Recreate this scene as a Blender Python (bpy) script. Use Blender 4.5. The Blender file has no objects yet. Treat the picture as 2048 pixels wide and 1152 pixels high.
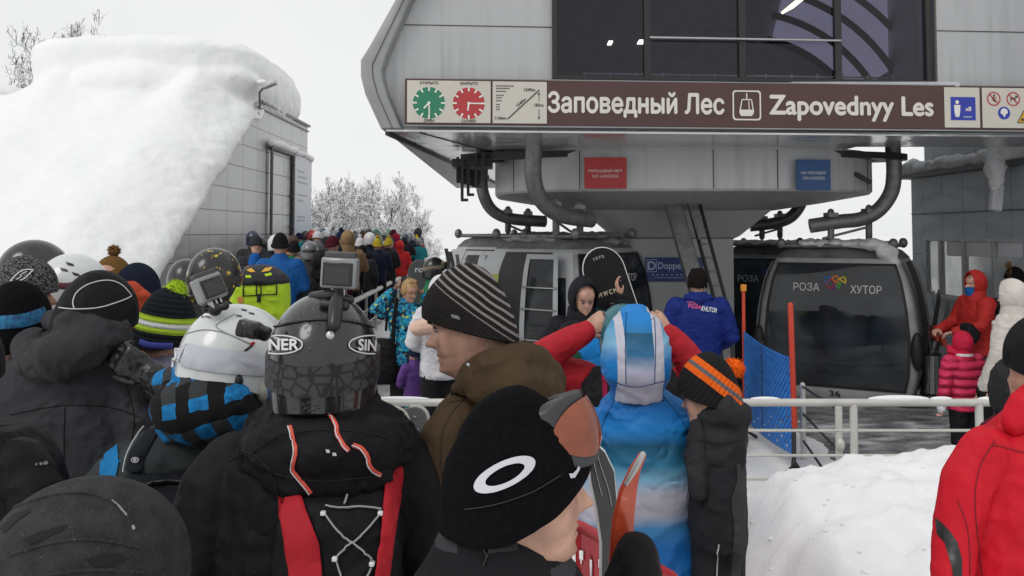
import bpy, bmesh, math, random
import numpy as np
from mathutils import Vector, Matrix, geometry
from mathutils.bvhtree import BVHTree
R = math.radians
SC = bpy.context.scene; COL = SC.collection
F = 1771.0; CZ = 2.25; PITCH = R(2.6)
rnd = random.Random(11)

# ---------------------------------------------------------------- photo <-> world
def P(px, py, d):
    x = (px-1024)/F; v = (384-py)/F
    dy = math.cos(PITCH)-v*math.sin(PITCH); dz = math.sin(PITCH)+v*math.cos(PITCH)
    k = d/dy
    return Vector((x*k, d, CZ+dz*k))
def PXW(px, py, X):            # point of that sight line on the plane x = X
    p = P(px, py, 1.0); return P(px, py, X/p.x)

# ---------------------------------------------------------------- noise
_r = np.random.RandomState(7)
PERM = np.concatenate([_r.permutation(256)]*3)
GR = _r.normal(size=(256, 3)); GR /= np.linalg.norm(GR, axis=1)[:, None]
def pn(p):
    p = np.asarray(p, float); i = np.floor(p).astype(int); f = p-i; i &= 255
    u = f*f*f*(f*(f*6-15)+10); out = 0
    for a in (0, 1):
        for b in (0, 1):
            for c in (0, 1):
                h = PERM[PERM[PERM[i[:, 0]+a]+i[:, 1]+b]+i[:, 2]+c]
                g = GR[h]
                d = g[:, 0]*(f[:, 0]-a)+g[:, 1]*(f[:, 1]-b)+g[:, 2]*(f[:, 2]-c)
                w = (u[:, 0] if a else 1-u[:, 0])*(u[:, 1] if b else 1-u[:, 1])*(u[:, 2] if c else 1-u[:, 2])
                out = out+w*d
    return out*1.4
def fbm(p, o=4):
    s = 0; a = 1
    for k in range(o): s = s+a*pn(p*(2**k)+17.3*k); a *= .5
    return s

# ---------------------------------------------------------------- mesh builder
class MB:
    def __init__(s): s.v = []; s.f = []; s.m = []; s.mi = 0
    def add(s, vs, fs):
        n = len(s.v); s.v += [tuple(q) for q in vs]
        for f in fs: s.f.append(tuple(i+n for i in f)); s.m.append(s.mi)
        return s
    def rings(s, rs, caps=True, closed=False):
        n = len(rs[0]); vs = [q for r in rs for q in r]; fs = []
        k = len(rs)
        for i in range(k if closed else k-1):
            for j in range(n):
                a = i*n+j; b = i*n+(j+1) % n; i2 = (i+1) % k
                fs.append((a, b, i2*n+(j+1) % n, i2*n+j))
        if caps and not closed:
            fs.append(tuple(range(n-1, -1, -1))); fs.append(tuple((k-1)*n+j for j in range(n)))
        return s.add(vs, fs)
    def tube(s, pts, rad, n=10, round_=True, flat=1.0, up=(0, 0, 1)):
        pts = [Vector(p) for p in pts]
        rad = [rad]*len(pts) if isinstance(rad, (int, float)) else list(rad)
        if round_:
            d0 = (pts[0]-pts[1]).normalized(); d1 = (pts[-1]-pts[-2]).normalized()
            a, b = pts[0], pts[-1]; ra, rb = rad[0], rad[-1]
            pre = [(a+d0*ra*t, ra*math.sqrt(max(0.0016, 1-t*t))) for t in (.99, .85, .5)]
            post = [(b+d1*rb*t, rb*math.sqrt(max(0.0016, 1-t*t))) for t in (.5, .85, .99)]
            pts = [q[0] for q in pre]+pts+[q[0] for q in post]; rad = [q[1] for q in pre]+rad+[q[1] for q in post]
        rs = []; u = None
        for i, p in enumerate(pts):
            t = (pts[min(i+1, len(pts)-1)]-pts[max(i-1, 0)]).normalized()
            if u is None:
                u = Vector(up)
                if abs(u.dot(t)) > .95: u = Vector((0, 1, 0)) if abs(t.y) < .9 else Vector((1, 0, 0))
            u = (u-t*u.dot(t)).normalized(); w = t.cross(u)
            rs.append([p+(u*math.cos(2*math.pi*j/n)*flat+w*math.sin(2*math.pi*j/n))*rad[i] for j in range(n)])
        return s.rings(rs)
    def ell(s, c, r, rot=None, nu=20, nv=12):
        c = Vector(c); rs = []
        for i in range(nv+1):
            th = math.pi*min(max(i/nv, .004), .996)
            ring = []
            for j in range(nu):
                a = 2*math.pi*j/nu
                q = Vector((r[0]*math.sin(th)*math.cos(a), r[1]*math.sin(th)*math.sin(a), -r[2]*math.cos(th)))
                if rot is not None: q = rot @ q
                ring.append(c+q)
            rs.append(ring)
        return s.rings(rs)
    def box(s, c, sz, rot=None):
        c = Vector(c); vs = []
        for z in (-1, 1):
            for x, y in ((-1, -1), (1, -1), (1, 1), (-1, 1)):
                q = Vector((x*sz[0]/2, y*sz[1]/2, z*sz[2]/2))
                vs.append(c+(rot @ q if rot is not None else q))
        return s.add(vs, [(3, 2, 1, 0), (4, 5, 6, 7), (0, 1, 5, 4), (1, 2, 6, 5), (2, 3, 7, 6), (3, 0, 4, 7)])
    def prism(s, poly, vec):
        vec = Vector(vec); a = [Vector(p) for p in poly]; b = [p+vec for p in a]; n = len(a)
        nrm = sum(((a[i]-a[0]).cross(a[(i+1) % n]-a[0]) for i in range(1, n)), Vector())
        if nrm.dot(vec) > 0: a, b = b, a
        return s.rings([b, a]) if nrm.dot(vec) > 0 else s.rings([b, a])
    def beam(s, a, b, w, h, up=(0, 0, 1)):
        a = Vector(a); b = Vector(b); t = (b-a).normalized(); u = Vector(up)
        if abs(u.dot(t)) > .98: u = Vector((0, 1, 0))
        u = (u-t*u.dot(t)).normalized(); x = t.cross(u)
        q = [x*w/2+u*h/2, -x*w/2+u*h/2, -x*w/2-u*h/2, x*w/2-u*h/2]
        return s.rings([[a+k for k in q], [b+k for k in q]])
    def rows(s, rows, n=28, e=2.0):          # rows: (cx, cy, z, rx, ry) horizontal super-ellipses
        rs = []
        for cx, cy, z, rx, ry in rows:
            ring = []
            for j in range(n):
                a = 2*math.pi*j/n; ca, sa = math.cos(a), math.sin(a)
                ring.append((cx+rx*math.copysign(abs(ca)**(2/e), ca), cy+ry*math.copysign(abs(sa)**(2/e), sa), z))
            rs.append(ring)
        return s.rings(rs)
    def grid(s, P2):                          # open sheet from a 2-D list of points
        n = len(P2[0]); k = len(P2)
        return s.add([q for r in P2 for q in r], [(i*n+j, i*n+j+1, (i+1)*n+j+1, (i+1)*n+j) for i in range(k-1) for j in range(n-1)])
    def xf(s, M):
        s.v = [tuple(M @ Vector(q)) for q in s.v]; return s
    def mesh(s, name, fix=True):
        me = bpy.data.meshes.new(name); me.from_pydata(s.v, [], s.f)
        if max(s.m or [0]) > 0:
            me.polygons.foreach_set('material_index', s.m)
        if fix:
            b = bmesh.new(); b.from_mesh(me); bmesh.ops.recalc_face_normals(b, faces=b.faces); b.to_mesh(me); b.free()
        return me

W = {}
def wloc(o):
    return W.get(o.name, Vector()) if o is not None else Vector()
def smooth(me, ang=42):
    me.polygons.foreach_set('use_smooth', [True]*len(me.polygons)); me.set_sharp_from_angle(angle=R(ang)); me.update()
def link(name, me, mats, parent=None, local=False, ang=42, sm=True):
    if not isinstance(mats, (list, tuple)): mats = [mats]
    me.materials.clear()
    for m in mats: me.materials.append(m)
    if sm: smooth(me, ang)
    o = bpy.data.objects.new(name, me); COL.objects.link(o)
    if parent is not None:
        o.parent = parent; W[o.name] = wloc(parent)
        if not local: me.transform(Matrix.Translation(-wloc(parent)))
    elif not local:
        co = np.empty(len(me.vertices)*3); me.vertices.foreach_get('co', co); co = co.reshape(-1, 3)
        c = (co.min(0)+co.max(0))/2; c[2] = co[:, 2].min(); c = Vector(c)
        me.transform(Matrix.Translation(-c)); o.location = c; W[o.name] = c
    return o
def build(mb, name, mats, parent=None, bevel=0, seg=2, **k):
    fix = k.pop('fix', True)
    o = link(name, mb.mesh(name, fix), mats, parent, **k)
    if bevel:
        b = o.modifiers.new('bevel', 'BEVEL'); b.width = bevel; b.segments = seg; b.limit_method = 'ANGLE'; b.angle_limit = R(35)
    return o
def tag(o, label, cat, group=None):
    o['label'] = label; o['category'] = cat
    if group: o['group'] = group
    return o
def struct(o, kind='structure'):
    o['kind'] = kind; return o
def thing(name, label, cat, loc=(0, 0, 0), group=None, rz=0):
    o = bpy.data.objects.new(name, None); COL.objects.link(o); o.empty_display_size = .1
    o.location = loc; o.rotation_euler.z = rz; W[o.name] = Vector(loc)
    return tag(o, label, cat, group)
def dup(o, parent=None):
    c = o.copy(); COL.objects.link(c); c.parent = parent; W[c.name] = W.get(o.name, Vector())
    for ch in list(o.children): dup(ch, c)
    return c

# ---------------------------------------------------------------- organic surfaces
def evalmesh(me, mods):
    o = bpy.data.objects.new('tmp', me); COL.objects.link(o)
    for typ, kw in mods:
        m = o.modifiers.new('m', typ)
        for k, v in kw.items(): setattr(m, k, v)
    dg = bpy.context.evaluated_depsgraph_get()
    r = bpy.data.meshes.new_from_object(o.evaluated_get(dg))
    bpy.data.objects.remove(o); bpy.data.meshes.remove(me)
    return r
def fuse(mb, vox, it=4, f=.5):
    return evalmesh(mb.mesh('t', False), [('REMESH', dict(mode='VOXEL', voxel_size=vox)), ('SMOOTH', dict(factor=f, iterations=it))])
def coords(me):
    co = np.empty(len(me.vertices)*3); me.vertices.foreach_get('co', co); return co.reshape(-1, 3)
def normals(me):
    n = np.empty(len(me.vertices)*3); me.vertex_normals.foreach_get('vector', n); return n.reshape(-1, 3)
def setco(me, co):
    me.vertices.foreach_set('co', np.ascontiguousarray(co, dtype=np.float32).ravel()); me.update()
def fold(me, amp=.008, fr=(9, 9, 13), seed=0, fine=.45):
    co = coords(me); q = co*np.array(fr)+seed*13.7
    w = np.stack([pn(q*.55+1), pn(q*.55+31), pn(q*.55+57)], 1)
    q2 = q*.8+1.2*w
    a = np.clip(1-np.abs(pn(q2))*2.6, -1, 1)
    q3 = q*1.15*np.array((1, 1, .45))+1.6*w+.5*np.stack([pn(q*1.7+3), pn(q*1.7+13), pn(q*1.7+23)], 1)
    r = pn(q3); cr = np.exp(-(r/.09)**2)-.6*np.exp(-((r-.2)/.12)**2)      # sharp crease with a soft lip
    r2 = pn(q3*1.9+5); cr2 = np.exp(-(r2/.09)**2)
    m = .35+1.1*np.clip(pn(co*3.1+seed)+.3, 0, 1.2); m2 = np.clip(pn(co*4.3+seed*2+9)+.35, 0, 1)
    setco(me, co+normals(me)*(amp*(.70*a*m-.62*cr*m2-.22*cr2*m))[:, None]); return me
def bumpy(me, amp, fr, seed=0, o=3):
    co = coords(me); setco(me, co+normals(me)*(amp*fbm(co*fr+seed*7.7, o))[:, None]); return me

# ---------------------------------------------------------------- things laid on a surface
class Surf:
    def __init__(s, objs, d):
        vs = []; fs = []
        for o in objs:
            M = Matrix.Translation(wloc(o)) if not o.get('rot') else o.matrix_world
            n = len(vs); vs += [M @ v.co for v in o.data.vertices]
            fs += [tuple(i+n for i in p.vertices) for p in o.data.polygons]
        s.b = BVHTree.FromPolygons(vs, fs); s.d = d; s.last = d
    def hit(s, px, py):
        o = Vector((0, 0, CZ)); dr = (P(px, py, 1)-o).normalized()
        h = s.b.ray_cast(o, dr)
        if h[0] is None:
            p = P(px, py, s.d); q = s.b.find_nearest(p); return q[0], (-dr)
        n = h[1] if h[1].dot(dr) < 0 else -h[1]
        return h[0], n
def resample(pts, step):
    out = []
    for a, b in zip(pts[:-1], pts[1:]):
        a = np.array(a, float); b = np.array(b, float); n = max(1, int(np.linalg.norm(b-a)/step))
        for i in range(n): out.append(a+(b-a)*i/n)
    out.append(np.array(pts[-1], float)); return out
def smoothline(pts, k=6):
    pts = [np.array(p, float) for p in pts]; q = [pts[0]]+pts+[pts[-1]]; out = []
    for i in range(1, len(q)-2):
        for j in range(k):
            t = j/k; a, b, c, d = q[i-1], q[i], q[i+1], q[i+2]
            out.append(.5*((2*b)+(c-a)*t+(2*a-5*b+4*c-d)*t*t+(3*b-a-3*c+d)*t**3))
    out.append(pts[-1]); return out
def ribbon(mb, surf, pts, w, lift=.002, thick=.002, step=5, sm=True):
    pts = smoothline(pts) if sm and len(pts) > 2 else pts
    pts = resample(pts, step); hs = [surf.hit(*p) for p in pts]
    pos = [h[0]+h[1]*lift for h in hs]; rs = []
    for i in range(len(pos)):
        t = (pos[min(i+1, len(pos)-1)]-pos[max(i-1, 0)])
        t = t.normalized() if t.length > 1e-6 else Vector((1, 0, 0))
        n = hs[i][1]; x = t.cross(n)
        x = x.normalized() if x.length > 1e-6 else Vector((1, 0, 0))
        n = x.cross(t).normalized(); hw = w/2*surf.d/F
        rs.append([pos[i]+x*hw, pos[i]+x*hw*.6+n*thick, pos[i]-x*hw*.6+n*thick, pos[i]-x*hw, pos[i]-n*thick])
    if len(rs) > 1: mb.rings(rs)
    return mb
def patch(mb, surf, poly, lift=.003, step=6, holes=()):
    b = [Vector(p) for p in resample(list(poly)+[poly[0]], step)[:-1]]
    n = len(b); edges = [(i, (i+1) % n) for i in range(n)]; vs = list(b)
    for h in holes:
        hb = [Vector(p) for p in resample(list(h)+[h[0]], step)[:-1]]; k = len(vs); vs += hb
        edges += [(k+i, k+(i+1) % len(hb)) for i in range(len(hb))]
    xs = [p.x for p in b]; ys = [p.y for p in b]
    def inside(x, y, pl):
        c = False; j = len(pl)-1
        for i in range(len(pl)):
            if (pl[i][1] > y) != (pl[j][1] > y) and x < (pl[j][0]-pl[i][0])*(y-pl[i][1])/(pl[j][1]-pl[i][1])+pl[i][0]: c = not c
            j = i
        return c
    x = min(xs)+step/2
    while x < max(xs):
        y = min(ys)+step/2
        while y < max(ys):
            if inside(x, y, poly) and min((p.x-x)**2+(p.y-y)**2 for p in b) > (step*.5)**2: vs.append(Vector((x, y)))
            y += step
        x += step
    V, E, T, *_ = geometry.delaunay_2d_cdt([p.to_2d() for p in vs], edges, [], 0, 1e-4)
    tr = []
    for t in T:
        cx = sum(V[i].x for i in t)/3; cy = sum(V[i].y for i in t)/3
        if inside(cx, cy, poly) and not any(inside(cx, cy, h) for h in holes): tr.append(tuple(t))
    pts = []
    for p in V:
        h, nn = surf.hit(p.x, p.y); pts.append(h+nn*lift)
    return mb.add(pts, tr)
def text_mesh(body, size=1.0, bold=0.0, align='CENTER', extrude=0.0, shear=0, sx=1.0):
    c = bpy.data.curves.new('t', 'FONT'); c.body = body; c.size = size; c.align_x = align; c.align_y = 'CENTER'
    c.extrude = extrude; c.shear = shear
    o = bpy.data.objects.new('t', c); COL.objects.link(o)
    c.resolution_u = 4; c.dimensions = '2D'; c.fill_mode = 'NONE'
    bpy.context.view_layer.update()
    me = bpy.data.meshes.new_from_object(o.evaluated_get(bpy.context.evaluated_depsgraph_get()))
    bpy.data.objects.remove(o); bpy.data.curves.remove(c)
    # outlines only; triangles are kept by the even-odd rule (the built-in filling drops parts of some letters)
    pts = [Vector((v.co.x, v.co.y)) for v in me.vertices]; ed = [tuple(e.vertices) for e in me.edges]; bpy.data.meshes.remove(me)
    V, E, T, *_ = geometry.delaunay_2d_cdt(pts, ed, [], 0, 1e-6)
    A = np.array([[*pts[a]] for a, b in ed]); B = np.array([[*pts[b]] for a, b in ed]); fs = []
    for t in T:
        cx = sum(V[q].x for q in t)/3; cy = sum(V[q].y for q in t)/3
        m = (A[:, 1] > cy) != (B[:, 1] > cy); a, b = A[m], B[m]
        if np.count_nonzero(cx < (b[:, 0]-a[:, 0])*(cy-a[:, 1])/(b[:, 1]-a[:, 1])+a[:, 0]) % 2: fs.append(tuple(t))
    return [Vector((v.x*sx, v.y, 0)) for v in V], fs
BOLD = [(0, 0), (1, 0), (-1, 0), (0, 1), (0, -1)]
def text_on(mb, surf, body, cx, cy, hpx, wpx=None, bold=.02, lift=.004, ang=0, shear=0):
    vs, fs = text_mesh(body, 1.0, bold, shear=shear)
    x0 = min(v.x for v in vs); x1 = max(v.x for v in vs); y0 = min(v.y for v in vs); y1 = max(v.y for v in vs)
    kx = (wpx or hpx*(x1-x0)/(y1-y0))/(x1-x0); ky = hpx/(y1-y0); ca, sa = math.cos(ang), math.sin(ang); pts = []
    for i, (ox, oy) in enumerate(BOLD[:5 if bold else 1]):
        pts = []
        for v in vs:
            a = (v.x+ox*bold-(x0+x1)/2)*kx; b = -(v.y+oy*bold-(y0+y1)/2)*ky
            h, n = surf.hit(cx+a*ca-b*sa, cy+a*sa+b*ca); pts.append(h+n*(lift+i*.0003))
        mb.add(pts, fs)
    return mb
class Plane:                      # a flat board: origin, right vector, up vector (metres) -> world, normal towards the viewer
    def __init__(s, o, r, u): s.o = Vector(o); s.r = Vector(r).normalized(); s.u = Vector(u).normalized(); s.n = s.r.cross(s.u)
    def at(s, x, y, z=0): return s.o+s.r*x+s.u*y+s.n*z
    def text(s, mb, body, x, y, h, w=None, bold=.02, z=.004, shear=0, align='CENTER', ang=0):
        vs, fs = text_mesh(body, 1.0, bold, shear=shear)
        x0 = min(v.x for v in vs); x1 = max(v.x for v in vs); y0 = min(v.y for v in vs); y1 = max(v.y for v in vs)
        ky = h/(y1-y0); kx = w/(x1-x0) if w else ky
        ox = (x0+x1)/2 if align == 'CENTER' else x0
        ca, sa = math.cos(ang), math.sin(ang)
        for i, (bx, by) in enumerate(BOLD[:5 if bold else 1]):
            q = [((v.x+bx*bold-ox)*kx, (v.y+by*bold-(y0+y1)/2)*ky) for v in vs]
            mb.add([s.at(x+a*ca-b*sa, y+a*sa+b*ca, z+i*.0004) for a, b in q], fs)
        return mb
    def poly(s, mb, pts, z=.003, t=.0):
        if t: return mb.prism([s.at(a, b, z) for a, b in pts], s.n*t)
        return mb.add([s.at(a, b, z) for a, b in pts], [tuple(range(len(pts)))])
    def disc(s, mb, x, y, r, z=.003, n=32, ry=None):
        return s.poly(mb, [(x+r*math.cos(2*math.pi*i/n), y+(ry or r)*math.sin(2*math.pi*i/n)) for i in range(n)], z)
    def ring(s, mb, x, y, r, w, z=.004, n=36, ry=None, pts=None):
        o = pts or [(math.cos(2*math.pi*i/n), math.sin(2*math.pi*i/n)) for i in range(n)]; ry = ry or r; n = len(o)
        a = [s.at(x+c*r, y+d*ry, z) for c, d in o]; b = [s.at(x+c*(r-w), y+d*(ry-w), z) for c, d in o]
        return mb.add(a+b, [(i, (i+1) % n, n+(i+1) % n, n+i) for i in range(n)])
    def line(s, mb, pts, w, z=.004):
        for (a, b), (c, d) in zip(pts[:-1], pts[1:]):
            L = math.hypot(c-a, d-b) or 1; nx, ny = -(d-b)/L*w/2, (c-a)/L*w/2
            s.poly(mb, [(a+nx, b+ny), (c+nx, d+ny), (c-nx, d-ny), (a-nx, b-ny)], z)
        return mb

# ---------------------------------------------------------------- materials
MATS = {}
def srgb(h):
    h = h.lstrip('#'); c = [int(h[i:i+2], 16)/255 for i in (0, 2, 4)]
    return tuple((x/12.92 if x <= .04045 else ((x+.055)/1.055)**2.4) for x in c)
def col4(c):
    if isinstance(c, str): c = srgb(c)
    if isinstance(c, (int, float)): c = (c, c, c)
    return (c[0], c[1], c[2], 1)
def mat(name, c, rough=.7, metal=0, var=.12, vs=6, bump=.0, bs=60, coat=0, sheen=0, spec=.5, bump2=0, bs2=12, emit=None, cloth=False, sss=0):
    if name in MATS: return MATS[name]
    m = bpy.data.materials.new(name); m.use_nodes = True; N = m.node_tree.nodes; L = m.node_tree.links
    b = N['Principled BSDF']; c = col4(c); m.diffuse_color = c
    b.inputs['Roughness'].default_value = rough; b.inputs['Metallic'].default_value = metal
    b.inputs['Coat Weight'].default_value = coat; b.inputs['Sheen Weight'].default_value = sheen
    b.inputs['Specular IOR Level'].default_value = spec
    if sss: b.inputs['Subsurface Weight'].default_value = sss; b.inputs['Subsurface Radius'].default_value = (1, .35, .2); b.inputs['Subsurface Scale'].default_value = .008
    tc = N.new('ShaderNodeTexCoord')
    if var:
        n = N.new('ShaderNodeTexNoise'); n.inputs['Scale'].default_value = vs; n.inputs['Detail'].default_value = 4
        L.new(tc.outputs['Object'], n.inputs['Vector'])
        r = N.new('ShaderNodeMapRange'); r.inputs[1].default_value = .3; r.inputs[2].default_value = .7; r.inputs[3].default_value = 1-var; r.inputs[4].default_value = 1+var
        L.new(n.outputs['Fac'], r.inputs[0])
        x = N.new('ShaderNodeMix'); x.data_type = 'RGBA'; x.blend_type = 'MULTIPLY'; x.inputs[0].default_value = 1
        x.inputs[6].default_value = c; L.new(r.outputs[0], x.inputs[7]); L.new(x.outputs[2], b.inputs['Base Color'])
    else: b.inputs['Base Color'].default_value = c
    prev = None
    for st, sc in ((bump2, bs2), (bump, bs)):
        if st:
            n = N.new('ShaderNodeTexNoise')
            if cloth and sc == bs2: n.noise_type = 'RIDGED_MULTIFRACTAL'; n.inputs['Distortion'].default_value = .7
            n.inputs['Scale'].default_value = sc; n.inputs['Detail'].default_value = 5
            L.new(tc.outputs['Object'], n.inputs['Vector'])
            k = N.new('ShaderNodeBump'); k.inputs['Strength'].default_value = st; k.inputs['Distance'].default_value = .6/sc
            L.new(n.outputs['Fac'], k.inputs['Height'])
            if prev: L.new(prev.outputs[0], k.inputs['Normal'])
            L.new(k.outputs[0], b.inputs['Normal']); prev = k
    if emit: b.inputs['Emission Color'].default_value = col4(emit[0]); b.inputs['Emission Strength'].default_value = emit[1]
    MATS[name] = m; return m
def fab(name, c, rough=.75, sheen=.0, bump=.35, b2=.35): return mat(name, c, rough, var=.10, vs=9, bump=bump, bs=380, bump2=b2, bs2=13, sheen=sheen, spec=.13, cloth=True)
def knit(name, c): return mat(name, c, .95, var=.25, vs=120, bump=.9, bs=300, bump2=.5, bs2=40, spec=.08)
class NT:                           # small node-tree helper for one-off materials
    def __init__(s, name, rough=.7, metal=0, spec=.4, coat=0):
        s.m = bpy.data.materials.new(name); s.m.use_nodes = True; s.N = s.m.node_tree.nodes; s.L = s.m.node_tree.links
        s.b = s.N['Principled BSDF']; s.b.inputs['Roughness'].default_value = rough; s.b.inputs['Metallic'].default_value = metal
        s.b.inputs['Specular IOR Level'].default_value = spec; s.b.inputs['Coat Weight'].default_value = coat
        s.tc = s.n('TexCoord'); MATS[name] = s.m
    def n(s, t, **k):
        x = s.N.new('ShaderNode'+t)
        for a, v in k.items():
            if a.startswith('i_'): x.inputs[int(a[2:]) if a[2:].isdigit() else a[2:].replace('_', ' ')].default_value = v
            else: setattr(x, a, v)
        return x
    def l(s, a, b): s.L.new(a, b)
    def mapping(s, scale=(1, 1, 1), rot=(0, 0, 0), loc=(0, 0, 0), src='Object'):
        m = s.n('Mapping'); m.inputs['Scale'].default_value = scale; m.inputs['Rotation'].default_value = rot; m.inputs['Location'].default_value = loc
        s.l(s.tc.outputs[src], m.inputs['Vector']); return m.outputs[0]
    def noise(s, vec, scale, detail=4, out='Fac'):
        x = s.n('TexNoise'); x.inputs['Scale'].default_value = scale; x.inputs['Detail'].default_value = detail; s.l(vec, x.inputs['Vector']); return x.outputs[out]
    def ramp(s, fac, stops, interp='LINEAR'):
        x = s.n('ValToRGB'); e = x.color_ramp; e.interpolation = interp
        while len(e.elements) < len(stops): e.elements.new(.5)
        for el, (p, c) in zip(e.elements, stops): el.position = p; el.color = col4(c)
        s.l(fac, x.inputs[0]); return x.outputs[0]
    def mix(s, fac, a, b, blend='MIX'):
        x = s.n('Mix', data_type='RGBA', blend_type=blend)
        for v, i in ((fac, 0), (a, 6), (b, 7)):
            if hasattr(v, 'is_output'): s.l(v, x.inputs[i])
            else: x.inputs[i].default_value = v if i == 0 else col4(v)
        return x.outputs[2]
    def math(s, op, a, b=0.0):
        x = s.n('Math', operation=op)
        for v, i in ((a, 0), (b, 1)):
            if hasattr(v, 'is_output'): s.l(v, x.inputs[i])
            else: x.inputs[i].default_value = v
        return x.outputs[0]
    def sep(s, vec):
        x = s.n('SeparateXYZ'); s.l(vec, x.inputs[0]); return x.outputs
    def rng(s, v, a, b, c=0, d=1):
        x = s.n('MapRange'); s.l(v, x.inputs[0])
        for i, q in zip((1, 2, 3, 4), (a, b, c, d)): x.inputs[i].default_value = q
        return x.outputs[0]
    def color(s, c): s.l(c, s.b.inputs['Base Color']); return s
    def rough(s, v): s.l(v, s.b.inputs['Roughness']); return s
    def bump(s, h, strength=.4, dist=.01):
        k = s.n('Bump'); k.inputs['Strength'].default_value = strength; k.inputs['Distance'].default_value = dist
        s.l(h, k.inputs['Height'])
        if s.b.inputs['Normal'].links: s.l(s.b.inputs['Normal'].links[0].from_socket, k.inputs['Normal'])
        s.l(k.outputs[0], s.b.inputs['Normal']); return s

def snow_mat(name='snow', base=.82, sc=1.0):
    t = NT(name, .75, spec=.25); v = t.tc.outputs['Object']
    n1 = t.noise(v, 1.2*sc, 5); n2 = t.noise(v, 14*sc, 6)
    t.color(t.ramp(n1, [(.3, (base*.955, base*.965, base*.975)), (.7, (base, base, base))]))
    t.bump(n2, .35, .03/sc); t.bump(t.noise(v, 90*sc, 3), .3, .005)
    t.b.inputs['Subsurface Weight'].default_value = 0.0
    return t.m
SNOW = snow_mat()
SNOW_R = snow_mat('rough_snow', .76, 2.2)
SKIN = mat('skin', (.46, .265, .195), .5, var=.30, vs=22, bump=.35, bs=420, spec=.4, bump2=.2, bs2=60, sss=.2)
SKIN2 = mat('skin_tan', (.38, .20, .135), .5, var=.24, vs=26, bump=.35, bs=420, spec=.4, bump2=.2, bs2=60, sss=.2)
JAW = mat('skin_stubble', (.33, .195, .15), .6, var=.35, vs=140, bump=.5, bs=500, spec=.3, sss=.15)
LIPS = mat('lips', (.40, .15, .12), .5, var=0)
BLACK = fab('black_fabric', (.0075, .0075, .009), .6)
CHAR = fab('charcoal_fabric', (.032, .033, .037), .6)
BLKM = mat('black_plastic', (.012, .012, .013), .35, var=.1)
GREYM = mat('grey_plastic', (.10, .10, .105), .45)
WHITE = mat('white_plastic', (.72, .73, .74), .35, var=.05)
STEEL = mat('steel', (.45, .46, .46), .38, .9, var=.1, vs=4, bump=.1, bs=40)
GALV = mat('galvanised', (.22, .225, .22), .5, .55, var=.2, vs=12)
EYEW = mat('eye_white', (.36, .34, .32), .25, var=0); EYED = mat('eye_dark', (.02, .015, .012), .15, var=0)
HAIRD = mat('dark_hair', (.010, .008, .007), .8, spec=.1, var=.3, vs=80, bump=.8, bs=200)
# ================================================================ world, light, camera
wd = bpy.data.worlds.new('World'); SC.world = wd; wd.use_nodes = True
wn = wd.node_tree.nodes; wl = wd.node_tree.links; bg = wn['Background']
sky = wn.new('ShaderNodeTexSky'); sky.sky_type = 'NISHITA'; sky.sun_disc = False; sky.sun_elevation = R(48); sky.sun_rotation = R(200)
hs = wn.new('ShaderNodeHueSaturation'); hs.inputs['Saturation'].default_value = .12; wl.new(sky.outputs[0], hs.inputs['Color'])
wt = wn.new('ShaderNodeTexCoord'); wno = wn.new('ShaderNodeTexNoise'); wno.inputs['Scale'].default_value = 1.6; wno.inputs['Detail'].default_value = 5
wl.new(wt.outputs['Generated'], wno.inputs['Vector'])
wr = wn.new('ShaderNodeValToRGB'); wr.color_ramp.elements[0].position = .3; wr.color_ramp.elements[1].position = .72
wr.color_ramp.elements[0].color = (.83, .845, .86, 1); wr.color_ramp.elements[1].color = (.965, .965, .955, 1); wl.new(wno.outputs['Fac'], wr.inputs[0])
ws = wn.new('ShaderNodeMix'); ws.data_type = 'RGBA'; ws.blend_type = 'MULTIPLY'; ws.inputs[0].default_value = 1; wl.new(wr.outputs[0], ws.inputs[6]); ws.inputs[7].default_value = (9, 9, 9, 1)
wm = wn.new('ShaderNodeMix'); wm.data_type = 'RGBA'; wm.inputs[0].default_value = .88; wl.new(hs.outputs[0], wm.inputs[6]); wl.new(ws.outputs[2], wm.inputs[7])
wl.new(wm.outputs[2], bg.inputs[0]); bg.inputs[1].default_value = .1
sun = bpy.data.lights.new('sun', 'SUN'); sun.energy = .9; sun.angle = R(25); sun.color = (1, .97, .93)
so = bpy.data.objects.new('sun', sun); COL.objects.link(so); so.rotation_euler = (R(44), 0, R(-42)); so.location = (0, 0, 30)
cam = bpy.data.cameras.new('camera'); co_ = bpy.data.objects.new('camera', cam); COL.objects.link(co_); SC.camera = co_
cam.sensor_width = 36; cam.lens = F*36/2048; cam.shift_y = -192/2048; cam.clip_end = 3000; cam.clip_start = .05
co_.location = (0, 0, CZ); co_.rotation_euler = (R(90)+PITCH, 0, 0)
SC.view_settings.view_transform = 'Standard'; SC.view_settings.look = 'None'; SC.view_settings.exposure = .16; SC.view_settings.gamma = 1
SC.render.resolution_x = 1024; SC.render.resolution_y = 576

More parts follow.
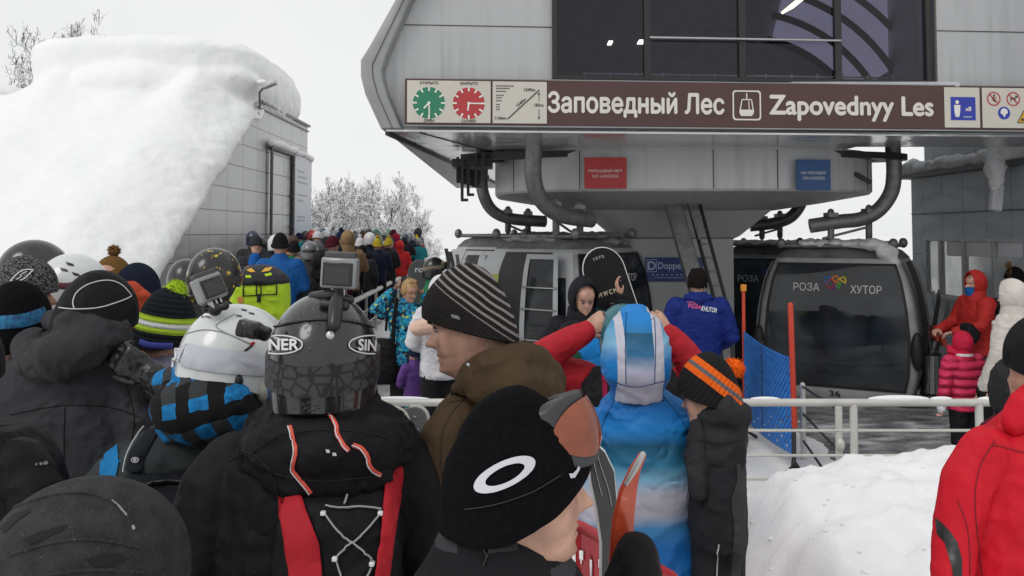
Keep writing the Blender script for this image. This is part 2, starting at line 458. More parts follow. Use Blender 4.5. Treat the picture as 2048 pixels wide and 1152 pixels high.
# ================================================================ ground
def sst(a, b, x):
    t = np.clip((x-a)/(b-a), 0, 1); return t*t*(3-2*t)
def gz(X, Y):
    X = np.asarray(X, float); Y = np.asarray(Y, float)
    plat = sst(5.5, 6.3, Y)*sst(-2.75, -2.45, X)*(1-sst(28, 34, Y))
    base = .33+.008*np.clip(Y-14, 0, 20)
    z = base*(1-plat)+.10*plat
    drop = sst(32, 60, Y)*3.6+sst(12, 40, X)*1.2*sst(15, 30, Y)
    return z-drop
def g1(x, y): return float(gz(x, y))
def axis(a, b, st, far):
    q = list(np.arange(a, b+1e-6, st)); s = st
    lo = [a]; hi = [b]
    while hi[-1] < far: s *= 1.35; hi.append(hi[-1]+s); lo.append(lo[-1]-s)
    return lo[:0:-1]+q+hi[1:]
XS = axis(-10, 12, .22, 1500); YS = [y for y in axis(-2, 36, .22, 1500)]
gx, gy = np.meshgrid(XS, YS); gx0 = gx.ravel(); gy0 = gy.ravel()
near = (np.abs(gx0) < 40) & (np.abs(gy0) < 70)
pl_ = sst(5.9, 6.6, gy0)*sst(-2.7, -2.3, gx0)*(1-sst(28, 34, gy0))
gzv = gz(gx0, gy0)+np.where(near, (1-.93*pl_)*(.05*fbm(np.stack([gx0*.9, gy0*.9, gx0*0], 1), 4)), 0)-.012*pl_
mb = MB(); nx = len(XS)
mb.add(np.stack([gx0, gy0, gzv], 1), [(i*nx+j, i*nx+j+1, (i+1)*nx+j+1, (i+1)*nx+j) for i in range(len(YS)-1) for j in range(nx-1)])
struct(build(mb, 'ground', SNOW, fix=False, local=True))

t = NT('wet_slush', .35, spec=.5); v = t.tc.outputs['Object']
st = t.mapping((1.3, 3.0, 1), rot=(0, 0, R(14)))
a = t.noise(st, 2.2, 8); b = t.noise(v, 1.1, 5); c = t.noise(v, 26, 5)
k = t.math('ADD', t.math('MULTIPLY', a, .6), t.math('MULTIPLY', b, .5))
k = t.math('ADD', k, t.math('MULTIPLY', c, .16))
t.color(t.ramp(k, [(.42, (.065, .066, .069)), (.56, (.13, .132, .136)), (.66, (.24, .245, .25)), (.78, (.55, .56, .57))]))
t.rough(t.ramp(k, [(.5, .16), (.68, .5)])); t.bump(k, .8, .03)
WET = t.m
mb = MB(); pts = []
for i in range(91):
    row = []
    for j in range(81):
        y = 6.45+i*.235; x = -2.25+j*.125+(.0)
        if j in (0, 80): x += .12*math.sin(y*2.3)+.1*math.sin(y*5.1)
        if i == 0: y += .1*math.sin(x*2.1)+.07*math.sin(x*5.3)
        row.append((x, y, g1(x, y)+.006+.012*float(pn(np.array([[x*2.5, y*2.5, .5]]))[0])))
    pts.append(row)
mb.grid(pts)
struct(build(mb, 'pavement', WET, local=True))

# slushy white patch under the net and heap at the railing
def heap(name, X0, X1, Y0, Y1, fn, m, st=.06, amp=.05, fr=3.0, clods=0):
    xs = np.arange(X0, X1+1e-6, st); ys = np.arange(Y0, Y1+1e-6, st); a, b = np.meshgrid(xs, ys)
    z = fn(a, b)+amp*fbm(np.stack([a.ravel()*fr, b.ravel()*fr, 0*a.ravel()+3.3], 1), 5).reshape(a.shape)
    z = z+.35*amp*(1-2*np.abs(pn(np.stack([a.ravel()*fr*2.6, b.ravel()*fr*2.6, 0*a.ravel()+8], 1)))).reshape(a.shape)
    mb = MB(); n = len(xs)
    mb.add(np.stack([a.ravel(), b.ravel(), z.ravel()], 1), [(i*n+j, i*n+j+1, (i+1)*n+j+1, (i+1)*n+j) for i in range(len(ys)-1) for j in range(n-1)])
    rr = random.Random(4)
    for k in range(clods):
        i, j = rr.randrange(len(ys)), rr.randrange(n); r_ = rr.uniform(.004, .013)*(2.0 if rr.random() < .06 else 1)
        mb.ell((a[i, j], b[i, j], z[i, j]+r_*.3), (r_*rr.uniform(.8, 1.4), r_*rr.uniform(.8, 1.4), r_*.8), Matrix.Rotation(rr.uniform(0, 3), 3, 'Z'), 7, 5)
    return struct(build(mb, name, m, fix=False, local=True))
ridx = [1380, 1490, 1560, 1625, 1665, 1700, 1790, 1890, 1960, 2050, 2150]
ridy = [1040, 1000, 958, 948, 945, 926, 932, 902, 912, 930, 950]
rX = [P(x, y, 5.0).x for x, y in zip(ridx, ridy)]; rZ = [P(x, y, 5.0).z for x, y in zip(ridx, ridy)]
def bank(a, b):
    top = np.interp(a, rX, rZ)
    f = sst(2.2, 4.9, b)**.8*(1-sst(5.05, 5.95, b))*sst(.7, 1.5, a)*(1-sst(5, 7, a))
    return .2+(top-.2)*f
heap('snow_bank', .9, 6.6, 1.6, 6.2, bank, snow_mat('heap_snow', .84, 2.0), .03, .042, 3.6, 700)
def slush(a, b):
    f = sst(6.1, 6.7, b)*(1-sst(9.0, 10.5, b))*sst(1.2, 1.9, a)*(1-sst(2.8, 3.3, a-.10*(b-8)))
    return .06+.075*f
heap('snow_patch', .9, 3.9, 6.0, 10.8, slush, SNOW_R, .07, .022, 2.5)

# ================================================================ left building under snow
WX = -6.0
def panel_mat(name, c, w, h, axis_uv, off=(0, 0), mort=.008, rough=.42, metal=.35, dark=.25):
    t = NT(name, rough, metal); s = t.sep(t.tc.outputs['Object'])
    cb = t.n('CombineXYZ'); t.l(s[axis_uv[0]], cb.inputs[0]); t.l(s[axis_uv[1]], cb.inputs[1])
    mp = t.n('Mapping'); t.l(cb.outputs[0], mp.inputs[0]); mp.inputs['Location'].default_value = (off[0], off[1], 0)
    br = t.n('TexBrick', offset=0.0, squash=1.0); t.l(mp.outputs[0], br.inputs['Vector'])
    br.inputs['Scale'].default_value = 1; br.inputs['Brick Width'].default_value = w; br.inputs['Row Height'].default_value = h
    br.inputs['Mortar Size'].default_value = mort; br.inputs['Mortar Smooth'].default_value = .1
    c = np.array(c); br.inputs['Color1'].default_value = col4(c*.96); br.inputs['Color2'].default_value = col4(c*1.05); br.inputs['Mortar'].default_value = col4(c*dark)
    d = t.noise(t.mapping((1.2, 1.2, 5)), 1.3, 5)
    t.color(t.mix(1.0, br.outputs['Color'], t.ramp(d, [(.3, .84), (.7, 1.06)]), 'MULTIPLY'))
    t.bump(t.math('MULTIPLY', br.outputs['Fac'], -1), .6, .01)
    t.rough(t.rng(d, .3, .7, rough-.1, rough+.1)); return t.m
hall = thing('hall', 'grey panelled wedge-shaped hall buried under a thick slope of snow beside the queue', 'building', (-9, 19, 0))
mb = MB(); mb.prism([(WX, 12.0, -.3), (WX, 20.9, 5.36), (WX, 25.9, 5.36), (WX, 25.9, -.3)], (-14, 0, 0))
build(mb, 'wall', panel_mat('hall_panels', (.52, .525, .53), 1.07, .5, (1, 2), (.35, -.2)), hall, bevel=.01)
mb = MB()
for a, b in (((20.7, 5.2), (25.92, 5.2)),): mb.beam((WX+.02, a[0], a[1]), (WX+.02, b[0], b[1]), .05, .03)
mb.beam((WX+.03, 20.95, 5.36), (WX+.03, 25.95, 5.36), .09, .06)
build(mb, 'wall_trim', mat('trim_grey', (.16, .165, .17), .45, .3), hall)
# service door frame with hinges
fr = MB(); zt = 4.32
for y in (21.55, 23.7): fr.tube([(WX+.14, y, .2), (WX+.14, y, zt)], .04, 8)
fr.tube([(WX+.14, 21.5, zt), (WX+.14, 23.75, zt)], .045, 8)
for z in (1.0, 1.9, 2.4, 3.2, 4.1): fr.box((WX+.12, 23.66, z), (.12, .1, .06))
door = MB(); door.box((WX+.03, 22.62, 2.2), (.05, 2.05, 4.15))
dr_ = build(door, 'door', panel_mat('door_panels', (.54, .545, .55), 1.05, .5, (1, 2), (.2, .3), .01), hall)
build(fr, 'door_frame', mat('frame_dark', (.09, .09, .095), .4, .4), dr_)
mb = MB(); mb.tube([(WX+.14, 21.5, zt+.1), (WX+.14, 22.3, zt+.13), (WX+.15, 23.1, zt+.1), (WX+.15, 23.8, zt+.13)], [.09, .12, .1, .11], 10)
build(mb, 'door_snow', SNOW_R, dr_)
# snow lying on the slope
xs = np.concatenate([np.linspace(-24, -9, 60), np.linspace(-8.9, WX+.12, 74)]); ys = np.linspace(11.0, 21.2, 130)
A, B = np.meshgrid(xs, ys)
line = (B-12.0)/8.9*5.66-.3
e = WX+.12-A
qq = np.clip(e/1.55, 0, 1); th = .12*sst(0, .15, e)+.92*(1-(1-qq)**1.7)-.15*sst(1.2, 3, e)-.45*sst(4.9, 5.8, e)
ns = fbm(np.stack([A.ravel()*.35, B.ravel()*.35, 0*A.ravel()], 1), 4).reshape(A.shape)
nb = pn(np.stack([A.ravel()*.95+3.1, 0*A.ravel(), 0*A.ravel()], 1)).reshape(A.shape)
th = th*(1+.12*ns)+.03*fbm(np.stack([A.ravel()*5, B.ravel()*5, 0*A.ravel()], 1), 3).reshape(A.shape)*np.clip(1.2-e, 0, 1)
dr = sst(17.9, 20.0, B)*(.10+.75*np.clip(nb+.05, -.35, 1))*sst(.3, 1.2, e)*(1-sst(4.8, 5.6, e))
Zs = line+th+dr-.4*sst(20, 21, B)
Zs = np.where(B < 12.6, np.maximum(Zs, .25), Zs)
slope_m = snow_mat('slope_snow', .84, .8)
n = len(xs); nr = len(ys); Zb = np.minimum(line-.12, Zs-.12); top = np.stack([A, B, Zs], 2); bot = np.stack([A, B, Zb], 2); mb = MB()
mb.add(np.concatenate([top.reshape(-1, 3), bot.reshape(-1, 3)]), [(i*n+j, i*n+j+1, (i+1)*n+j+1, (i+1)*n+j) for i in range(nr-1) for j in range(n-1)]+[(nr*n+i*n+j, nr*n+(i+1)*n+j, nr*n+(i+1)*n+j+1, nr*n+i*n+j+1) for i in range(nr-1) for j in range(n-1)])
k0 = nr*n; loop = [j for j in range(n)]+[i*n+n-1 for i in range(1, nr)]+[(nr-1)*n+j for j in range(n-2, -1, -1)]+[i*n for i in range(nr-2, 0, -1)]
mb.f += [(loop[q], k0+loop[q], k0+loop[(q+1) % len(loop)], loop[(q+1) % len(loop)]) for q in range(len(loop))]; mb.m = [0]*len(mb.f)
mb.rows([(-8.62, 22.85, 5.2, 2.62, 2.95), (-8.62, 22.85, 5.6, 2.80, 3.12), (-8.62, 22.75, 6.1, 2.82, 3.1), (-8.7, 22.5, 6.5, 2.72, 2.85), (-8.75, 22.2, 6.72, 2.35, 2.3), (-8.8, 22, 6.78, 1.6, 1.6)], 48, 4.0)
mb.ell((-7.0, 20.6, 5.75), (1.15, .9, .55)); mb.ell((-8.6, 20.1, 5.55), (1.6, .9, .6)); mb.ell((-10.2, 20.2, 5.45), (.8, .8, .5))
me = fuse(mb, .075, 9, .6); bumpy(me, .055, .8, 2, 3); bumpy(me, .016, 4.5, 5, 4)
co = coords(me); near_e = np.clip(1-np.abs(co[:, 0]-WX)/.9, 0, 1); setco(me, co+normals(me)*(near_e*.025*fbm(co*3.2, 4))[:, None])
link('roof_snow', me, slope_m, hall)
# second, lower roof at the far left
hut = thing('outbuilding', 'dark low wall with a heavy snow cap at the far left edge behind the slope', 'building', (-14.5, 24, 0))
mb = MB(); mb.box((-15.8, 25, 2.7), (4.6, 4, 5.9)); build(mb, 'wall', mat('hut_wall', (.13, .135, .14), .6), hut)
mb = MB(); mb.ell((-15.9, 24.8, 5.75), (2.6, 2.5, .85)); me = fuse(mb, .12, 4); bumpy(me, .15, .8, 3); link('snow_cap', me, slope_m, hut)
# floodlight at the snow edge
fl = thing('floodlight', 'small grey floodlight on a bracket at the edge of the snowy roof', 'lamp', (WX+.1, 20.6, 5.2))
mb = MB(); mb.tube([(WX+.1, 20.6, 5.15), (WX+.12, 20.5, 5.5), (WX+.25, 20.4, 5.62)], .025, 8); build(mb, 'bracket', GREYM, fl)
mb = MB(); mb.box((WX+.4, 20.35, 5.66), (.34, .2, .1), Matrix.Rotation(R(-22), 3, 'Y')); build(mb, 'lamp_head', STEEL, fl, bevel=.02)
mb = MB(); mb.ell((WX+.2, 20.4, 5.72), (.12, .1, .07)); build(mb, 'snow_lump', SNOW, fl)
# banner
t = NT('banner_print', .6); s = t.sep(t.tc.outputs['Object'])
z = t.rng(s[2], -.3, 3.9)
bl = t.noise(t.mapping((1, 1.6, 1.1)), 1.6, 4)
k = t.math('ADD', z, t.math('MULTIPLY', t.math('SUBTRACT', bl, .5), .35))
t.color(t.ramp(k, [(.0, (.36, .42, .50)), (.25, (.55, .62, .72)), (.36, (.30, .40, .58)), (.5, (.50, .55, .64)), (.7, (.62, .63, .66))]))
ban = thing('banner', 'tall pale blue and white banner at the far end of the panelled wall', 'banner', (WX+.1, 24.85, .5))
mb = MB(); mb.box((WX+.12, 24.85, 2.45), (.05, 1.95, 3.8)); build(mb, 'print', t.m, ban)
mb = MB(); pb = Plane((WX+.147, 23.9, 2.2), (0, 1, 0), (0, 0, 1))
for k, (yy, ww) in enumerate(((1.7, .8), (1.55, 1.1), (1.4, 1.2), (1.05, 1.1), (.9, .7), (.45, .9), (.35, .9))):
    for q in range(5): mb.add([pb.at(.25+q*ww/5, yy), pb.at(.25+q*ww/5+ww/7, yy), pb.at(.25+q*ww/5+ww/7, yy+.05), pb.at(.25+q*ww/5, yy+.05)], [(0, 1, 2, 3)])
build(mb, 'lettering', mat('banner_ink', (.28, .30, .34), .6), ban)
mb = MB(); mb.tube([(WX+.13, 23.9, 4.4), (WX+.14, 24.8, 4.44), (WX+.13, 25.8, 4.38)], [.09, .07, .1], 8); build(mb, 'snow_edge', SNOW_R, ban)

# ================================================================ trees
def tree_mesh(seed, H=9.0, depth=5):
    rr = random.Random(seed); br = MB(); cr = MB()
    def grow(p, d, L, r, lev):
        pts = [p]; rad = [r]; q = p.copy(); dd = d.copy(); n = 5 if lev == 0 else (4 if lev < 2 else 3)
        for i in range(n):
            dd = (dd+Vector((rr.uniform(-1, 1), rr.uniform(-1, 1), rr.uniform(-.5, .7)))*(.09 if lev == 0 else .24)).normalized()
            q = q+dd*L/n; pts.append(q.copy()); rad.append(max(.010 if lev < 3 else .019, r*(1-.55*(i+1)/n)))
        (br if lev < 3 else cr).tube(pts, rad, 7 if lev == 0 else (5 if lev < 3 else 3), False)
        if lev >= depth: return
        k = (15, 6, 5, 4, 4)[lev]
        for j in range(k):
            f = (j+rr.random())/k; tpos = .30+.70*f if lev == 0 else .2+.8*f
            s = tpos*n; i = min(int(s), n-1); o = pts[i].lerp(pts[i+1], s-i)
            a = rr.uniform(0, 2*math.pi) if lev else 2.4*j+rr.uniform(-.4, .4); tn = (pts[i+1]-pts[i]).normalized()
            u = tn.orthogonal().normalized(); u = u*math.cos(a)+tn.cross(u)*math.sin(a)
            if lev == 0:
                up = .25+.95*f; nd = (Vector((0, 0, 1))*up+u*(1.05-.35*f)).normalized(); LL = H*(.20+.16*math.sin(math.pi*(.15+.75*f)))
            else: nd = (tn*.70+u*(.75+.25*rr.random())+Vector((0, 0, .18))).normalized(); LL = L*rr.uniform(.42, .62)
            grow(o, nd, LL, max(.012, rad[i]*.55), lev+1)
    grow(Vector((0, 0, -.3)), Vector((rr.uniform(-.03, .03), rr.uniform(-.03, .03), 1)), H*.76, H*.020, 0)
    a = br.mesh('trunk', False); b = cr.mesh('crown', False); smooth(a, 60); return a, b
t = NT('snowy_bark', .85, spec=.2); gn = t.n('NewGeometry'); nz = t.sep(gn.outputs['Normal'])[2]
nv = t.noise(t.tc.outputs['Object'], 3.0, 4)
k = t.math('ADD', nz, t.math('MULTIPLY', t.math('SUBTRACT', nv, .5), 1.6))
t.color(t.ramp(k, [(.0, (.05, .044, .041)), (.28, (.82, .83, .84))])); BARK = t.m
t = NT('snowy_twigs', .85, spec=.2); gn = t.n('NewGeometry'); nz = t.sep(gn.outputs['Normal'])[2]
nv = t.noise(t.tc.outputs['Object'], 2.2, 4)
k = t.math('ADD', t.math('ADD', nz, .12), t.math('MULTIPLY', t.math('SUBTRACT', nv, .5), 2.2))
t.color(t.ramp(k, [(.0, (.13, .122, .116)), (.14, (.80, .81, .82))])); TWIG = t.m
protos = [tree_mesh(s) for s in (3, 8, 21)]
tlist = [  # px, d, top py, proto, label
 (690, 62, 357, 0, 'snow dusted bare tree, left one of the pair behind the queue'),
 (772, 60, 355, 1, 'snow dusted bare tree, right and fuller one of the pair behind the queue'),
 (638, 58, 392, 2, 'snowy tree half hidden beside the tall pale banner'),
 (655, 75, 400, 1, 'distant snowy tree just left of the big pair'),
 (815, 70, 415, 0, 'low snowy tree at the right foot of the tree group'),
 (852, 78, 470, 2, 'tiny snowy bush-like tree fading out right of the tree group'),
 (134, 46, 44, 2, 'dark bare tree showing its round crown above the snow roof')]
for px, d, py, k, lab in tlist:
    top = P(px, py, d); b = g1(top.x, d)-.6
    if py < 200: b = 0
    cv = np.array([v.co for v in protos[k][1].vertices]); s = (top.z-b)/np.percentile(cv[:, 2], 99.7)
    rot = rnd.uniform(0, 6); hi = cv[cv[:, 2] > np.percentile(cv[:, 2], 55)].mean(0); sx = s*(.84 if py > 200 else .62)
    cx, cy = (hi[0]*math.cos(rot)-hi[1]*math.sin(rot))*sx, (hi[0]*math.sin(rot)+hi[1]*math.cos(rot))*sx
    r = thing('bare_tree', lab, 'tree', (top.x-cx, d-cy, b), 'snowy bare trees' if py > 300 else 'bare trees behind the snow roof', rot)
    r.scale = (sx, sx, s)
    for nm, me, mm in (('trunk', protos[k][0], BARK), ('crown', protos[k][1], TWIG)):
        if not me.materials: me.materials.append(mm)
        o = bpy.data.objects.new(nm, me); COL.objects.link(o); o.parent = r
# ================================================================ lift station
def streaky(name, c, rough, metal):
    t = NT(name, rough, metal); v = t.tc.outputs['Object']; a = t.noise(t.mapping((5, 5, .35)), 2.0, 6); b = t.noise(v, .7, 4); k = t.math('ADD', t.math('MULTIPLY', a, .6), t.math('MULTIPLY', b, .4)); c = np.array(c)
    t.color(t.ramp(k, [(.32, c*.80), (.5, c), (.7, c*1.05)])); t.rough(t.rng(a, .3, .7, rough+.12, rough-.08)); t.bump(t.noise(v, 1.6, 3), .12, .02); return t.m
ALU = streaky('aluminium_panel', (.42, .427, .435), .42, .2)
ALUD = mat('dark_rim', (.27, .275, .28), .45, .3, var=.15, vs=2)
SOFF = mat('soffit_metal', (.62, .625, .63), .2, .6, var=.08, vs=1.5, bump=.12, bs=1.3)
DARK = mat('dark_steel', (.035, .036, .038), .5, .4)
BROWN = mat('brown_board', (.068, .030, .027), .5, var=.1, vs=2)
CREAM = mat('cream_board', (.55, .52, .46), .5, var=.05, vs=2)
INK = mat('brown_ink', (.05, .035, .03), .6, var=0)
LETW = mat('cream_letter', (.66, .63, .58), .5, var=.06, vs=5)
st_ = thing('lift_station', 'big grey cable car station with glazed control room over a round drum on a pillar', 'station', (2.5, 12, 0))
YF = 9.0
def fx(px, py, d=YF): p = P(px, py, d); return (p.x, p.z)
out = [fx(934, -260), fx(846, -100), fx(790, 0), fx(741, 88), fx(721, 120), fx(721, 152), fx(730, 188), fx(762, 258)]
inn = [fx(968, -260), fx(882, -100), fx(824, 0), fx(776, 110), fx(766, 140), fx(768, 158), fx(778, 192), fx(806, 258)]
cen = [((a[0]*.6+b[0]*.4), (a[1]*.6+b[1]*.4)) for a, b in zip(out, inn)]
XR, ZB, ZT = 9.0, fx(800, 259)[1], fx(800, -260)[1]
def fy(x): return YF+max(0, (x+1.1))*.077       # the front runs slightly away to the right
mb = MB()                                        # rim: a rounded band round the front edge
rs = []
for (ox, oz), (cx, cz), (ix, iz) in zip(out, cen, inn):
    rs.append([(ox, YF+.55, oz), (ox, YF+.02, oz), (ox+.03*(1 if ix > ox else 0), YF-.03, oz), (cx, YF-.04, cz), (ix-.02, YF-.02, iz), (ix, YF+.02, iz), (ix, YF+.30, iz), (ix, YF+.55, iz)])
mb.rings(rs); build(mb, 'rim', ALUD, st_, bevel=.012, ang=30)
mb = MB()
seam = [((a[0]*.45+b[0]*.55), (a[1]*.45+b[1]*.55)) for a, b in zip(out, inn)]
for a, b in zip(seam[:-1], seam[1:]): mb.beam((a[0], YF-.041, a[1]), (b[0], YF-.041, b[1]), .006, .006, up=(0, 1, 0))
build(mb, 'rim_seam', DARK, st_)
mb = MB()                                        # shell behind the rim
sh = [(o[0]+.015, o[1]) for o in out]
XM = 4.15; mb.rings([[(x, y, z) for x, z in sh]+[(XR, y, ZB), (XR, y, ZT)] for y in (YF+.3, YF+1.6)], caps=False)
for X0, X1, Z0, Z1 in ((XM, 5.7, ZB, 3.8), (5.7, XR, ZB, ZT)): mb.box(((X0+X1)/2, YF+1.63, (Z0+Z1)/2), (X1-X0, .04, Z1-Z0))
mb.rings([[(x, y, z) for x, z in sh]+[(XM, y, ZB), (XM, y, 3.8), (5.7, y, 3.8), (5.7, y, ZT)] for y in (YF+1.602, YF+12)], caps=False); mb.prism([(x, YF+12, z) for x, z in sh]+[(XM, YF+12, ZB), (XM, YF+12, 3.8), (5.7, YF+12, 3.8), (5.7, YF+12, ZT)], (0, .1, 0))
build(mb, 'shell', ALU, st_, ang=30)
# facade: left panels, right panels, glazing
def wallq(mb, px0, px1, py0, py1, dy=.14, d=YF, t=.04):
    a, b = fx(px0, py0, d), fx(px1, py1, d)
    mb.prism([(a[0], fy(a[0])+dy, a[1]), (b[0], fy(b[0])+dy, a[1]), (b[0], fy(b[0])+dy, b[1]), (a[0], fy(a[0])+dy, b[1])], (0, t, 0))
mb = MB(); a = inn[::-1]
xr = fx(1109, 0)[0]
zs = fx(900, 43)[1]
pl = [(x, fy(x)+.14, z) for x, z in a]
mid = [i for i, q in enumerate(a)]
mb.prism(pl+[(xr, fy(xr)+.14, ZT), (xr, fy(xr)+.14, ZB)], (0, .05, 0))
build(mb, 'facade_panel', ALU, st_)
mb = MB()
x0 = fx(806, 43)[0]; mb.beam((x0-.02, fy(x0)+.137, zs), (xr, fy(xr)+.137, zs), .008, .008)
xw1 = fx(1884, 0, 9.45)[0]
z2 = fx(1950, 58, 9.5)[1]; mb.beam((xw1, fy(xw1)+.137, z2), (XR, fy(XR)+.137, z2), .008, .008)
build(mb, 'panel_joint', DARK, st_)
mb = MB(); mb.prism([(xw1, fy(xw1)+.14, ZT), (XR, fy(XR)+.14, ZT), (XR, fy(XR)+.14, ZB), (xw1, fy(xw1)+.14, ZB)], (0, .05, 0)); build(mb, 'facade_panel', ALU, st_)
zw = fx(1300, 158, 9.2)[1]
mb = MB(); mb.prism([(xr, fy(xr)+.14, zw), (xw1, fy(xw1)+.14, zw), (xw1, fy(xw1)+.14, ZB), (xr, fy(xr)+.14, ZB)], (0, .05, 0)); build(mb, 'facade_panel', ALU, st_)
# control room seen through tinted glass
t = NT('tinted_glass', .04); gl = t.n('BsdfGlossy'); gl.inputs['Roughness'].default_value = .03; gl.inputs['Color'].default_value = (.62, .62, .68, 1)
tr = t.n('BsdfTransparent'); tr.inputs['Color'].default_value = (.40, .40, .45, 1)
fr_ = t.n('Fresnel'); fr_.inputs['IOR'].default_value = 1.5
ms = t.n('MixShader'); t.l(fr_.outputs[0], ms.inputs[0]); t.l(tr.outputs[0], ms.inputs[1]); t.l(gl.outputs[0], ms.inputs[2])
ou = [n for n in t.N if n.type == 'OUTPUT_MATERIAL'][0]; t.l(ms.outputs[0], ou.inputs['Surface']); TINT = t.m
win = MB(); xs_ = [fx(px, 0, 9.2)[0] for px in (1109, 1297, 1492, 1692, 1884)]
for x in xs_: win.box((x, fy(x)+.11, (zw+ZT)/2), (.075 if x not in (xs_[0], xs_[-1]) else .05, .06, ZT-zw))
for a, b in zip(xs_[:-1], xs_[1:]): win.beam((a, fy(a)+.115, zw+.02), (b, fy(b)+.115, zw+.02), .06, .045)
frm = build(win, 'window_frame', mat('window_black', (.012, .012, .013), .35), st_, bevel=.004)
for a, b in zip(xs_[:-1], xs_[1:]):
    mb = MB(); mb.add([(a, fy(a)+.125, zw), (b, fy(b)+.125, zw), (b, fy(b)+.125, ZT), (a, fy(a)+.125, ZT)], [(0, 1, 2, 3)]); build(mb, 'pane', TINT, frm)
mb = MB(); a = fx(1303, 73, 9.2); b = fx(1688, 77, 9.3); mb.tube([(a[0], fy(a[0])+.05, a[1]), (b[0], fy(b[0])+.05, b[1])], .013, 10); build(mb, 'window_bar', STEEL, frm)
# the room: floor, back wall, arched ribs, railing, lamps
room = MB(); room.box(((xs_[0]+xs_[-1])/2+.4, 13.4, zw+2.1), (5.4, .06, 4.2)); room.box(((xs_[0]+xs_[-1])/2, 11.4, zw-.02), (4.6, 4, .05))
rm = build(room, 'room', mat('room_grey', (.45, .45, .49), .7), st_)
def arc(R_, a0, a1, d, n=14): return [P(1480+R_*math.cos(R(a)), 335-R_*math.sin(R(a)), d) for a in np.linspace(a0, a1, n)]
for R_ in (262, 312, 362, 412, 462): mb = MB(); mb.tube(arc(R_, 28, 78, 13.2), .055, 6, False); build(mb, 'roof_rib', mat('rib_dark', (.05, .05, .055), .6), rm)
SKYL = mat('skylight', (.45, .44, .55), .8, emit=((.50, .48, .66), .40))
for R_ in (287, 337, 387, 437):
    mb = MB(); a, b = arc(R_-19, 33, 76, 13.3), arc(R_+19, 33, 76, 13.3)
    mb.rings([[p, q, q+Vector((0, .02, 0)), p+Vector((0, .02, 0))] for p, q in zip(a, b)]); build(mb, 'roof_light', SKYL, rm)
mb = MB()
for z in (.38, .24, .1): mb.tube([(.9, 11.0, zw+z), (4.9, 11.2, zw+z-.02)], .012, 6)
for k in range(13): mb.tube([(.9+k*.33, 11.0+k*.016, zw), (.9+k*.33, 11.0+k*.016, zw+.39)], .014, 6)
build(mb, 'inner_railing', mat('inner_rail', (.75, .75, .8), .5), rm)
EM = mat('lamp_glow', (.9, .9, .8), .5, emit=((1, .97, .84), 3))
for px, py, w in ((1220, 86, .05), (1282, 84, .07)):
    p = P(px, py, 10.8); mb = MB(); mb.box(p, (w, .2, .02)); tag(build(mb, 'ceiling_lamp', EM), 'small lit lamp inside the control room, seen through the %s' % ('left pane at its middle' if px < 1250 else 'left pane near the frame post'), 'lamp', 'lamps in the control room')
p = P(1592, 6, 10.6); mb = MB(); mb.box(p, (.16, .7, .03), Matrix.Rotation(R(-28), 3, 'Y')); tag(build(mb, 'tube_lamp', mat('tube_glow', (.9, .85, .6), .5, emit=((1, .90, .50), 4.5))), 'yellowish fluorescent lamp hanging in the control room behind the glass', 'lamp', 'lamps in the control room')
# soffit
mb = MB(); mb.prism([(out[-1][0]+.05, YF+.0, ZB), (XR, fy(XR)+.0, ZB), (XR, YF+1.64, ZB), (XM, YF+1.64, ZB), (XM, 15, ZB), (2.6, 17.5, ZB), (.0, 21, ZB)], (0, 0, -.02)); build(mb, 'soffit', SOFF, st_)
mb = MB(); mb.beam((-.95, YF+.1, ZB-.024), (.25, 13, ZB-.024), .012, .008); mb.beam((out[-1][0]+.06, YF+.02, ZB-.03), (.02, 21.9, ZB-.03), .04, .05)
build(mb, 'soffit_joint', DARK, st_)
# drum: superellipse fascia
dc = (2.30, 12.75); DZ0, DZ1 = 2.745, ZB-.02
def dring(rx, ry, z, n=72, e=3.2):
    r = []
    for j in range(n):
        a = 2*math.pi*j/n; c, s = math.cos(a), math.sin(a)
        r.append((dc[0]+rx*math.copysign(abs(c)**(2/e), c), dc[1]+ry*math.copysign(abs(s)**(2/e), s), z))
    return r
mb = MB(); mb.rings([dring(2.51, 2.1, DZ0+.0), dring(2.54, 2.13, DZ0+.03), dring(2.54, 2.13, DZ1-.07), dring(2.51, 2.1, DZ1)])
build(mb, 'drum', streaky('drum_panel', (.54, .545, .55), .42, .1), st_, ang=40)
mb = MB()
for x in (.02, .82, 2.42, 3.2, 4.5): 
    yy = dc[1]-2.13*(max(0, 1-abs((x-dc[0])/2.54)**3.2))**(1/3.2)-.002; mb.box((x, yy, (DZ0+DZ1)/2), (.008, .012, DZ1-DZ0-.06))
build(mb, 'drum_joint', DARK, st_)
mb = MB()
def gring(rx, ry, z, n=60): return [(2.22+rx*math.cos(2*math.pi*j/n), 11.4+ry*math.sin(2*math.pi*j/n), z) for j in range(n)]
mb.rings([gring(2.87, .72, 3.17), gring(2.5, .4, 3.17), gring(2.5, .4, 3.25), gring(2.87, .72, 3.25)], closed=True); build(mb, 'guide_rail', DARK, st_)
for k in range(5): 
    mb = MB(); mb.tube([(-.72+k*.05, 11.6+k*.32, 3.02), (-.64+k*.05, 11.6+k*.32, 3.02)], .13, 12, False); build(mb, 'tyre', DARK, st_)
for k, (x, y, h) in enumerate(((-.62, 11.0, .55), (-.55, 11.1, .48), (-.45, 11.05, .38), (-.7, 11.4, .3), (-.36, 11.0, .26))):
    mb = MB(); mb.box((x, y, 3.22-h/2), (.035, .06, h)); mb.box((x+.03, y, 3.2-h), (.09, .07, .035)); build(mb, 'bracket', DARK, st_)
for c_, z_, r_ in (((-.5, 11.3, 3.12), (.5, .5, .1), 0), ((4.35, 10.95, 2.92), (.22, .05, .05), 30)):
    mb = MB(); mb.box(c_, z_, Matrix.Rotation(R(r_), 3, 'Y')); build(mb, 'track_plate', DARK, st_)
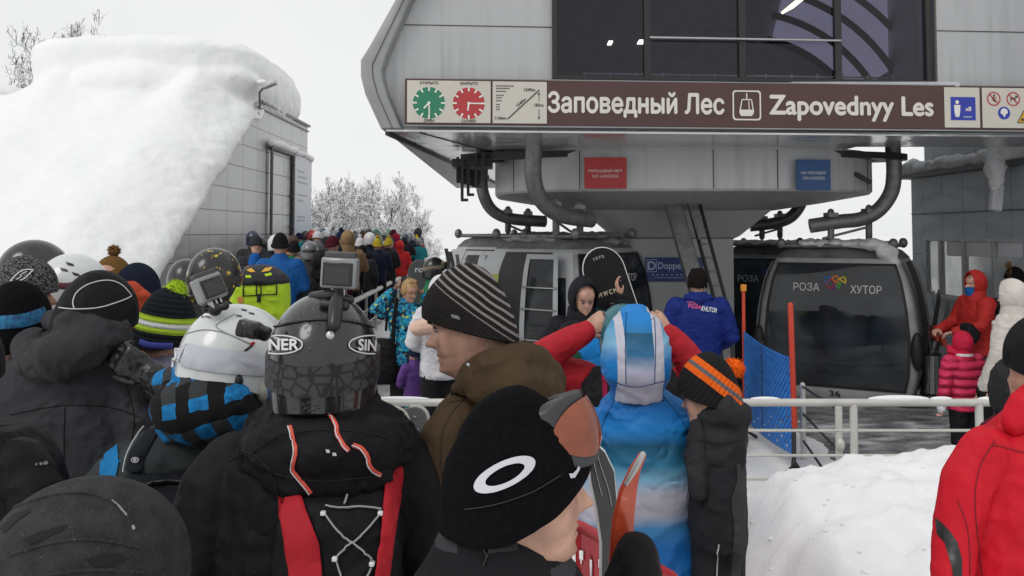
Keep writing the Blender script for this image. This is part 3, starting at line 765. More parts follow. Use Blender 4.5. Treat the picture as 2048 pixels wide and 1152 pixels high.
# pillar
CONC = mat('pillar_panel', (.34, .343, .346), .55, .1, var=.1, vs=1.0, bump=.05, bs=8)
mb = MB(); x0, x1 = P(1262, 600, 12).x, P(1468, 600, 12).x
mb.rings([[(x0, 12, -.05), (x1, 12, -.05), (x1, 13.6, -.05), (x0, 13.6, -.05)], [(x0, 12, 2.16), (x1, 12, 2.16), (x1, 13.6, 2.16), (x0, 13.6, 2.16)],
          [(x0-.08, 11.97, 2.2), (x1+.08, 11.97, 2.2), (x1+.08, 13.7, 2.2), (x0-.08, 13.7, 2.2)], [(x0-.46, 11.75, 2.55), (x1+.46, 11.75, 2.55), (x1+.46, 14, 2.55), (x0-.46, 14, 2.55)]])
pcx = (x0+x1)/2
def oval(cx, cy, rx, ry, z, e, n=72): return [(cx+rx*math.copysign(abs(math.cos(2*math.pi*j/n))**(2/e), math.cos(2*math.pi*j/n)), cy+ry*math.copysign(abs(math.sin(2*math.pi*j/n))**(2/e), math.sin(2*math.pi*j/n)), z) for j in range(n)]
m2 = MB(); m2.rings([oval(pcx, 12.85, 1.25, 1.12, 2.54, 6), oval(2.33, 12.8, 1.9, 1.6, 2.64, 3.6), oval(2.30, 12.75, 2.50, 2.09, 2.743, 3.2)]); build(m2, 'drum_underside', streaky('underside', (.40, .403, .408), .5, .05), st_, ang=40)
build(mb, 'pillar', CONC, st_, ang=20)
mb = MB(); mb.box(((x0+x1)/2, 11.995, 2.17), (x1-x0+.02, .02, .012)); build(mb, 'pillar_joint', DARK, st_)
# inclined strut and ladder
mb = MB(); mb.beam(P(1338, 382, 11.5), P(1412, 640, 10.7), .20, .16, up=(0, 1, 0)); sr = build(mb, 'strut', GALV, st_, bevel=.02)
mb = MB(); mb.beam(P(1328, 386, 11.55), P(1374, 520, 11.15), .07, .1, up=(0, 1, 0)); mb.beam(P(1372, 386, 11.42), P(1400, 480, 11.1), .03, .03, up=(0, 1, 0)); build(mb, 'strut_flange', GALV, sr)
lad = thing('ladder', 'thin dark steel ladder leaning beside the inclined strut below the drum', 'ladder', P(1440, 640, 10.9))
for a, b in ((1372, 1440), (1394, 1462)):
    mb = MB(); mb.tube([P(a, 388, 11.45), P(b, 640, 10.8), P(b+5, 760, 10.6)], .022, 8); build(mb, 'side_rail', DARK, lad)
for k in range(9):
    f = .08+k*.11; mb = MB(); a = P(1372, 388, 11.45).lerp(P(1440, 640, 10.8), f); b = P(1394, 388, 11.45).lerp(P(1462, 640, 10.8), f); mb.tube([a, b], .013, 6); build(mb, 'rung', GALV, lad)

# ---------------------------------------------------------------- long sign on the front
pr = Vector((1, .077, 0)).normalized()
pA = P(810, 250, YF-.02); pA = Vector((pA.x, fy(pA.x)-.05, pA.z))
SG = Plane(pA, pr, (0, 0, 1)); k_ = YF/F                                       # metres per pixel at the left end
def sx_(px): 
    t = (px-1024)/F; return (t*SG.o.y-SG.o.x)/(SG.r.x-t*SG.r.y)
def sz_(px, py):                      # height on the board of an image row, at that column
    x = sx_(px); y = SG.at(x, 0).y; return P(px, py, y).z-SG.o.z
sign = thing('station_sign', 'long brown sign board with the station name in cream letters and round dial panels', 'sign', SG.at(3, 0))
L = sx_(2048)+1.2; hS = sz_(810, 157)
mb = MB(); mb.prism([SG.at(0, 0), SG.at(L, 0), SG.at(L, hS), SG.at(0, hS)], -SG.n*.06); build(mb, 'board', BROWN, sign, bevel=.006)
mb = MB(); mb.prism([SG.at(0, -.014), SG.at(L, -.014), SG.at(L, 0), SG.at(0, 0)], -SG.n*.07); mb.prism([SG.at(0, hS), SG.at(L, hS), SG.at(L, hS+.01), SG.at(0, hS+.01)], -SG.n*.07); build(mb, 'edge_strip', ALUD, sign)
def panel(px0, px1, nm='panel'):
    mb = MB(); a, b = sx_(px0), sx_(px1); mb.prism([SG.at(a, .022, .008), SG.at(b, .022, .008), SG.at(b, hS-.018, .008), SG.at(a, hS-.018, .008)], -SG.n*.007); return build(mb, nm, CREAM, sign, bevel=.003)
p1, p2, p3, p4 = panel(813, 981), panel(985, 1094), panel(1893, 1964), panel(1969, 2110)
GRN = mat('dial_green', (.018, .19, .10), .5, var=.05); RED = mat('dial_red', (.42, .035, .04), .5, var=.05); BLU = mat('sign_blue', (.022, .04, .34), .5, var=.05); WHT = mat('sign_white', (.72, .70, .66), .5, var=0); YEL = mat('sign_yellow', (.6, .36, .02), .5, var=0)
hm = k_*1.0
def dial(px, m, hr, mn):
    cx, cy = sx_(px), hS*.475; mb = MB(); SG.disc(mb, cx, cy, 32*k_, .010); d = build(mb, 'dial', m, p1, fix=False)
    mb = MB()
    for i in range(12):
        a = R(30*i); SG.line(mb, [(cx+24*k_*math.sin(a), cy+24*k_*math.cos(a)), (cx+33*k_*math.sin(a), cy+33*k_*math.cos(a))], 3.4*k_, .012)
    for a, l, w in ((hr, 15, 3.4), (mn, 25, 2.6)): SG.line(mb, [(cx-2*k_*math.sin(R(a)), cy-2*k_*math.cos(R(a))), (cx+l*k_*math.sin(R(a)), cy+l*k_*math.cos(R(a)))], w*k_, .014)
    SG.disc(mb, cx, cy, 3*k_, .0145, 12); build(mb, 'dial_hands', WHT, d, fix=False)
dial(857, GRN, 222, 178); dial(937, RED, 188, 91)
mb = MB()
for b, px, y in (('ОТКРЫТО', 857, hS-8.5*k_), ('ЗАКРЫТО', 937, hS-8.5*k_), ('OPEN', 857, 8.5*k_), ('CLOSED', 937, 8.5*k_)): SG.text(mb, b, sx_(px), y, 5.6*k_, None, .02, .011)
build(mb, 'lettering', INK, p1)
mb = MB(); SG.line(mb, [(sx_(1015), 13*k_), (sx_(1079), 73*k_)], 2.4*k_, .011)
for b, px, y, an in (('1349m', 1059, 73*k_, 0), ('1166m', 1001, 15*k_, 0), ('183m', 1078, 42*k_, 0), ('1540m', 1042, 47*k_, .72)): SG.text(mb, b, sx_(px), y, 6.2*k_, None, .02, .011, ang=an)
for y0, y1 in ((50, 66), (34, 15)): SG.line(mb, [(sx_(1078), y0*k_), (sx_(1078), y1*k_)], 1.2*k_, .011)
for y, s in ((69, 1), (12, -1)): SG.poly(mb, [(sx_(1078)-2.6*k_, (y-6*s)*k_), (sx_(1078)+2.6*k_, (y-6*s)*k_), (sx_(1078), y*k_)], .011)
for i, (y, w) in enumerate(((79, 36), (74, 28), (68, 20), (60, 18), (55, 14), (49, 12), (41, 10), (36, 10), (31, 8))):
    for q in range(int(w/4)): SG.poly(mb, [(sx_(992)+q*4*k_, y*k_), (sx_(992)+(q*4+3)*k_, y*k_), (sx_(992)+(q*4+3)*k_, (y+2.2)*k_), (sx_(992)+q*4*k_, (y+2.2)*k_)], .011)
build(mb, 'lettering', INK, p2)
mb = MB(); b1 = sx_(1097); SG.text(mb, 'Заповедный Лес', (sx_(1097)+sx_(1450))/2, hS*.5-.006, .258, sx_(1450)-sx_(1097), .03, .004)
SG.text(mb, 'Zapovednyy Les', (sx_(1542)+sx_(1870))/2, hS*.5-.022, .258, sx_(1870)-sx_(1542), .03, .004)
# round-cornered frame with a cabin pictogram
cx, cy = sx_(1496), hS*.5; q = []
for sx, sy, a0 in ((1, 1, 0), (-1, 1, 90), (-1, -1, 180), (1, -1, 270)):
    for a in range(0, 91, 15): q.append(((1-.22)*sx+.22*math.cos(R(a0+a)), (1-.22)*sy+.22*math.sin(R(a0+a))))
SG.ring(mb, cx, cy, 30*k_, 3*k_, .004, ry=31*k_, pts=q)
w = k_; SG.poly(mb, [(cx-1.3*w, cy+12*w), (cx+1.3*w, cy+12*w), (cx+1.3*w, cy+25*w), (cx-1.3*w, cy+25*w)], .004)
o = [(-10, 12), (10, 12), (14, -14), (10, -21), (-12, -21), (-15, -14)]; i_ = [(-7.5, 9.5), (7.5, 9.5), (10, -8), (-11, -8)]
SG.line(mb, [(cx+a*w, cy+b*w) for a, b in o+o[:1]], 2.4*w, .004)
SG.poly(mb, [(cx-13*w, cy-9*w), (cx+13*w, cy-9*w), (cx+12*w, cy-16*w), (cx+9*w, cy-20.5*w), (cx-11.5*w, cy-20.5*w), (cx-14*w, cy-15*w)], .0045)
SG.line(mb, [(cx+4*w, cy+10*w), (cx+5*w, cy-9*w)], 2*w, .005)
build(mb, 'station_name', LETW, sign)
mb = MB(); a, b = sx_(1905), sx_(1955); SG.poly(mb, [(a, 20*k_), (b, 20*k_), (b, 69*k_), (a, 69*k_)], .010); bp = build(mb, 'pictogram', BLU, p3, fix=False)
mb = MB(); cx = sx_(1918); SG.disc(mb, cx, 58*k_, 4*k_, .012, 16); SG.poly(mb, [(cx-7*k_, 52*k_), (cx+7*k_, 52*k_), (cx+6*k_, 36*k_), (cx+4*k_, 27*k_), (cx-4*k_, 27*k_), (cx-6*k_, 36*k_)], .012)
SG.text(mb, 'x8', sx_(1940), 44*k_, 9*k_, None, .03, .012); SG.text(mb, '........', sx_(1938), 27*k_, 2*k_, 17*k_, .02, .012); build(mb, 'pictogram_marks', WHT, bp, fix=False)
for px in (1992, 2031):
    mb = MB(); SG.ring(mb, sx_(px), 66*k_, 15*k_, 2.6*k_, .011); SG.line(mb, [(sx_(px)-9*k_, 75*k_), (sx_(px)+9*k_, 57*k_)], 2.4*k_, .0125); rr_ = build(mb, 'ban_ring', RED, p4, fix=False)
    mb = MB(); c = sx_(px)
    if px < 2000: SG.disc(mb, c+1*k_, 73*k_, 2.4*k_, .0115, 12); SG.line(mb, [(c, 70*k_), (c-2*k_, 64*k_), (c+4*k_, 60*k_)], 3*k_, .0115); SG.line(mb, [(c-4*k_, 67*k_), (c+6*k_, 68*k_)], 1.6*k_, .0115)
    else: SG.line(mb, [(c-6*k_, 67*k_), (c+5*k_, 67*k_)], 4*k_, .0115); SG.line(mb, [(c-5*k_, 67*k_), (c-6*k_, 60*k_)], 1.6*k_, .0115); SG.line(mb, [(c+4*k_, 67*k_), (c+5*k_, 60*k_)], 1.6*k_, .0115); SG.disc(mb, c+7*k_, 71*k_, 2.6*k_, .0115, 10)
    build(mb, 'ban_figure', INK, rr_, fix=False)
mb = MB(); SG.disc(mb, sx_(2012), 36*k_, 13.5*k_, .010); bb = build(mb, 'notice', BLU, p4, fix=False)
mb = MB(); c = sx_(2012); SG.poly(mb, [(c+8*k_*math.cos(R(a)), (38+8*math.sin(R(a)))*k_) for a in range(-20, 220, 20)]+[(c-3*k_, 32*k_), (c+1*k_, 26*k_), (c+3*k_, 33*k_)], .012); SG.line(mb, [(c-8*k_, 15*k_), (c+2*k_, 15*k_)], 2*k_, .012); build(mb, 'notice_figure', WHT, bb, fix=False)
mb = MB(); c = sx_(2052); SG.poly(mb, [(c-15*k_, 16*k_), (c+15*k_, 16*k_), (c, 42*k_)], .010); tr_ = build(mb, 'warning_triangle', YEL, p4, fix=False)
mb = MB(); SG.line(mb, [(c-15*k_, 16*k_), (c+15*k_, 16*k_), (c, 42*k_), (c-15*k_, 16*k_)], 1.6*k_, .012); SG.poly(mb, [(c-8*k_, 20*k_), (c+1*k_, 20*k_), (c-2*k_, 26*k_), (c-6*k_, 25*k_)], .012); build(mb, 'warning_marks', INK, tr_, fix=False)

# boards on the drum
def flat_board(nm, lab, px0, px1, py0, py1, d, m, lines, colm):
    a, b = P(px0, py1, d), P(px1, py0, d); pl = Plane((a.x, d, a.z), (1, 0, 0), (0, 0, 1)); w, h = b.x-a.x, b.z-a.z
    r = thing(nm, lab, 'sign', pl.at(w/2, 0)); mb = MB(); mb.prism([pl.at(0, 0), pl.at(w, 0), pl.at(w, h), pl.at(0, h)], -pl.n*.02); build(mb, 'board', m, r, bevel=.003)
    for body, y, hh, ww, bo in lines: mb = MB(); pl.text(mb, body, w/2, h*y, h*hh, w*ww, bo, .003); build(mb, 'lettering', colm, r)
    return r, pl, w, h
flat_board('notice_board', 'red board on the drum reading no landing in Russian and English', 1169, 1253, 315, 377, 10.57, mat('board_red', (.45, .022, .026), .4, var=.04), (('ПОСАДКИ НЕТ', .56, .10, .80, .02), ('NO LANDING', .40, .10, .62, .0)), WHT)
flat_board('notice_board', 'blue board on the drum reading on landing in Russian and English', 1594, 1661, 319, 381, 10.57, mat('board_blue', (.010, .075, .24), .4, var=.04), (('НА ПОСАДКУ', .56, .10, .72, .02), ('ON LANDING', .40, .10, .64, .0)), WHT)
r, pl, w, h = flat_board('company_plate', 'dark blue plate with a letter D emblem on the pillar, half behind the strut', 1291, 1406, 515, 563, 11.97, mat('plate_blue', (.012, .028, .16), .4, var=.04), (('______________', .16, .02, .7, .0), ('- - - - - - - - - -', .28, .03, .78, .02)), mat('plate_letter', (.30, .36, .55), .5, var=0))
mb = MB(); pl.text(mb, 'Doppelmayr', w*.22, h*.62, h*.36, w*.72, .01, .003, align='L'); pl.text(mb, 'D', w*.11, h*.66, h*.34, None, .02, .003); pl.ring(mb, w*.11, h*.66, w*.085, .006, .003, ry=h*.26, pts=[(1, 1), (-1, 1), (-1, -1), (1, -1)]); build(mb, 'company_name', mat('plate_letter2', (.42, .48, .66), .5, var=0), r)

# ================================================================ cable cars
GL = NT('cabin_glass', .06, spec=.5, coat=.0); v = GL.tc.outputs['Object']
f1 = GL.noise(GL.mapping((1, 1, .8)), 2.2, 5)
GL.color(GL.ramp(f1, [(.35, (.012, .014, .017)), (.72, (.040, .046, .054))])); GL.rough(GL.rng(f1, .4, .7, .03, .16)); GL.b.inputs['IOR'].default_value = 1.5
GLASS = GL.m
GL2 = NT('cabin_glass_sky_painted', .08); GL2.color(GL2.ramp(GL2.noise(GL2.mapping((1, 1, 1.6)), 2.0, 5), [(.3, (.03, .04, .048)), (.7, (.12, .155, .185))])); GLASS2 = GL2.m  # lighter copy of the cabin glass, sky reflection put into its colour
GL3 = NT('frosted_cabin_glass', .1); GL3.color(GL3.ramp(GL3.noise(GL3.mapping((1, 1, 1)), 2.6, 6), [(.46, (.014, .016, .019)), (.62, (.05, .056, .062)), (.72, (.30, .31, .32))])); GL3 = GL3.m
FRAME = mat('cabin_frame', (.42, .425, .43), .36, .12, var=.15, vs=5, bump=.1, bs=90)
LIGHTP = mat('cabin_panel', (.42, .43, .44), .35, .2, var=.1, vs=4)
ROOFM = mat('cabin_roof', (.16, .163, .168), .55, .1, var=.35, vs=7, bump=.3, bs=60)
RUB = mat('rubber', (.012, .012, .013), .6)
CZs = [0, .03, .13, .44, .87, 1.25, 1.55, 1.72, 1.84, 1.93, 1.985]
CWs = [.70, .76, .87, .955, .975, .94, .88, .825, .765, .68, .56]
def hw(z, k=1.0): return float(np.interp(z, CZs, CWs))*k
def hl(z): return float(np.interp(z, CZs, CWs))*.82+.02
def rrect(w, l, z, r=.16, n=6):
    q = []
    for sx, sy, a0 in ((1, 1, 0), (-1, 1, 90), (-1, -1, 180), (1, -1, 270)):
        for i in range(n+1): a = R(a0+90*i/n); q.append((sx*(w-r)+r*math.cos(a), sy*(l-r)+r*math.sin(a), z))
    return q
ZG = [0.0, .03, .08, .13, .25, .44, .65, .87, 1.05, 1.25, 1.42, 1.55, 1.65, 1.72, 1.79, 1.84, 1.89, 1.93, 1.96, 1.985]
def facepatch(mb, side, u0, u1, z0, z1, off, n=14, m=10, inset=True):
    # side: 'y-','y+','x-','x+'; u0,u1 as fractions (-1..1) of the half width at each height
    rs = []
    for i in range(n+1):
        z = z0+(z1-z0)*i/n; row = []
        for j in range(m+1):
            f = u0+(u1-u0)*j/m
            if side[0] == 'y': x = f*hw(z); y = (hl(z)+off)*(1 if side[1] == '+' else -1); row.append((x, y, z))
            else: y = f*hl(z); x = (hw(z)+off)*(1 if side[1] == '+' else -1); row.append((x, y, z))
        rs.append(row)
    return mb.grid(rs)
FL = [('#b5303a', [(-.10, .0), (-.04, .06), (0, .0), (-.05, -.05)]), ('#2f6fb0', [(-.13, .07), (-.06, .09), (-.09, .0)]), ('#d9822b', [(-.03, .08), (.03, .1), (.04, .02), (.0, .04)]),
      ('#4aa04a', [(.02, -.02), (.07, .02), (.05, -.05)]), ('#d9c33a', [(.06, .07), (.12, .09), (.13, .02), (.08, .05)]), ('#7a3a8c', [(.02, -.04), (-.01, .0), (-.03, -.06)])]
def emblem(par, x, y, z, s):
    for k, (c, pts) in enumerate(FL):
        mb = MB(); q = smoothline(pts+[pts[0]], 5)
        rs = []
        mb.tube([(x+a*s, (1 if y > 0 else -1)*(hl(z+b*s)+.012), z+b*s) for a, b in q], .011*s, 6)
        build(mb, 'emblem_loop', mat('emblem'+c, srgb(c), .5, var=0), par, local=True)
def cabin(name, label, loc, rz, num=None, opened=None, leaves=None, glass=None):
    GLASS = glass or globals()['GLASS']
    r = thing('cable_car', label, 'cable car', loc, 'cable cars at the station', rz)
    mb = MB(); mb.rings([rrect(hw(z), hl(z), z, min(.17, hw(z)*.3)) for z in ZG]); body = build(mb, 'body', FRAME, r, local=True, ang=50); mb = MB(); zt = [z for z in ZG if z >= 1.84]; mb.rings([rrect(hw(z)+.006, hl(z)+.006, z+.004, min(.17, hw(z)*.3)) for z in zt]); build(mb, 'roof', ROOFM, r, local=True, ang=50)
    for sd in ('y-', 'y+'):
        mb = MB(); facepatch(mb, sd, -.88, .88, .25, 1.76, .006); w = build(mb, 'window', GLASS, r, local=True)
        mb = MB(); 
        for u in (-.875, .875): facepatch(mb, sd, u-.012, u+.022, .23, 1.78, .012, 14, 1)
        facepatch(mb, sd, -.90, .90, 1.76, 1.785, .012, 1, 10); facepatch(mb, sd, -.89, .89, .225, .252, .012, 1, 10); build(mb, 'window_seal', RUB, w, local=True)
        s = -1 if sd == 'y-' else 1
        for sx in (-1, 1):
            mb = MB(); mb.ell((sx*hw(.75)*.97, s*hl(.75)*.97, .74), (.075, .09, .23)); build(mb, 'bumper', RUB, r, local=True)
        mb = MB(); pl = Plane((0, s*(hl(1.5)+.012), 1.5), (-s*1, 0, 0), (0, 0, 1))
        pl.text(mb, 'РОЗА', -.34, -.02, .10, .32, .01, .0); pl.text(mb, 'ХУТОР', .37, -.035, .10, .36, .01, .0)
        mb.v = [(x, s*(hl(z)+.0075)+(y-s*(hl(1.5)+.012)), z) for x, y, z in mb.v]
        build(mb, 'lettering', mat('cabin_letter', (.55, .56, .57), .5, var=0), w, local=True)
        emblem(w, .0, s*(hl(1.5)+.016), 1.52, 1.0)
        if num and s < 0:
            mb = MB(); pl = Plane((0, s*(hl(.15)+.012), .15), (1, 0, 0), (0, 0, 1)); pl.text(mb, num, -.02, .0, .075, .13, .02, .0); mb.v = [(x, s*(hl(z)+.006)+(y-s*(hl(.15)+.012)), z) for x, y, z in mb.v]; build(mb, 'number', RUB, r, local=True)
    for sd in ('x-', 'x+'):
        s = -1 if sd == 'x-' else 1; op = opened == sd
        mb = MB(); facepatch(mb, sd, -.985, -.55, .08, 1.80, .006); build(mb, 'side_panel', LIGHTP, r, local=True)
        mb = MB(); facepatch(mb, sd, .52, .96, .10, 1.80, .006); build(mb, 'side_panel', LIGHTP, r, local=True)
        for u in (-.72, .72): mb = MB(); facepatch(mb, sd, u-.12, u+.12, .95, 1.5, .010); build(mb, 'side_window', GLASS, r, local=True)
        mb = MB(); facepatch(mb, sd, -.55, .55, .08, 1.80, .0065); build(mb, 'doorway', mat('cabin_inside', (.02, .021, .024), .5), r, local=True)
        for q in ((-1,) if (op and leaves) else (-1, 1)):
            sh = q*(.26 if op else .0)+ (0 if op else 0); off = .10 if op else .02
            u0, u1 = (q*.25-.235, q*.25+.235)
            if op: u0, u1 = leaves or (u0+q*.47, u1+q*.47)
            mb = MB(); facepatch(mb, sd, u0+.03, u1-.03, .12, 1.72, off); dg = build(mb, 'door', GLASS, r, local=True)
            mb = MB()
            for u in (u0, u1-.05): facepatch(mb, sd, u-.02, u+.07, .08, 1.78, off+.012, 14, 1)
            for z in (.08, 1.72): facepatch(mb, sd, u0, u1, z, z+.06, off+.012, 1, 6)
            build(mb, 'door_frame', LIGHTP, dg, local=True)
            mb = MB()
            for z in (.75, 1.12, 1.38): mb.tube([((hw(z)+off+.03)*s, (u0+.02)*hl(z), z), ((hw(z)+off+.03)*s, (u1-.02)*hl(z), z)], .012, 6)
            build(mb, 'ski_holder', STEEL, dg, local=True)
    # roof rails, fittings, hanger fork
    mb = MB()
    for sx in (-1, 1): mb.tube([(sx*.66, -.62, 2.0), (sx*.66, .62, 2.0)], .028, 8)
    for sy in (-1, 1): mb.tube([(-.66, sy*.60, 2.0), (.66, sy*.60, 2.0)], .028, 8)
    for sx in (-1, 1):
        for sy in (-1, 1): mb.ell((sx*.68, sy*.62, 2.03), (.06, .06, .07), nu=10, nv=6)
    mb.beam((-.45, 0, 2.0), (.45, 0, 2.0), .5, .06); build(mb, 'roof_frame', GALV, r, local=True, bevel=.008)
    return r
def snow_lumps(par, pts, seed, m=None, nm='roof_ice'):
    mb = MB()
    for x, y, z, a, b, c in pts: mb.ell((x, y, z), (a, b, c), nu=14, nv=8)
    me = fuse(mb, .022, 2); bumpy(me, .025, 9, seed); link(nm, me, m or SNOW_R, par, local=True)
ICE = mat('dirty_ice', (.26, .265, .27), .5, var=.45, vs=9, bump=.6, bs=40)
def hanger(par, pts, rad, fork, m=GALV):
    # pts world; shifted into the cabin's frame
    M = (Matrix.Translation(par.location) @ Matrix.Rotation(par.rotation_euler.z, 4, 'Z')).inverted()
    q = [Vector(p) for p in smoothline([tuple(p) for p in pts], 6)]
    mb = MB(); mb.tube(q, rad, 12, False); mb.xf(M); h = build(mb, 'hanger_arm', m, par, local=True)
    mb = MB()
    for a, b in fork: mb.tube([a+Vector((0, 0, rad*1.5)), b], .045, 8); mb.box(a+Vector((0, 0, rad*1.1)), (.13, .2, .06))
    mb.tube([fork[0][0]-Vector((0, 0, .1)), fork[1][1]+Vector((-.1, 0, .02))], .018, 6)
    mb.xf(M); build(mb, 'hanger_fork', m, h, local=True, bevel=.006)
c36 = P(1686, 790, 11.95)
A = cabin('a', 'grey cable car numbered 36 with dark end window and doors open at its right', (c36.x, 11.85, c36.z), R(-29), '36', 'x+')
hanger(A, [P(1784, 250, 11.3), P(1786, 300, 11.3), P(1788, 345, 11.3), P(1782, 385, 11.35), P(1757, 420, 11.4), P(1722, 438, 11.45), P(1680, 443, 11.5), P(1620, 452, 11.55)], .095, [(P(1738, 438, 11.45), P(1738, 478, 11.5)), (P(1662, 446, 11.5), P(1662, 480, 11.5))])
snow_lumps(A, [(-.35+.16*k, -.45+.05*math.sin(k), 2.03, .14, .24, .055) for k in range(5)]+[(.42, -.62, 2.02, .2, .16, .07), (.6, -.6, 1.93, .14, .14, .1), (.68, -.58, 1.78, .08, .1, .1)], 2)
snow_lumps(A, [(-.5+.2*k, .2, 2.0, .16, .4, .05) for k in range(6)], 4, ICE)
B2 = cabin('b', 'grey cable car half hidden behind number 36 with paler reflecting window', (P(1560, 700, 14.3).x, 14.3, c36.z-.02), R(-26), glass=GLASS2)
hanger(B2, [P(1606, 395, 13.7), P(1598, 415, 13.7), P(1580, 435, 13.7), P(1550, 446, 13.75), P(1500, 452, 13.8)], .09, [(P(1560, 444, 13.75), P(1560, 472, 13.8)), (P(1524, 449, 13.75), P(1524, 474, 13.8))])
snow_lumps(B2, [(-.5+.25*k, -.4, 2.02, .2, .25, .05) for k in range(5)], 7, SNOW_R)
cl = P(1130, 470, 11.75)
Cc = cabin('c', 'frosty cable car turned to show its side doors, behind the man lifting a snowboard', (cl.x, 11.75, .2), R(52), None, 'x-', (-.76, -.10), GL3)
hanger(Cc, [P(1068, 235, 10.3), P(1068, 300, 10.3), P(1066, 345, 10.35), P(1074, 385, 10.45), P(1096, 415, 10.6), P(1130, 432, 10.8), P(1183, 440, 11.1)], .10, [(P(1112, 426, 10.75), P(1112, 466, 10.9)), (P(1160, 432, 11.0), P(1160, 468, 11.1))])
snow_lumps(Cc, [(-.1+.13*k, -.35, 2.0, .16, .3, .05) for k in range(5)]+[(-.6, .1, 1.96, .12, .5, .06)], 9, ICE)
snow_lumps(Cc, [(.25, -.55, 1.93, .22, .13, .06), (.52, -.5, 1.9, .16, .13, .07)], 12, ICE, 'frost')
Dd = cabin('d', 'pale cable car behind the frosty one at the left end of the drum', (P(1038, 470, 13.4).x, 13.4, .2), R(52))
hanger(Dd, [P(968, 300, 12.6), P(964, 345, 12.6), P(966, 385, 12.6), P(984, 420, 12.7), P(1020, 437, 12.8), P(1090, 443, 13.0)], .085, [(P(1016, 436, 12.8), P(1016, 462, 12.9)), (P(1056, 440, 12.9), P(1056, 464, 13.0))])
snow_lumps(Dd, [(-.1+.15*k, -.3, 2.0, .2, .4, .05) for k in range(5)], 15, ICE)
# shield emblem on the left car's near panel
def local_pt(o, p): return (Matrix.Translation(o.location) @ Matrix.Rotation(o.rotation_euler.z, 4, 'Z')).inverted() @ Vector(p)
for (cc, col, z0, z1) in ((0, (.35, .40, .08), 1.37, 1.52), (1, (.03, .05, .25), 1.22, 1.37)):
    mb = MB()
    n = 6; rs = []
    for i in range(n+1):
        z = z0+(z1-z0)*i/n; ww = .062 if z > 1.36 else .062*math.sqrt(max(0.02, (z-1.22)/.14))
        rs.append([(-(hw(z)+.014), yy, z) for yy in (.46-ww, .46, .46+ww)])
    mb.grid(rs); build(mb, 'shield', mat('shield%d' % cc, col, .5, var=0), Cc, local=True)

# ================================================================ right building
RXW = 6.5
rb = thing('lodge', 'dark grey panelled building with tall windows and a snow covered ledge at the right edge', 'building', (9, 11, 0))
PAN = panel_mat('lodge_panels', (.44, .47, .50), .62, .62, (1, 2), (.1, -.05), .007, .5, .2, .45)
zl = P(1822, 352, 14.4).z
zw0, zw1 = PXW(1850, 592, RXW).z, PXW(1850, 474, RXW).z
ya, yb = PXW(1848, 500, RXW).y, 8.0
mb = MB()
mb.box((RXW+3, 11.2, (zl+.0)/2+zw1/2), (6, 6.4, zl-zw1))
mb.box((RXW+3, 11.2, zw0/2-.1), (6, 6.4, zw0+.2)); mb.box((RXW+3, (ya+14.4)/2, (zw0+zw1)/2), (6, 14.4-ya, zw1-zw0))
build(mb, 'wall', PAN, rb)
mb = MB(); mb.box((RXW+3.15, 11.2, zl+1.4), (5.9, 6.3, 2.8)); build(mb, 'upper_wall', PAN, rb)
mb = MB(); mb.box((RXW-.06, 11.2, zl-.03), (.3, 6.5, .06)); mb.box((RXW-.003, 11.2, zl-.62), (.02, 6.42, .01)); build(mb, 'ledge', mat('ledge', (.10, .105, .11), .5, .2), rb)
mb = MB(); mb.tube([(RXW-.08, 14.45-k*.35, zl+.08+.02*math.sin(k*2.1)) for k in range(19)], [.12+.025*math.sin(k*1.7) for k in range(19)], 12); me = fuse(mb, .03, 3); bumpy(me, .04, 6, 3); link('ledge_snow', me, SNOW_R, rb)
mb = MB(); mb.box((RXW+.62, (ya+yb)/2, (zw0+zw1)/2), (.04, ya-yb, zw1-zw0)); inside = build(mb, 'window_back', mat('lodge_inside', (.10, .11, .12), .7), rb)
wf = MB(); ys_ = [PXW(px, 500, RXW).y for px in (1850, 1878, 1925, 1985, 2049)]+[10.3, 9.4]
for y in ys_: wf.box((RXW+.015, y, (zw0+zw1)/2), (.04, .07, zw1-zw0))
wf.box((RXW+.017, (ya+yb)/2, zw1-.03), (.05, ya-yb, .06)); wf.box((RXW-.0, (ya+yb)/2, zw0+.03), (.1, ya-yb, .06))
w_ = build(wf, 'window_frame', mat('lodge_frame', (.46, .47, .48), .45, .1), rb, bevel=.006)
LG = NT('lodge_glass', .10, .25); LG.color(LG.ramp(LG.noise(LG.tc.outputs['Object'], 3), [(.35, (.62, .65, .66)), (.65, (.88, .89, .90))])); LG.b.inputs['IOR'].default_value = 2.2  # near-white base colour paints in the sky these panes reflect
for a, b in zip(ys_[:-1], ys_[1:]): mb = MB(); mb.box((RXW+.04, (a+b)/2, (zw0+zw1)/2), (.012, a-b-.06, zw1-zw0-.08)); build(mb, 'pane', LG.m, w_)
mb = MB()
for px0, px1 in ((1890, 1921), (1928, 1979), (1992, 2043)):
    y0, y1 = PXW(px0, 490, RXW).y, PXW(px1, 490, RXW).y; mb = MB(); mb.box((RXW+.03, (y0+y1)/2, PXW(px0, 494, RXW).z), (.012, y0-y1, .26)); build(mb, 'painted_reflection', mat('reflection_paint', (.90, .91, .92), .6, var=.03), w_)  # no real blinds: pale slabs painted as sky mirrored in the upper panes
fl = thing('floodlight', 'long white floodlight on a snow laden arm fixed to the panelled lodge', 'lamp', PXW(1990, 380, RXW-.3))
mb = MB(); mb.box(PXW(1993, 395, RXW-.35), (.14, .10, .36), Matrix.Rotation(R(14), 3, 'Y') @ Matrix.Rotation(R(-14), 3, 'X')); build(mb, 'lamp_head', WHITE, fl, bevel=.02)
mb = MB(); mb.tube([PXW(1992, 365, RXW-.35), PXW(1992, 340, RXW-.2), PXW(1992, 335, RXW+.05)], .035, 8); build(mb, 'arm', GREYM, fl)
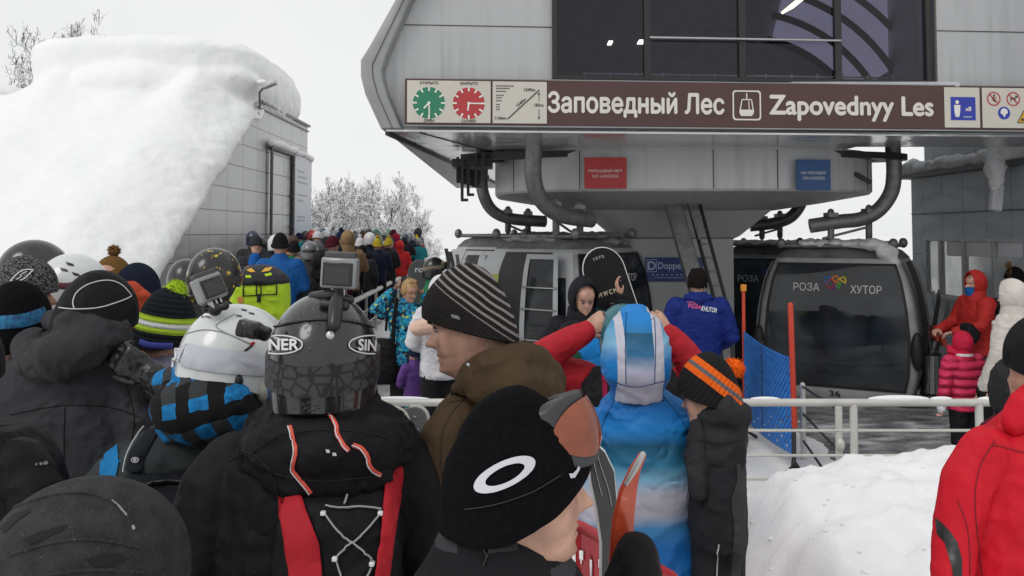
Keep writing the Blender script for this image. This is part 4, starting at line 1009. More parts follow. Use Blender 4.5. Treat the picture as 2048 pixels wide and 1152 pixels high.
mb = MB(); mb.tube([PXW(1990, 372, RXW-.36), PXW(1990, 335, RXW-.32), PXW(1996, 310, RXW-.1)], [.09, .13, .15], 10); me = fuse(mb, .025, 3); bumpy(me, .03, 8, 4); link('snow_load', me, SNOW_R, fl)

# ================================================================ railings
RAILM = mat('railing_steel', (.52, .51, .475), .45, .15, var=.12, vs=5, bump=.1, bs=60)
YR = 6.0; zr = P(1400, 805, YR).z
rl = thing('railing', 'long pale steel handrail with thin lower bars crossing in front of the boarding area', 'railing', (2, YR, .2))
mb = MB(); mb.tube([(P(640, 804, YR).x, YR, zr), (P(2075, 806, YR).x, YR, zr)], .026, 14); build(mb, 'handrail', RAILM, rl)
for py in (861, 911, 958): mb = MB(); z = P(1400, py, YR).z; mb.tube([(P(640, py, YR).x, YR, z), (P(2075, py, YR).x, YR, z)], .010, 8); build(mb, 'bar', RAILM, rl)
for px in (700, 935, 1180, 1440, 1707, 1958): mb = MB(); mb.tube([(P(px, 820, YR).x, YR, .02), (P(px, 820, YR).x, YR, zr-.02)], .026, 12); build(mb, 'post', RAILM, rl)
mb = MB()
for a, b, h in ((1500, 1560, .012), (1735, 1860, .028), (1860, 1905, .014), (740, 860, .015), (1955, 2000, .012)): mb.ell(((P(a, 800, YR).x+P(b, 800, YR).x)/2, YR, zr+.024), ((P(b, 800, YR).x-P(a, 800, YR).x)/2, h*.3+.016, h*.6+.008), nu=14, nv=8)
build(mb, 'snow_strip', SNOW, rl)
r2 = thing('railing', 'short wire railing running back from the handrail beside the blue net', 'railing', (P(1640, 900, 7.2).x, 7.2, .1))
a, b = P(1605, 770, 8.3), P(1677, 815, 6.5)
for p in (a, b): mb = MB(); mb.tube([(p.x, p.y, .1), (p.x, p.y, p.z)], .026, 10); build(mb, 'post', RAILM, r2)
for f in (.02, .36, .7): mb = MB(); mb.tube([(a.x, a.y, .1+(a.z-.1)*(1-f)), (b.x, b.y, .1+(b.z-.1)*(1-f))], .011, 6); build(mb, 'wire', DARK, r2)
for f in (.4, .7): mb = MB(); mb.ell((b.x, b.y-.02, .1+(b.z-.1)*f), (.035, .04, .05), nu=10, nv=6); build(mb, 'clamp', RAILM, r2)
r3 = thing('railing', 'long steel queue railing running back along the crowd to the left', 'railing', (-2.75, 17, .2))
def rx3(y): return float(np.interp(y, (14.6, 25.8), (P(705, 604, 14.6).x, P(823, 544, 25.8).x)))
z1_ = P(705, 604, 14.6).z; z2_ = P(823, 544, 25.8).z
def rz3(y): return float(np.interp(y, (6, 14.6, 25.8, 30), (z1_-.04, z1_, z2_, z2_)))
mb = MB(); mb.tube([(rx3(y), y, rz3(y)) for y in (8.5, 11, 14.6, 18, 22, 26.3)], .045, 12); build(mb, 'handrail', RAILM, r3)
for h in (.28, .52, .76): mb = MB(); mb.tube([(rx3(y), y, rz3(y)-h) for y in (8.5, 11, 14.6, 18, 22, 26.3)], .014, 8); build(mb, 'bar', RAILM, r3)
for k in range(13):
    y = 9.0+1.44*k; mb = MB(); mb.tube([(rx3(y), y, 0), (rx3(y), y, rz3(y))], .028, 8); build(mb, 'post', RAILM, r3)
# ================================================================ blue net with red poles
nt = thing('net_fence', 'blue safety net panel hung between two red poles by the railing', 'fence', P(1540, 900, 8.2))
t = NT('blue_net', .6); v = t.mapping((1, 1, 1)); s = t.sep(v)
wv = t.n('TexWave', wave_type='BANDS', bands_direction='DIAGONAL'); wv.inputs['Scale'].default_value = 9; wv.inputs['Distortion'].default_value = 1.2; t.l(v, wv.inputs['Vector'])
nz_ = t.noise(t.mapping((3, 3, 9)), 2.0, 4)
t.color(t.ramp(t.math('ADD', t.math('MULTIPLY', wv.outputs['Fac'], .5), t.math('MULTIPLY', nz_, .6)), [(.35, (.014, .10, .36)), (.75, (.04, .22, .66))]))
br = t.n('TexBrick', offset=.5); t.l(t.mapping((1, 1, 1), rot=(R(90), 0, R(0))), br.inputs['Vector'])
NETM = t.m
q0, q1 = P(1488, 662, 9.3), P(1583, 716, 7.75); w0, w1 = P(1490, 838, 9.3), P(1584, 908, 7.75)
mb = MB(); nu, nv = 46, 40; vs = []; fs = []
for i in range(nv+1):
    for j in range(nu+1):
        f, g = j/nu, i/nv; p = q0.lerp(q1, f).lerp(w0.lerp(w1, f), g)
        p = p+Vector((.02*math.sin(f*7)*math.sin(g*3.1), .0, -.03*math.sin(math.pi*f)))
        vs.append(p)
for i in range(nv):
    for j in range(nu):
        hole = (i % 3 == 1) and (j % 4 in (1, 2)) and ((i//3+j//4) % 2 == 0) and (i > nv*.55 or (i*7+j*3) % 5 == 0)
        if not hole: fs.append((i*(nu+1)+j, i*(nu+1)+j+1, (i+1)*(nu+1)+j+1, (i+1)*(nu+1)+j))
mb.add(vs, fs); o = build(mb, 'net', NETM, nt, fix=False); so_ = o.modifiers.new('thickness', 'SOLIDIFY'); so_.thickness = .006
REDP = mat('pole_red', (.50, .045, .02), .45, var=.08)
mb = MB(); mb.tube([P(1581, 610, 7.72), P(1589, 852, 7.72)], .024, 10); build(mb, 'pole', REDP, nt)
mb = MB(); mb.tube([P(1487, 580, 9.32), P(1489, 850, 9.32)], .018, 10); build(mb, 'pole', REDP, nt)
mb = MB(); mb.box(P(1487, 576, 9.32), (.055, .055, .075)); build(mb, 'pole_cap', mat('cap_orange', (.65, .24, .02), .5, var=0), nt, bevel=.01)
mb = MB(); mb.tube([P(1586, 715, 7.74), P(1588, 915, 7.74), P(1586, 935, 7.7), P(1560, 955, 7.4)], .020, 8); mb.tube([P(1588, 925, 7.74), P(1606, 950, 7.55)], .02, 8); build(mb, 'stand', RUB, nt); mb = MB(); mb.tube([P(1491, 800, 9.3), P(1494, 862, 9.3), P(1512, 874, 9.1)], .018, 8); build(mb, 'stand', RUB, nt)
mb = MB(); mb.tube([q0.lerp(q1, .42)+Vector((0, -.012, 0)), w0.lerp(w1, .42)+Vector((0, -.012, 0))], .010, 6); build(mb, 'net_strap', RUB, nt)
# litter bin by the open doors
bn = thing('litter_bin', 'round steel litter bin standing beside the open doors of car 36', 'bin', P(1861, 780, 11.2))
c = P(1861, 772, 11.2); zt_ = P(1861, 708, 11.2).z
mb = MB(); mb.rows([(c.x, c.y, c.z-.12, .115, .115), (c.x, c.y, zt_, .125, .125)], 24); build(mb, 'drum', STEEL, bn, ang=30)
mb = MB(); mb.rings([[(c.x+rr*math.cos(a), c.y+rr*math.sin(a), z) for a in np.linspace(0, 2*math.pi, 25)[:-1]] for rr, z in ((.13, zt_-.01), (.135, zt_+.01), (.115, zt_+.012), (.11, zt_-.05))], caps=False); build(mb, 'rim', DARK, bn); mb = MB(); mb.rings([[(c.x+rr*math.cos(a), c.y+rr*math.sin(a), z) for a in np.linspace(0, 2*math.pi, 25)[:-1]] for rr, z in ((.118, c.z-.11), (.122, c.z-.08))], caps=False); build(mb, 'rim', DARK, bn, sm=True)
mb = MB()
for k in range(12): a = 2*math.pi*k/12; mb.tube([(c.x+.124*math.cos(a), c.y+.124*math.sin(a), c.z-.1), (c.x+.128*math.cos(a), c.y+.128*math.sin(a), zt_-.02)], .004, 5)
build(mb, 'slot', DARK, bn)
# ================================================================ people: shared tools
HZ = [-.03, 0, .012, .03, .048, .062, .078, .095, .118, .137, .158, .180, .202, .218, .230, .236]
HYF = [.045, .080, .092, .092, .090, .091, .090, .088, .082, .090, .092, .087, .070, .047, .018, .004]
HYB = [-.055, -.052, -.055, -.062, -.070, -.076, -.083, -.090, -.096, -.099, -.100, -.097, -.083, -.060, -.028, -.004]
HW_ = [.055, .046, .052, .060, .064, .067, .070, .072, .0755, .077, .077, .073, .060, .042, .020, .003]
def ga(x, s): return math.exp(-(x/s)**2)
def head_mb(M, n=40, k=34, s=1.0, ears=True, stub=False):
    """a head: chin at the origin, crown at .236, looking along +y"""
    mb = MB(); rs = []
    for i in range(k+1):
        z = -.03+.2662*(1-math.cos(math.pi*i/k))/2 if False else -.03+.266*i/k
        yf, yb, w = (float(np.interp(z, HZ, c)) for c in (HYF, HYB, HW_)); ring = []
        my = yb*.45+yf*.55 if z > .05 else (yf+yb)/2
        for j in range(n):
            a = 2*math.pi*j/n; x = w*math.copysign(abs(math.sin(a))**.92, math.sin(a)); c = math.cos(a)
            y = my+(yf-my if c > 0 else my-yb)*math.copysign(abs(c)**.88, c)
            if c > 0:
                nose = float(np.interp(z, [.066, .074, .080, .088, .112, .132], [0, .012, .030, .032, .013, .001]))
                y += nose*ga(x, float(np.interp(z, [.07, .085, .12], [.017, .0135, .009])))
                y -= .0095*(ga(x-.031, .0145)+ga(x+.031, .0145))*ga(z-.118, .0115)
                y += .0068*ga(x, .024)*(ga(z-.0535, .0050)+ga(z-.0405, .0050)) - .0035*ga(x, .026)*ga(z-.047, .0026)
                y += .0085*ga(x, .018)*ga(z-.012, .013)+.004*(ga(x-.028, .02)+ga(x+.028, .02))*ga(z-.136, .006)
                y += .004*(ga(x-.045, .018)+ga(x+.045, .018))*ga(z-.092, .018)
            ring.append((x, y, z))
        rs.append(ring)
    mb.rings(rs)
    for q in ((-1, 1) if ears else ()):
        e = MB(); e.ell((0, 0, 0), (.010, .020, .032), Matrix.Rotation(R(-12), 3, 'X'), 12, 8); e.v = [(x+q*(.079), y-.012, z+.103) for x, y, z in e.v]; mb.add(e.v, e.f)
    mb.m = [0]*len(mb.f)
    for i, f in enumerate(mb.f):
        c = np.mean([mb.v[q] for q in f], axis=0)
        if abs(c[0]) < .024 and .035 < c[2] < .059 and c[1] > .083: mb.m[i] = 1
        elif stub and c[1] > -.03 and (c[2] < .058 or (c[2] < .064+.25*max(0, .06-c[1]) and abs(c[0]) > .03) or (.052 < c[2] < .066 and abs(c[0]) < .03)): mb.m[i] = 2
    mb.v = [tuple(M @ (Vector(q)*s)) for q in mb.v]; return mb
def eyes(M, par, local, brow='dark', s=1.0):
    for q in (-1, 1):
        mb = MB(); mb.ell((q*.031, .0665, .118), (.0135, .012, .0085), nu=14, nv=8); mb.v = [tuple(M @ (Vector(v)*s)) for v in mb.v]; e = build(mb, 'eye', EYEW, par, local=local)
        mb = MB(); mb.ell((q*.031, .0765, .118), (.006, .0035, .0062), nu=10, nv=6); mb.tube([(q*.017, .076, .1245), (q*.031, .0805, .1275), (q*.045, .0725, .1235)], .0018, 6); mb.v = [tuple(M @ (Vector(v)*s)) for v in mb.v]; build(mb, 'iris', EYED, e, local=local)
        mb = MB(); mb.tube([(q*.013, .0915, .137), (q*.03, .0915, .1425), (q*.05, .079, .139)], [.003, .004, .002], 6, flat=.7); mb.v = [tuple(M @ (Vector(v)*s)) for v in mb.v]; build(mb, 'eyebrow', HAIRD if brow == 'dark' else brow, par, local=local)
def TR(loc, yaw=0, pitch=0, roll=0):        # yaw 0 looks along +y; positive pitch looks down
    return Matrix.Translation(Vector(loc)) @ Matrix.Rotation(yaw, 4, 'Z') @ Matrix.Rotation(-pitch, 4, 'X') @ Matrix.Rotation(roll, 4, 'Y')
def cap_mb(M, zf=.145, zb=.085, rx=.088, yf=.105, yb=-.112, zt=.262, n=44, k=18, cuff=.0, top=1.0, s=1.0, lean=0.0, pw=.5, bp=1.0):
    """knitted cap: brim plane from zf (front) to zb (back), domed to zt; cuff adds a turned-up rim"""
    mb = MB(); rs = []; yc, ry = (yf+yb)/2, (yf-yb)/2
    def ring(sc, h, grow=0):
        q = []
        for j in range(n):
            a = 2*math.pi*j/n; x = (rx*sc+grow)*math.sin(a); y = yc+(ry*sc+grow)*math.cos(a)-lean*h
            zbrim = zb+(zf-zb)*max(0, min(1, (y-yb)/(yf-yb)))**bp; q.append((x, y, zbrim+(zt-zbrim)*h))
        return q
    rs.append(ring(.93, .03)); rs.append(ring(.96, -.02))
    if cuff: 
        rs += [ring(1, -.02, .006), ring(1, .02, .010), ring(1, cuff*.9, .010), ring(1, cuff, .006), ring(1, cuff+.01, .001)]
    for i in range(k+1):
        h = (cuff+.02 if cuff else 0)+(1-(cuff+.02 if cuff else 0))*math.sin(math.pi/2*i/k)
        t = h; sc = max(.02, (1-t**2.3)**pw); rs.append(ring(sc*top if i else 1, h))
    mb.rings(rs); mb.v = [tuple(M @ (Vector(q)*s)) for q in mb.v]; return mb
def helmet_mb(M, s=1.0, n=44, k=20, low=.02, w=.118, l=.140, zt=.275):
    """shell with lowered sides and nape, open at the face"""
    mb = MB(); rs = []
    for sc, dz in ((.90, .012), (.96, -.003)):
        pass
    def edge(a):
        c = math.cos(a); f = max(0, c)
        return low+.0*(1-f)+(.155-low)*(max(0, c-.25)/.75)**.55 if c > .25 else low+.012*max(0, -c)
    def ring(h, g=0):
        q = []
        for j in range(n):
            a = 2*math.pi*j/n; z0 = edge(a); z = z0+(zt-z0)*h
            u = min(1, max(0, (z-.12)/(zt-.12))); lo = min(1, max(0, (.12-z)/.12))
            r = math.sqrt(max(0.0004, 1-u**2.2))*(1-.10*lo**1.5)
            q.append(((w*r+g)*math.sin(a), -.005+(l*r+g)*math.cos(a)*(1 if math.cos(a) > 0 else .97), z))
        return q
    rs = [ring(.06, -.022), ring(.0, -.014), ring(-.012, -.004), ring(.0, 0)]+[ring(math.sin(math.pi/2*i/k)**1.0) for i in range(1, k)]+[ring(.9995)]
    mb.rings(rs); mb.v = [tuple(M @ (Vector(q)*s)) for q in mb.v]; return mb
def hood_mb(M, s=1.0, rx=.118, ry=.140, rz=.158, open_=58, n=40, k=18, droop=.0):
    """raised hood round the head, opening towards +y"""
    mb = MB(); rs = []; th0 = R(open_)
    def pt(th, a, g):
        x = (rx+g)*math.sin(th)*math.cos(a); z = (rz+g)*math.sin(th)*math.sin(a); y = (ry+g)*math.cos(th)
        return (x, y-.012-(.02*math.sin(a) if th > 1.6 else 0)*0, z+.125-droop*max(0, -math.sin(a))*math.sin(th))
    rs = [[pt(th0+.22, 2*math.pi*j/n, -.022) for j in range(n)], [pt(th0+.03, 2*math.pi*j/n, -.014) for j in range(n)], [pt(th0-.03, 2*math.pi*j/n, -.004) for j in range(n)]]
    for i in range(k+1):
        th = th0+(math.pi-.02-th0)*i/k; rs.append([pt(th, 2*math.pi*j/n, 0) for j in range(n)])
    mb.rings(rs); mb.v = [tuple(M @ (Vector(q)*s)) for q in mb.v]; return mb
def goggles_mb(M, s=1.0, z=.185, y=.115, w=.088, h=.045, tilt=-20):
    """lens block bent round the front of a head"""
    fr = MB(); le = MB(); rs = []; ls = []
    for i in range(25):
        f = -1+2*i/24; x = w*math.sin(f*1.15); yy = y-.062*(1-math.cos(f*1.15))*1.9; hh = h*(.30+.70*math.sqrt(max(0, 1-abs(f)**3.2)))
        nd = .012*ga(f, .22); g = math.sqrt(max(.02, 1-(f/.95)**4))
        rs.append([(x, yy+.016, z+hh), (x, yy+.020, z-hh+nd), (x, yy-.02, z-hh+nd), (x, yy-.022, z+hh)])
        if abs(f) < .93: ls.append([(x, yy+.0225, z+hh*.80*g-h*.06*(1-g)), (x, yy+.029, z+hh*.4*g), (x, yy+.031, z), (x, yy+.029, z-hh*.4*g), (x, yy+.0225, z-hh*.78*g+nd)])
    fr.rings(rs); le.grid(ls)
    for q in (fr, le): q.v = [tuple(M @ (Vector(v)*s)) for v in q.v]
    return fr, le
def strap_mb(M, s=1.0, z0=.185, z1=.15, rx=.092, ry=.118, w=.022, th=.003):
    mb = MB(); rs = []
    for j in range(33):
        a = R(40)+R(280)*j/32; c = math.cos(a); z = z0 if c > 0 else z0+(z1-z0)*(-c)
        z = z0+(z1-z0)*(1-c)/2
        x, y = rx*math.sin(a), -.004+ry*math.cos(a); k = 1+th/rx
        rs.append([(x*.98, y*.98, z-w), (x*k, y*k, z-w), (x*k, y*k, z+w), (x*.98, y*.98, z+w)])
    mb.rings(rs); mb.v = [tuple(M @ (Vector(v)*s)) for v in mb.v]; return mb
def hair_mb(M, s=1.0, long_=.0, seed=0):
    mb = MB(); rr = random.Random(seed)
    mb.ell((0, -.012, .140), (.086, .100, .108), nu=24, nv=14)
    for k in range(36):
        a = R(75)+R(210)*k/35; x, y = .080*math.sin(a), -.012+.092*math.cos(a)
        mb.tube([(x*.55, y*.6+.004, .228), (x*1.0, y, .16+rr.uniform(-.01, .01)), (x*1.04, y*1.03, .10-long_+rr.uniform(-.015, .015))], [.016, .014, .006], 6)
    me = MB()
    mb.v = [tuple(M @ (Vector(v)*s)) for v in mb.v]; return mb
def pom(c, r, m, par, local=False, seed=0):
    mb = MB(); rr = random.Random(seed); mb.ell(c, (r*.8, r*.8, r*.8), nu=16, nv=10)
    for k in range(230):
        d = Vector((rr.gauss(0, 1), rr.gauss(0, 1), rr.gauss(0, 1))).normalized(); u = d.orthogonal().normalized()*r*.11; w = d.cross(u)
        t = Vector(c)+d*r*rr.uniform(.98, 1.12); b = Vector(c)+d*r*.6
        mb.add([b+u, b-u*.5+w*.9, b-u*.5-w*.9, t], [(0, 1, 3), (1, 2, 3), (2, 0, 3)])
    return build(mb, 'pompom', m, par, local=local, fix=False)
def hand_mb(M, curl=.6, s=1.0, right=True, spread=.1, thumb=.5):
    """palm at origin (wrist), fingers along +y, palm facing -z; thumb towards -x for a right hand seen from the back"""
    q = 1 if right else -1; mb = MB()
    mb.tube([(0, -.05, 0), (0, .0, 0)], [.027, .026], 10, flat=.75)
    mb.rows([], 8) if False else None
    rs = []
    for y, w, t in ((-.01, .026, .017), (.02, .036, .0165), (.05, .042, .015), (.08, .043, .0135), (.092, .040, .011)):
        rs.append([(w*math.cos(2*math.pi*j/12), y, t*math.sin(2*math.pi*j/12)) for j in range(12)])
    mb.rings(rs)
    for f, (x, L, r) in enumerate(((-.031, .074, .0088), (-.0105, .083, .0092), (.0105, .077, .0088), (.031, .060, .0078))):
        x *= q; c = curl*(1+.12*(f-1)); p = Vector((x, .082, .001)); pts = [p-Vector((0, .02, 0)), p]; ang = 0; sp = spread*(x/.031)
        for l, k in ((.45, .75), (.32, 1.15), (.23, .75)):
            ang += c*k; p = p+Vector((math.sin(sp)*L*l*.6, math.cos(ang)*L*l, -math.sin(ang)*L*l)); pts.append(p)
        mb.tube(pts, [r*1.08, r*1.1, r*1.05, r*.95, r*.8], 8)
    a = Vector((-.026*q, .012, -.006)); t1 = a+Vector((-.028*q, .030, -.012*(1+thumb))); t2 = t1+Vector((-.008*q, .028, -.012*thumb)); t3 = t2+Vector((.004*q*thumb, .022, -.010*thumb))
    mb.tube([a, t1, t2, t3], [.0145, .0125, .0105, .0085], 8)
    mb.v = [tuple(M @ (Vector(v)*s)) for v in mb.v]; return mb
def frame_(o, y, z):                        # matrix with given origin, y axis and approximate z axis
    y = Vector(y).normalized(); z = Vector(z); x = y.cross(z).normalized(); z = x.cross(y)
    M = Matrix((x, y, z)).transposed().to_4x4(); M.translation = Vector(o); return M

# ---------------------------------------------------------------- standing figure in its own frame (looks along +y)
def body_parts(H=1.75, lean=.0, arms=None, build_=1.0, legs=((-.10, .0), (.10, .0)), head_yaw=0, head_pitch=.05, vox=.02, hands=True, hem=.80, res=0, headk=(24, 20)):
    s = H/1.75; a_ = arms or {}
    def ln(x, y, z): return Vector((x, y+max(0, z-.9)*lean, z))
    L_ = [a_.get('L', ((-.275, -.03, 1.14), (-.26, .06, .90))), a_.get('R', ((.275, -.03, 1.14), (.26, .06, .90)))]
    jk = MB(); w = build_
    jk.rows([(0, ln(0, 0, z).y-.01*0, z, rx*w, ry*w) for z, rx, ry in ((hem, .185, .135), (hem+.04, .20, .15), (1.0, .19, .145), (1.15, .20, .15), (1.30, .215, .15), (1.40, .19, .125), (1.46, .12, .10), (1.50, .085, .085), (1.545, .080, .083))], 26, 2.3)
    bd = MB()
    bd.rows([(0, ln(0, 0, z).y, z, rx, ry) for z, rx, ry in ((.84, .15, .10), (1.0, .14, .10), (1.3, .17, .11), (1.43, .12, .08), (1.5, .055, .058), (1.60, .052, .056))], 16)
    hand_f = []
    for q, (e, h) in zip((-1, 1), L_):
        sh = ln(q*.185*w, 0, 1.405); e = Vector(e); h = Vector(h)
        jk.tube([sh, sh.lerp(e, .5)+Vector((q*.012, 0, 0)), e, e.lerp(h, .5), h], [.090*w, .080*w, .070*w, .064*w, .055*w], 12)
        jk.ell(sh+Vector((-q*.02, 0, -.01)), (.10*w, .105*w, .085*w), nu=12, nv=8)
        bd.tube([sh, e, h], [.045, .04, .03], 8)
        if hands:
            d = (h-e).normalized(); zz = Vector((-q, 0, .2)) if abs(d.z) > .6 else Vector((0, 0, 1))
            hm = hand_mb(frame_(h+d*.02, d, zz), .55, 1.05, q > 0); bd.add(hm.v, hm.f)
    tr = MB(); bt = MB()
    for q, (lx, ly) in zip((-1, 1), legs):
        tr.tube([(q*.085, 0, .90), (q*.10*.6+lx*.4, ly*.5, .50), (lx, ly, .13)], [.118*w, .092, .088], 12); tr.rows([(lx, ly, .07, .085, .09), (lx, ly, .16, .09, .095)], 12)
        bd.tube([(q*.085, 0, .86), (q*.06+lx*.4, ly*.5, .5), (lx, ly, .08)], [.08, .06, .045], 8)
        bt.rows([(lx, ly+.06, .0, .062, .155), (lx, ly+.06, .03, .066, .16), (lx, ly+.05, .085, .060, .14), (lx, ly+.0, .15, .07, .09), (lx, ly-.01, .26, .07, .085)], 16, 2.6)
    tr.ell((0, 0, .92), (.175*w, .135, .13))
    hp = ln(0, .012, 1.52); HM = TR(hp, head_yaw, head_pitch)
    return s, jk, bd, tr, bt, HM
def fig_mesh(key_cache, key, **kw):
    """meshes shared by all figures with the same pose"""
    if key in key_cache: return key_cache[key]
    vox = kw.get('vox', .02); jv = kw.pop('jvox', .022); fa = kw.pop('foldamp', .010)
    s, jk, bd, tr, bt, HM = body_parts(**kw)
    hm = head_mb(HM, *kw.get('headk', (24, 20)))
    body = fuse(bd, vox, 2); 
    b = bmesh.new(); b.from_mesh(body); n0 = len(b.verts)
    vs = [b.verts.new(v) for v in hm.v]
    for f, m in zip(hm.f, hm.m):
        try: fc = b.faces.new([vs[i] for i in f]); fc.material_index = m
        except ValueError: pass
    bmesh.ops.recalc_face_normals(b, faces=b.faces); b.to_mesh(body); b.free()
    j = fold(fuse(jk, jv, 4), fa, (8, 8, 12), hash(key) % 50 if isinstance(key, int) else len(key)*3); t = fold(fuse(tr, max(jv, .025), 3), fa*.8, (10, 10, 8), 5)
    bo = bt.mesh('boot'); r = dict(s=s, body=body, jacket=j, trousers=t, boots=bo, HM=HM)
    for k in ('body', 'jacket', 'trousers', 'boots'): r[k].transform(Matrix.Scale(s, 4)); smooth(r[k], 60)
    key_cache[key] = r; return r
def share(name, me, m, par):
    o = bpy.data.objects.new(name, me); COL.objects.link(o); o.parent = par; W[o.name] = Vector()
    ms = m if isinstance(m, (list, tuple)) else [m]
    if len(me.materials) < len(ms):
        me.materials.clear()
        for q in ms: me.materials.append(q)
    for i, q in enumerate(ms): o.material_slots[i].link = 'OBJECT'; o.material_slots[i].material = q
    return o
CACHE = {}
def person(label, loc, rz, key, jm, tm, bm=None, group=None, skin=None, boots=True, **kw):
    g = fig_mesh(CACHE, key, **kw)
    r = thing('person', label, 'person', loc, group, rz)
    share('body', g['body'], [skin or SKIN, LIPS], r); share('jacket', g['jacket'], jm, r); share('trousers', g['trousers'], tm, r)
    if boots: share('boots', g['boots'], bm or BLKM, r)
    return r, g
# ================================================================ the near crowd, each built at its own distance
def axis_mat(name, axis, p0, root, length, stops, rough=.95, rib=0, ribaxis=None, bump=.8, interp='CONSTANT', wob=0.0):
    """colour bands along a direction of the cloth itself"""
    a = Vector(axis).normalized(); t = NT(name, rough, spec=.2); v = t.tc.outputs['Object']
    off = -(Vector(p0)-wloc(root)).dot(a)
    def dot(ax, o, L):
        d = t.n('VectorMath', operation='DOT_PRODUCT'); t.l(v, d.inputs[0]); d.inputs[1].default_value = ax
        return t.math('DIVIDE', t.math('ADD', d.outputs['Value'], o), L)
    f = dot(a, off, length)
    if wob: f = t.math('ADD', f, t.math('MULTIPLY', t.math('SUBTRACT', t.noise(v, 9, 3), .5), wob))
    c = t.ramp(f, stops, interp)
    c = t.mix(1.0, c, t.ramp(t.noise(v, 150, 3), [(.3, .78), (.7, 1.1)]), 'MULTIPLY'); t.color(c)
    t.bump(t.noise(v, 420, 3), bump, .002)
    if rib: t.bump(t.math('SINE', dot(Vector(ribaxis or axis).normalized(), 0, 1/(2*math.pi*rib))), .5, .004)
    return t.m
def E_(p, r): return p*r
class Hero:
    def __init__(s, label, d, px, HM=None, group=None, gz_=None):
        x = P(px, 900, d).x; s.d = d; s.g = g1(x, d) if gz_ is None else gz_
        s.r = thing('person', label, 'person', (x, d, s.g), group); s.x = x; s.HM = HM
    def k(s, dd=0): return (s.d+dd)/F
    def tp(s, mb, pts, n=14, flat=1.0):
        mb.tube([P(a, b, s.d+c) for a, b, c, r in pts], [r*s.k(c) for a, b, c, r in pts], n, True, flat); return mb
    def rw(s, mb, rows, n=32, e=2.3):
        q = []
        for py, xl, xr, dd, th in rows:
            c = P((xl+xr)/2, py, s.d+dd); q.append((c.x, c.y, c.z, (xr-xl)/2*s.k(dd), th))
        mb.rows(q, n, e); return mb
    def el(s, mb, px, py, dd, rx, ry, rz_m, rot=None):
        mb.ell(P(px, py, s.d+dd), (rx*s.k(dd), rz_m, ry*s.k(dd)), rot); return mb
    def cloth(s, name, mb, m, vox=.011, it=4, amp=.009, fr=(9, 9, 13), seed=1, parent=None):
        me = fold(fuse(mb, vox, it), amp, fr, seed); return link(name, me, m, parent or s.r)
    def body(s, skin=None, hands=(), n=40, k=34, sc=1.0, stub=False):
        mb = head_mb(s.HM, n, k, sc, False, stub)
        c = s.HM.translation; b = MB(); yf = s.HM.to_3x3() @ Vector((0, 1, 0))
        b.tube([c-yf*.015+Vector((0, 0, .09)), c-yf*.02+Vector((0, 0, .0)), c-yf*.01+Vector((0, .02, -.09))], [.054*sc, .055*sc, .05*sc], 16)
        sh = Vector((c.x*.6+s.x*.4, s.d+.05, c.z-.16)); hp = Vector((s.x, s.d+.05, s.g+.9))
        if sh.z-.2 > hp.z: b.tube([c-Vector((0, 0, .08)), sh, hp], [.05, .05, .05], 12)
        for q in (-1, 1): b.tube([hp+Vector((q*.045*sc, -.01, 0)), Vector((hp.x+q*.05*sc, hp.y-.01, s.g+.12))], [.026, .024], 8)
        mb.add(b.v, b.f); mb.m += [0]*(len(mb.f)-len(mb.m))
        for h in hands: mb.add(h.v, h.f)
        mb.m = (mb.m+[0]*len(mb.f))[:len(mb.f)]
        s.b = build(mb, 'body', [skin or SKIN, LIPS]+([JAW] if stub else []), s.r, ang=60, fix=False); return s.b
    def legs(s, m, top_py, w=150, dd=0.0, x=None):
        mb = MB(); px = x or (s.x*F/s.d+1024); t = P(px, top_py, s.d+dd); a = w*s.k()*.27
        for q in (-1, 1): mb.tube([(t.x+q*a, t.y, t.z), (t.x+q*a*1.05, t.y, s.g+.5), (t.x+q*a*1.1, t.y-.01, s.g+.08)], [.115, .10, .095], 12)
        mb.ell((t.x, t.y, t.z), (a*1.9, .13, .16)); s.cloth('trousers', mb, m, .025, 3, .008, (8, 8, 9), 4)
        for q in (-1, 1):
            b = MB(); b.rows([(t.x+q*a*1.1, t.y+.05, s.g-.01, .062, .15), (t.x+q*a*1.1, t.y+.05, s.g+.09, .06, .14), (t.x+q*a*1.1, t.y, s.g+.2, .07, .09)], 14, 2.5); build(b, 'boot', BLKM, s.r)
def cord(surf, pts, w, m, name, par, lift=.003): 
    mb = MB(); ribbon(mb, surf, pts, w, lift, .002, 4); return build(mb, name, m, par)
def seams(surf, lines, par, m=None, w=2.0, nm='seam'):
    for pts in lines: mb = MB(); ribbon(mb, surf, pts, w, .0006, .0016, 4); build(mb, nm, m or SEAM, par)
SEAM = mat('seam_dark', (.004, .004, .005), .8, var=0)
ORZ = mat('orange_zip', (.62, .075, .045), .5, var=.08, vs=40); WPIPE = mat('white_piping', (.55, .55, .56), .5, var=.05)
REDF = fab('red_fabric', (.40, .018, .028), .62)
WETB = NT('wet_black_shell', .22, coat=.6); vo = WETB.n('TexVoronoi'); vo.inputs['Scale'].default_value = 95; WETB.l(WETB.tc.outputs['Object'], vo.inputs['Vector'])
WETB.color(WETB.ramp(WETB.noise(WETB.tc.outputs['Object'], 7, 4), [(.3, (.011, .011, .012)), (.7, (.022, .022, .024))])); dn = WETB.noise(WETB.tc.outputs['Object'], 30, 2)
WETB.bump(WETB.math('MULTIPLY', WETB.rng(vo.outputs['Distance'], .05, .42, 1, 0), WETB.rng(dn, .45, .6)), .55, .004); WETB = WETB.m

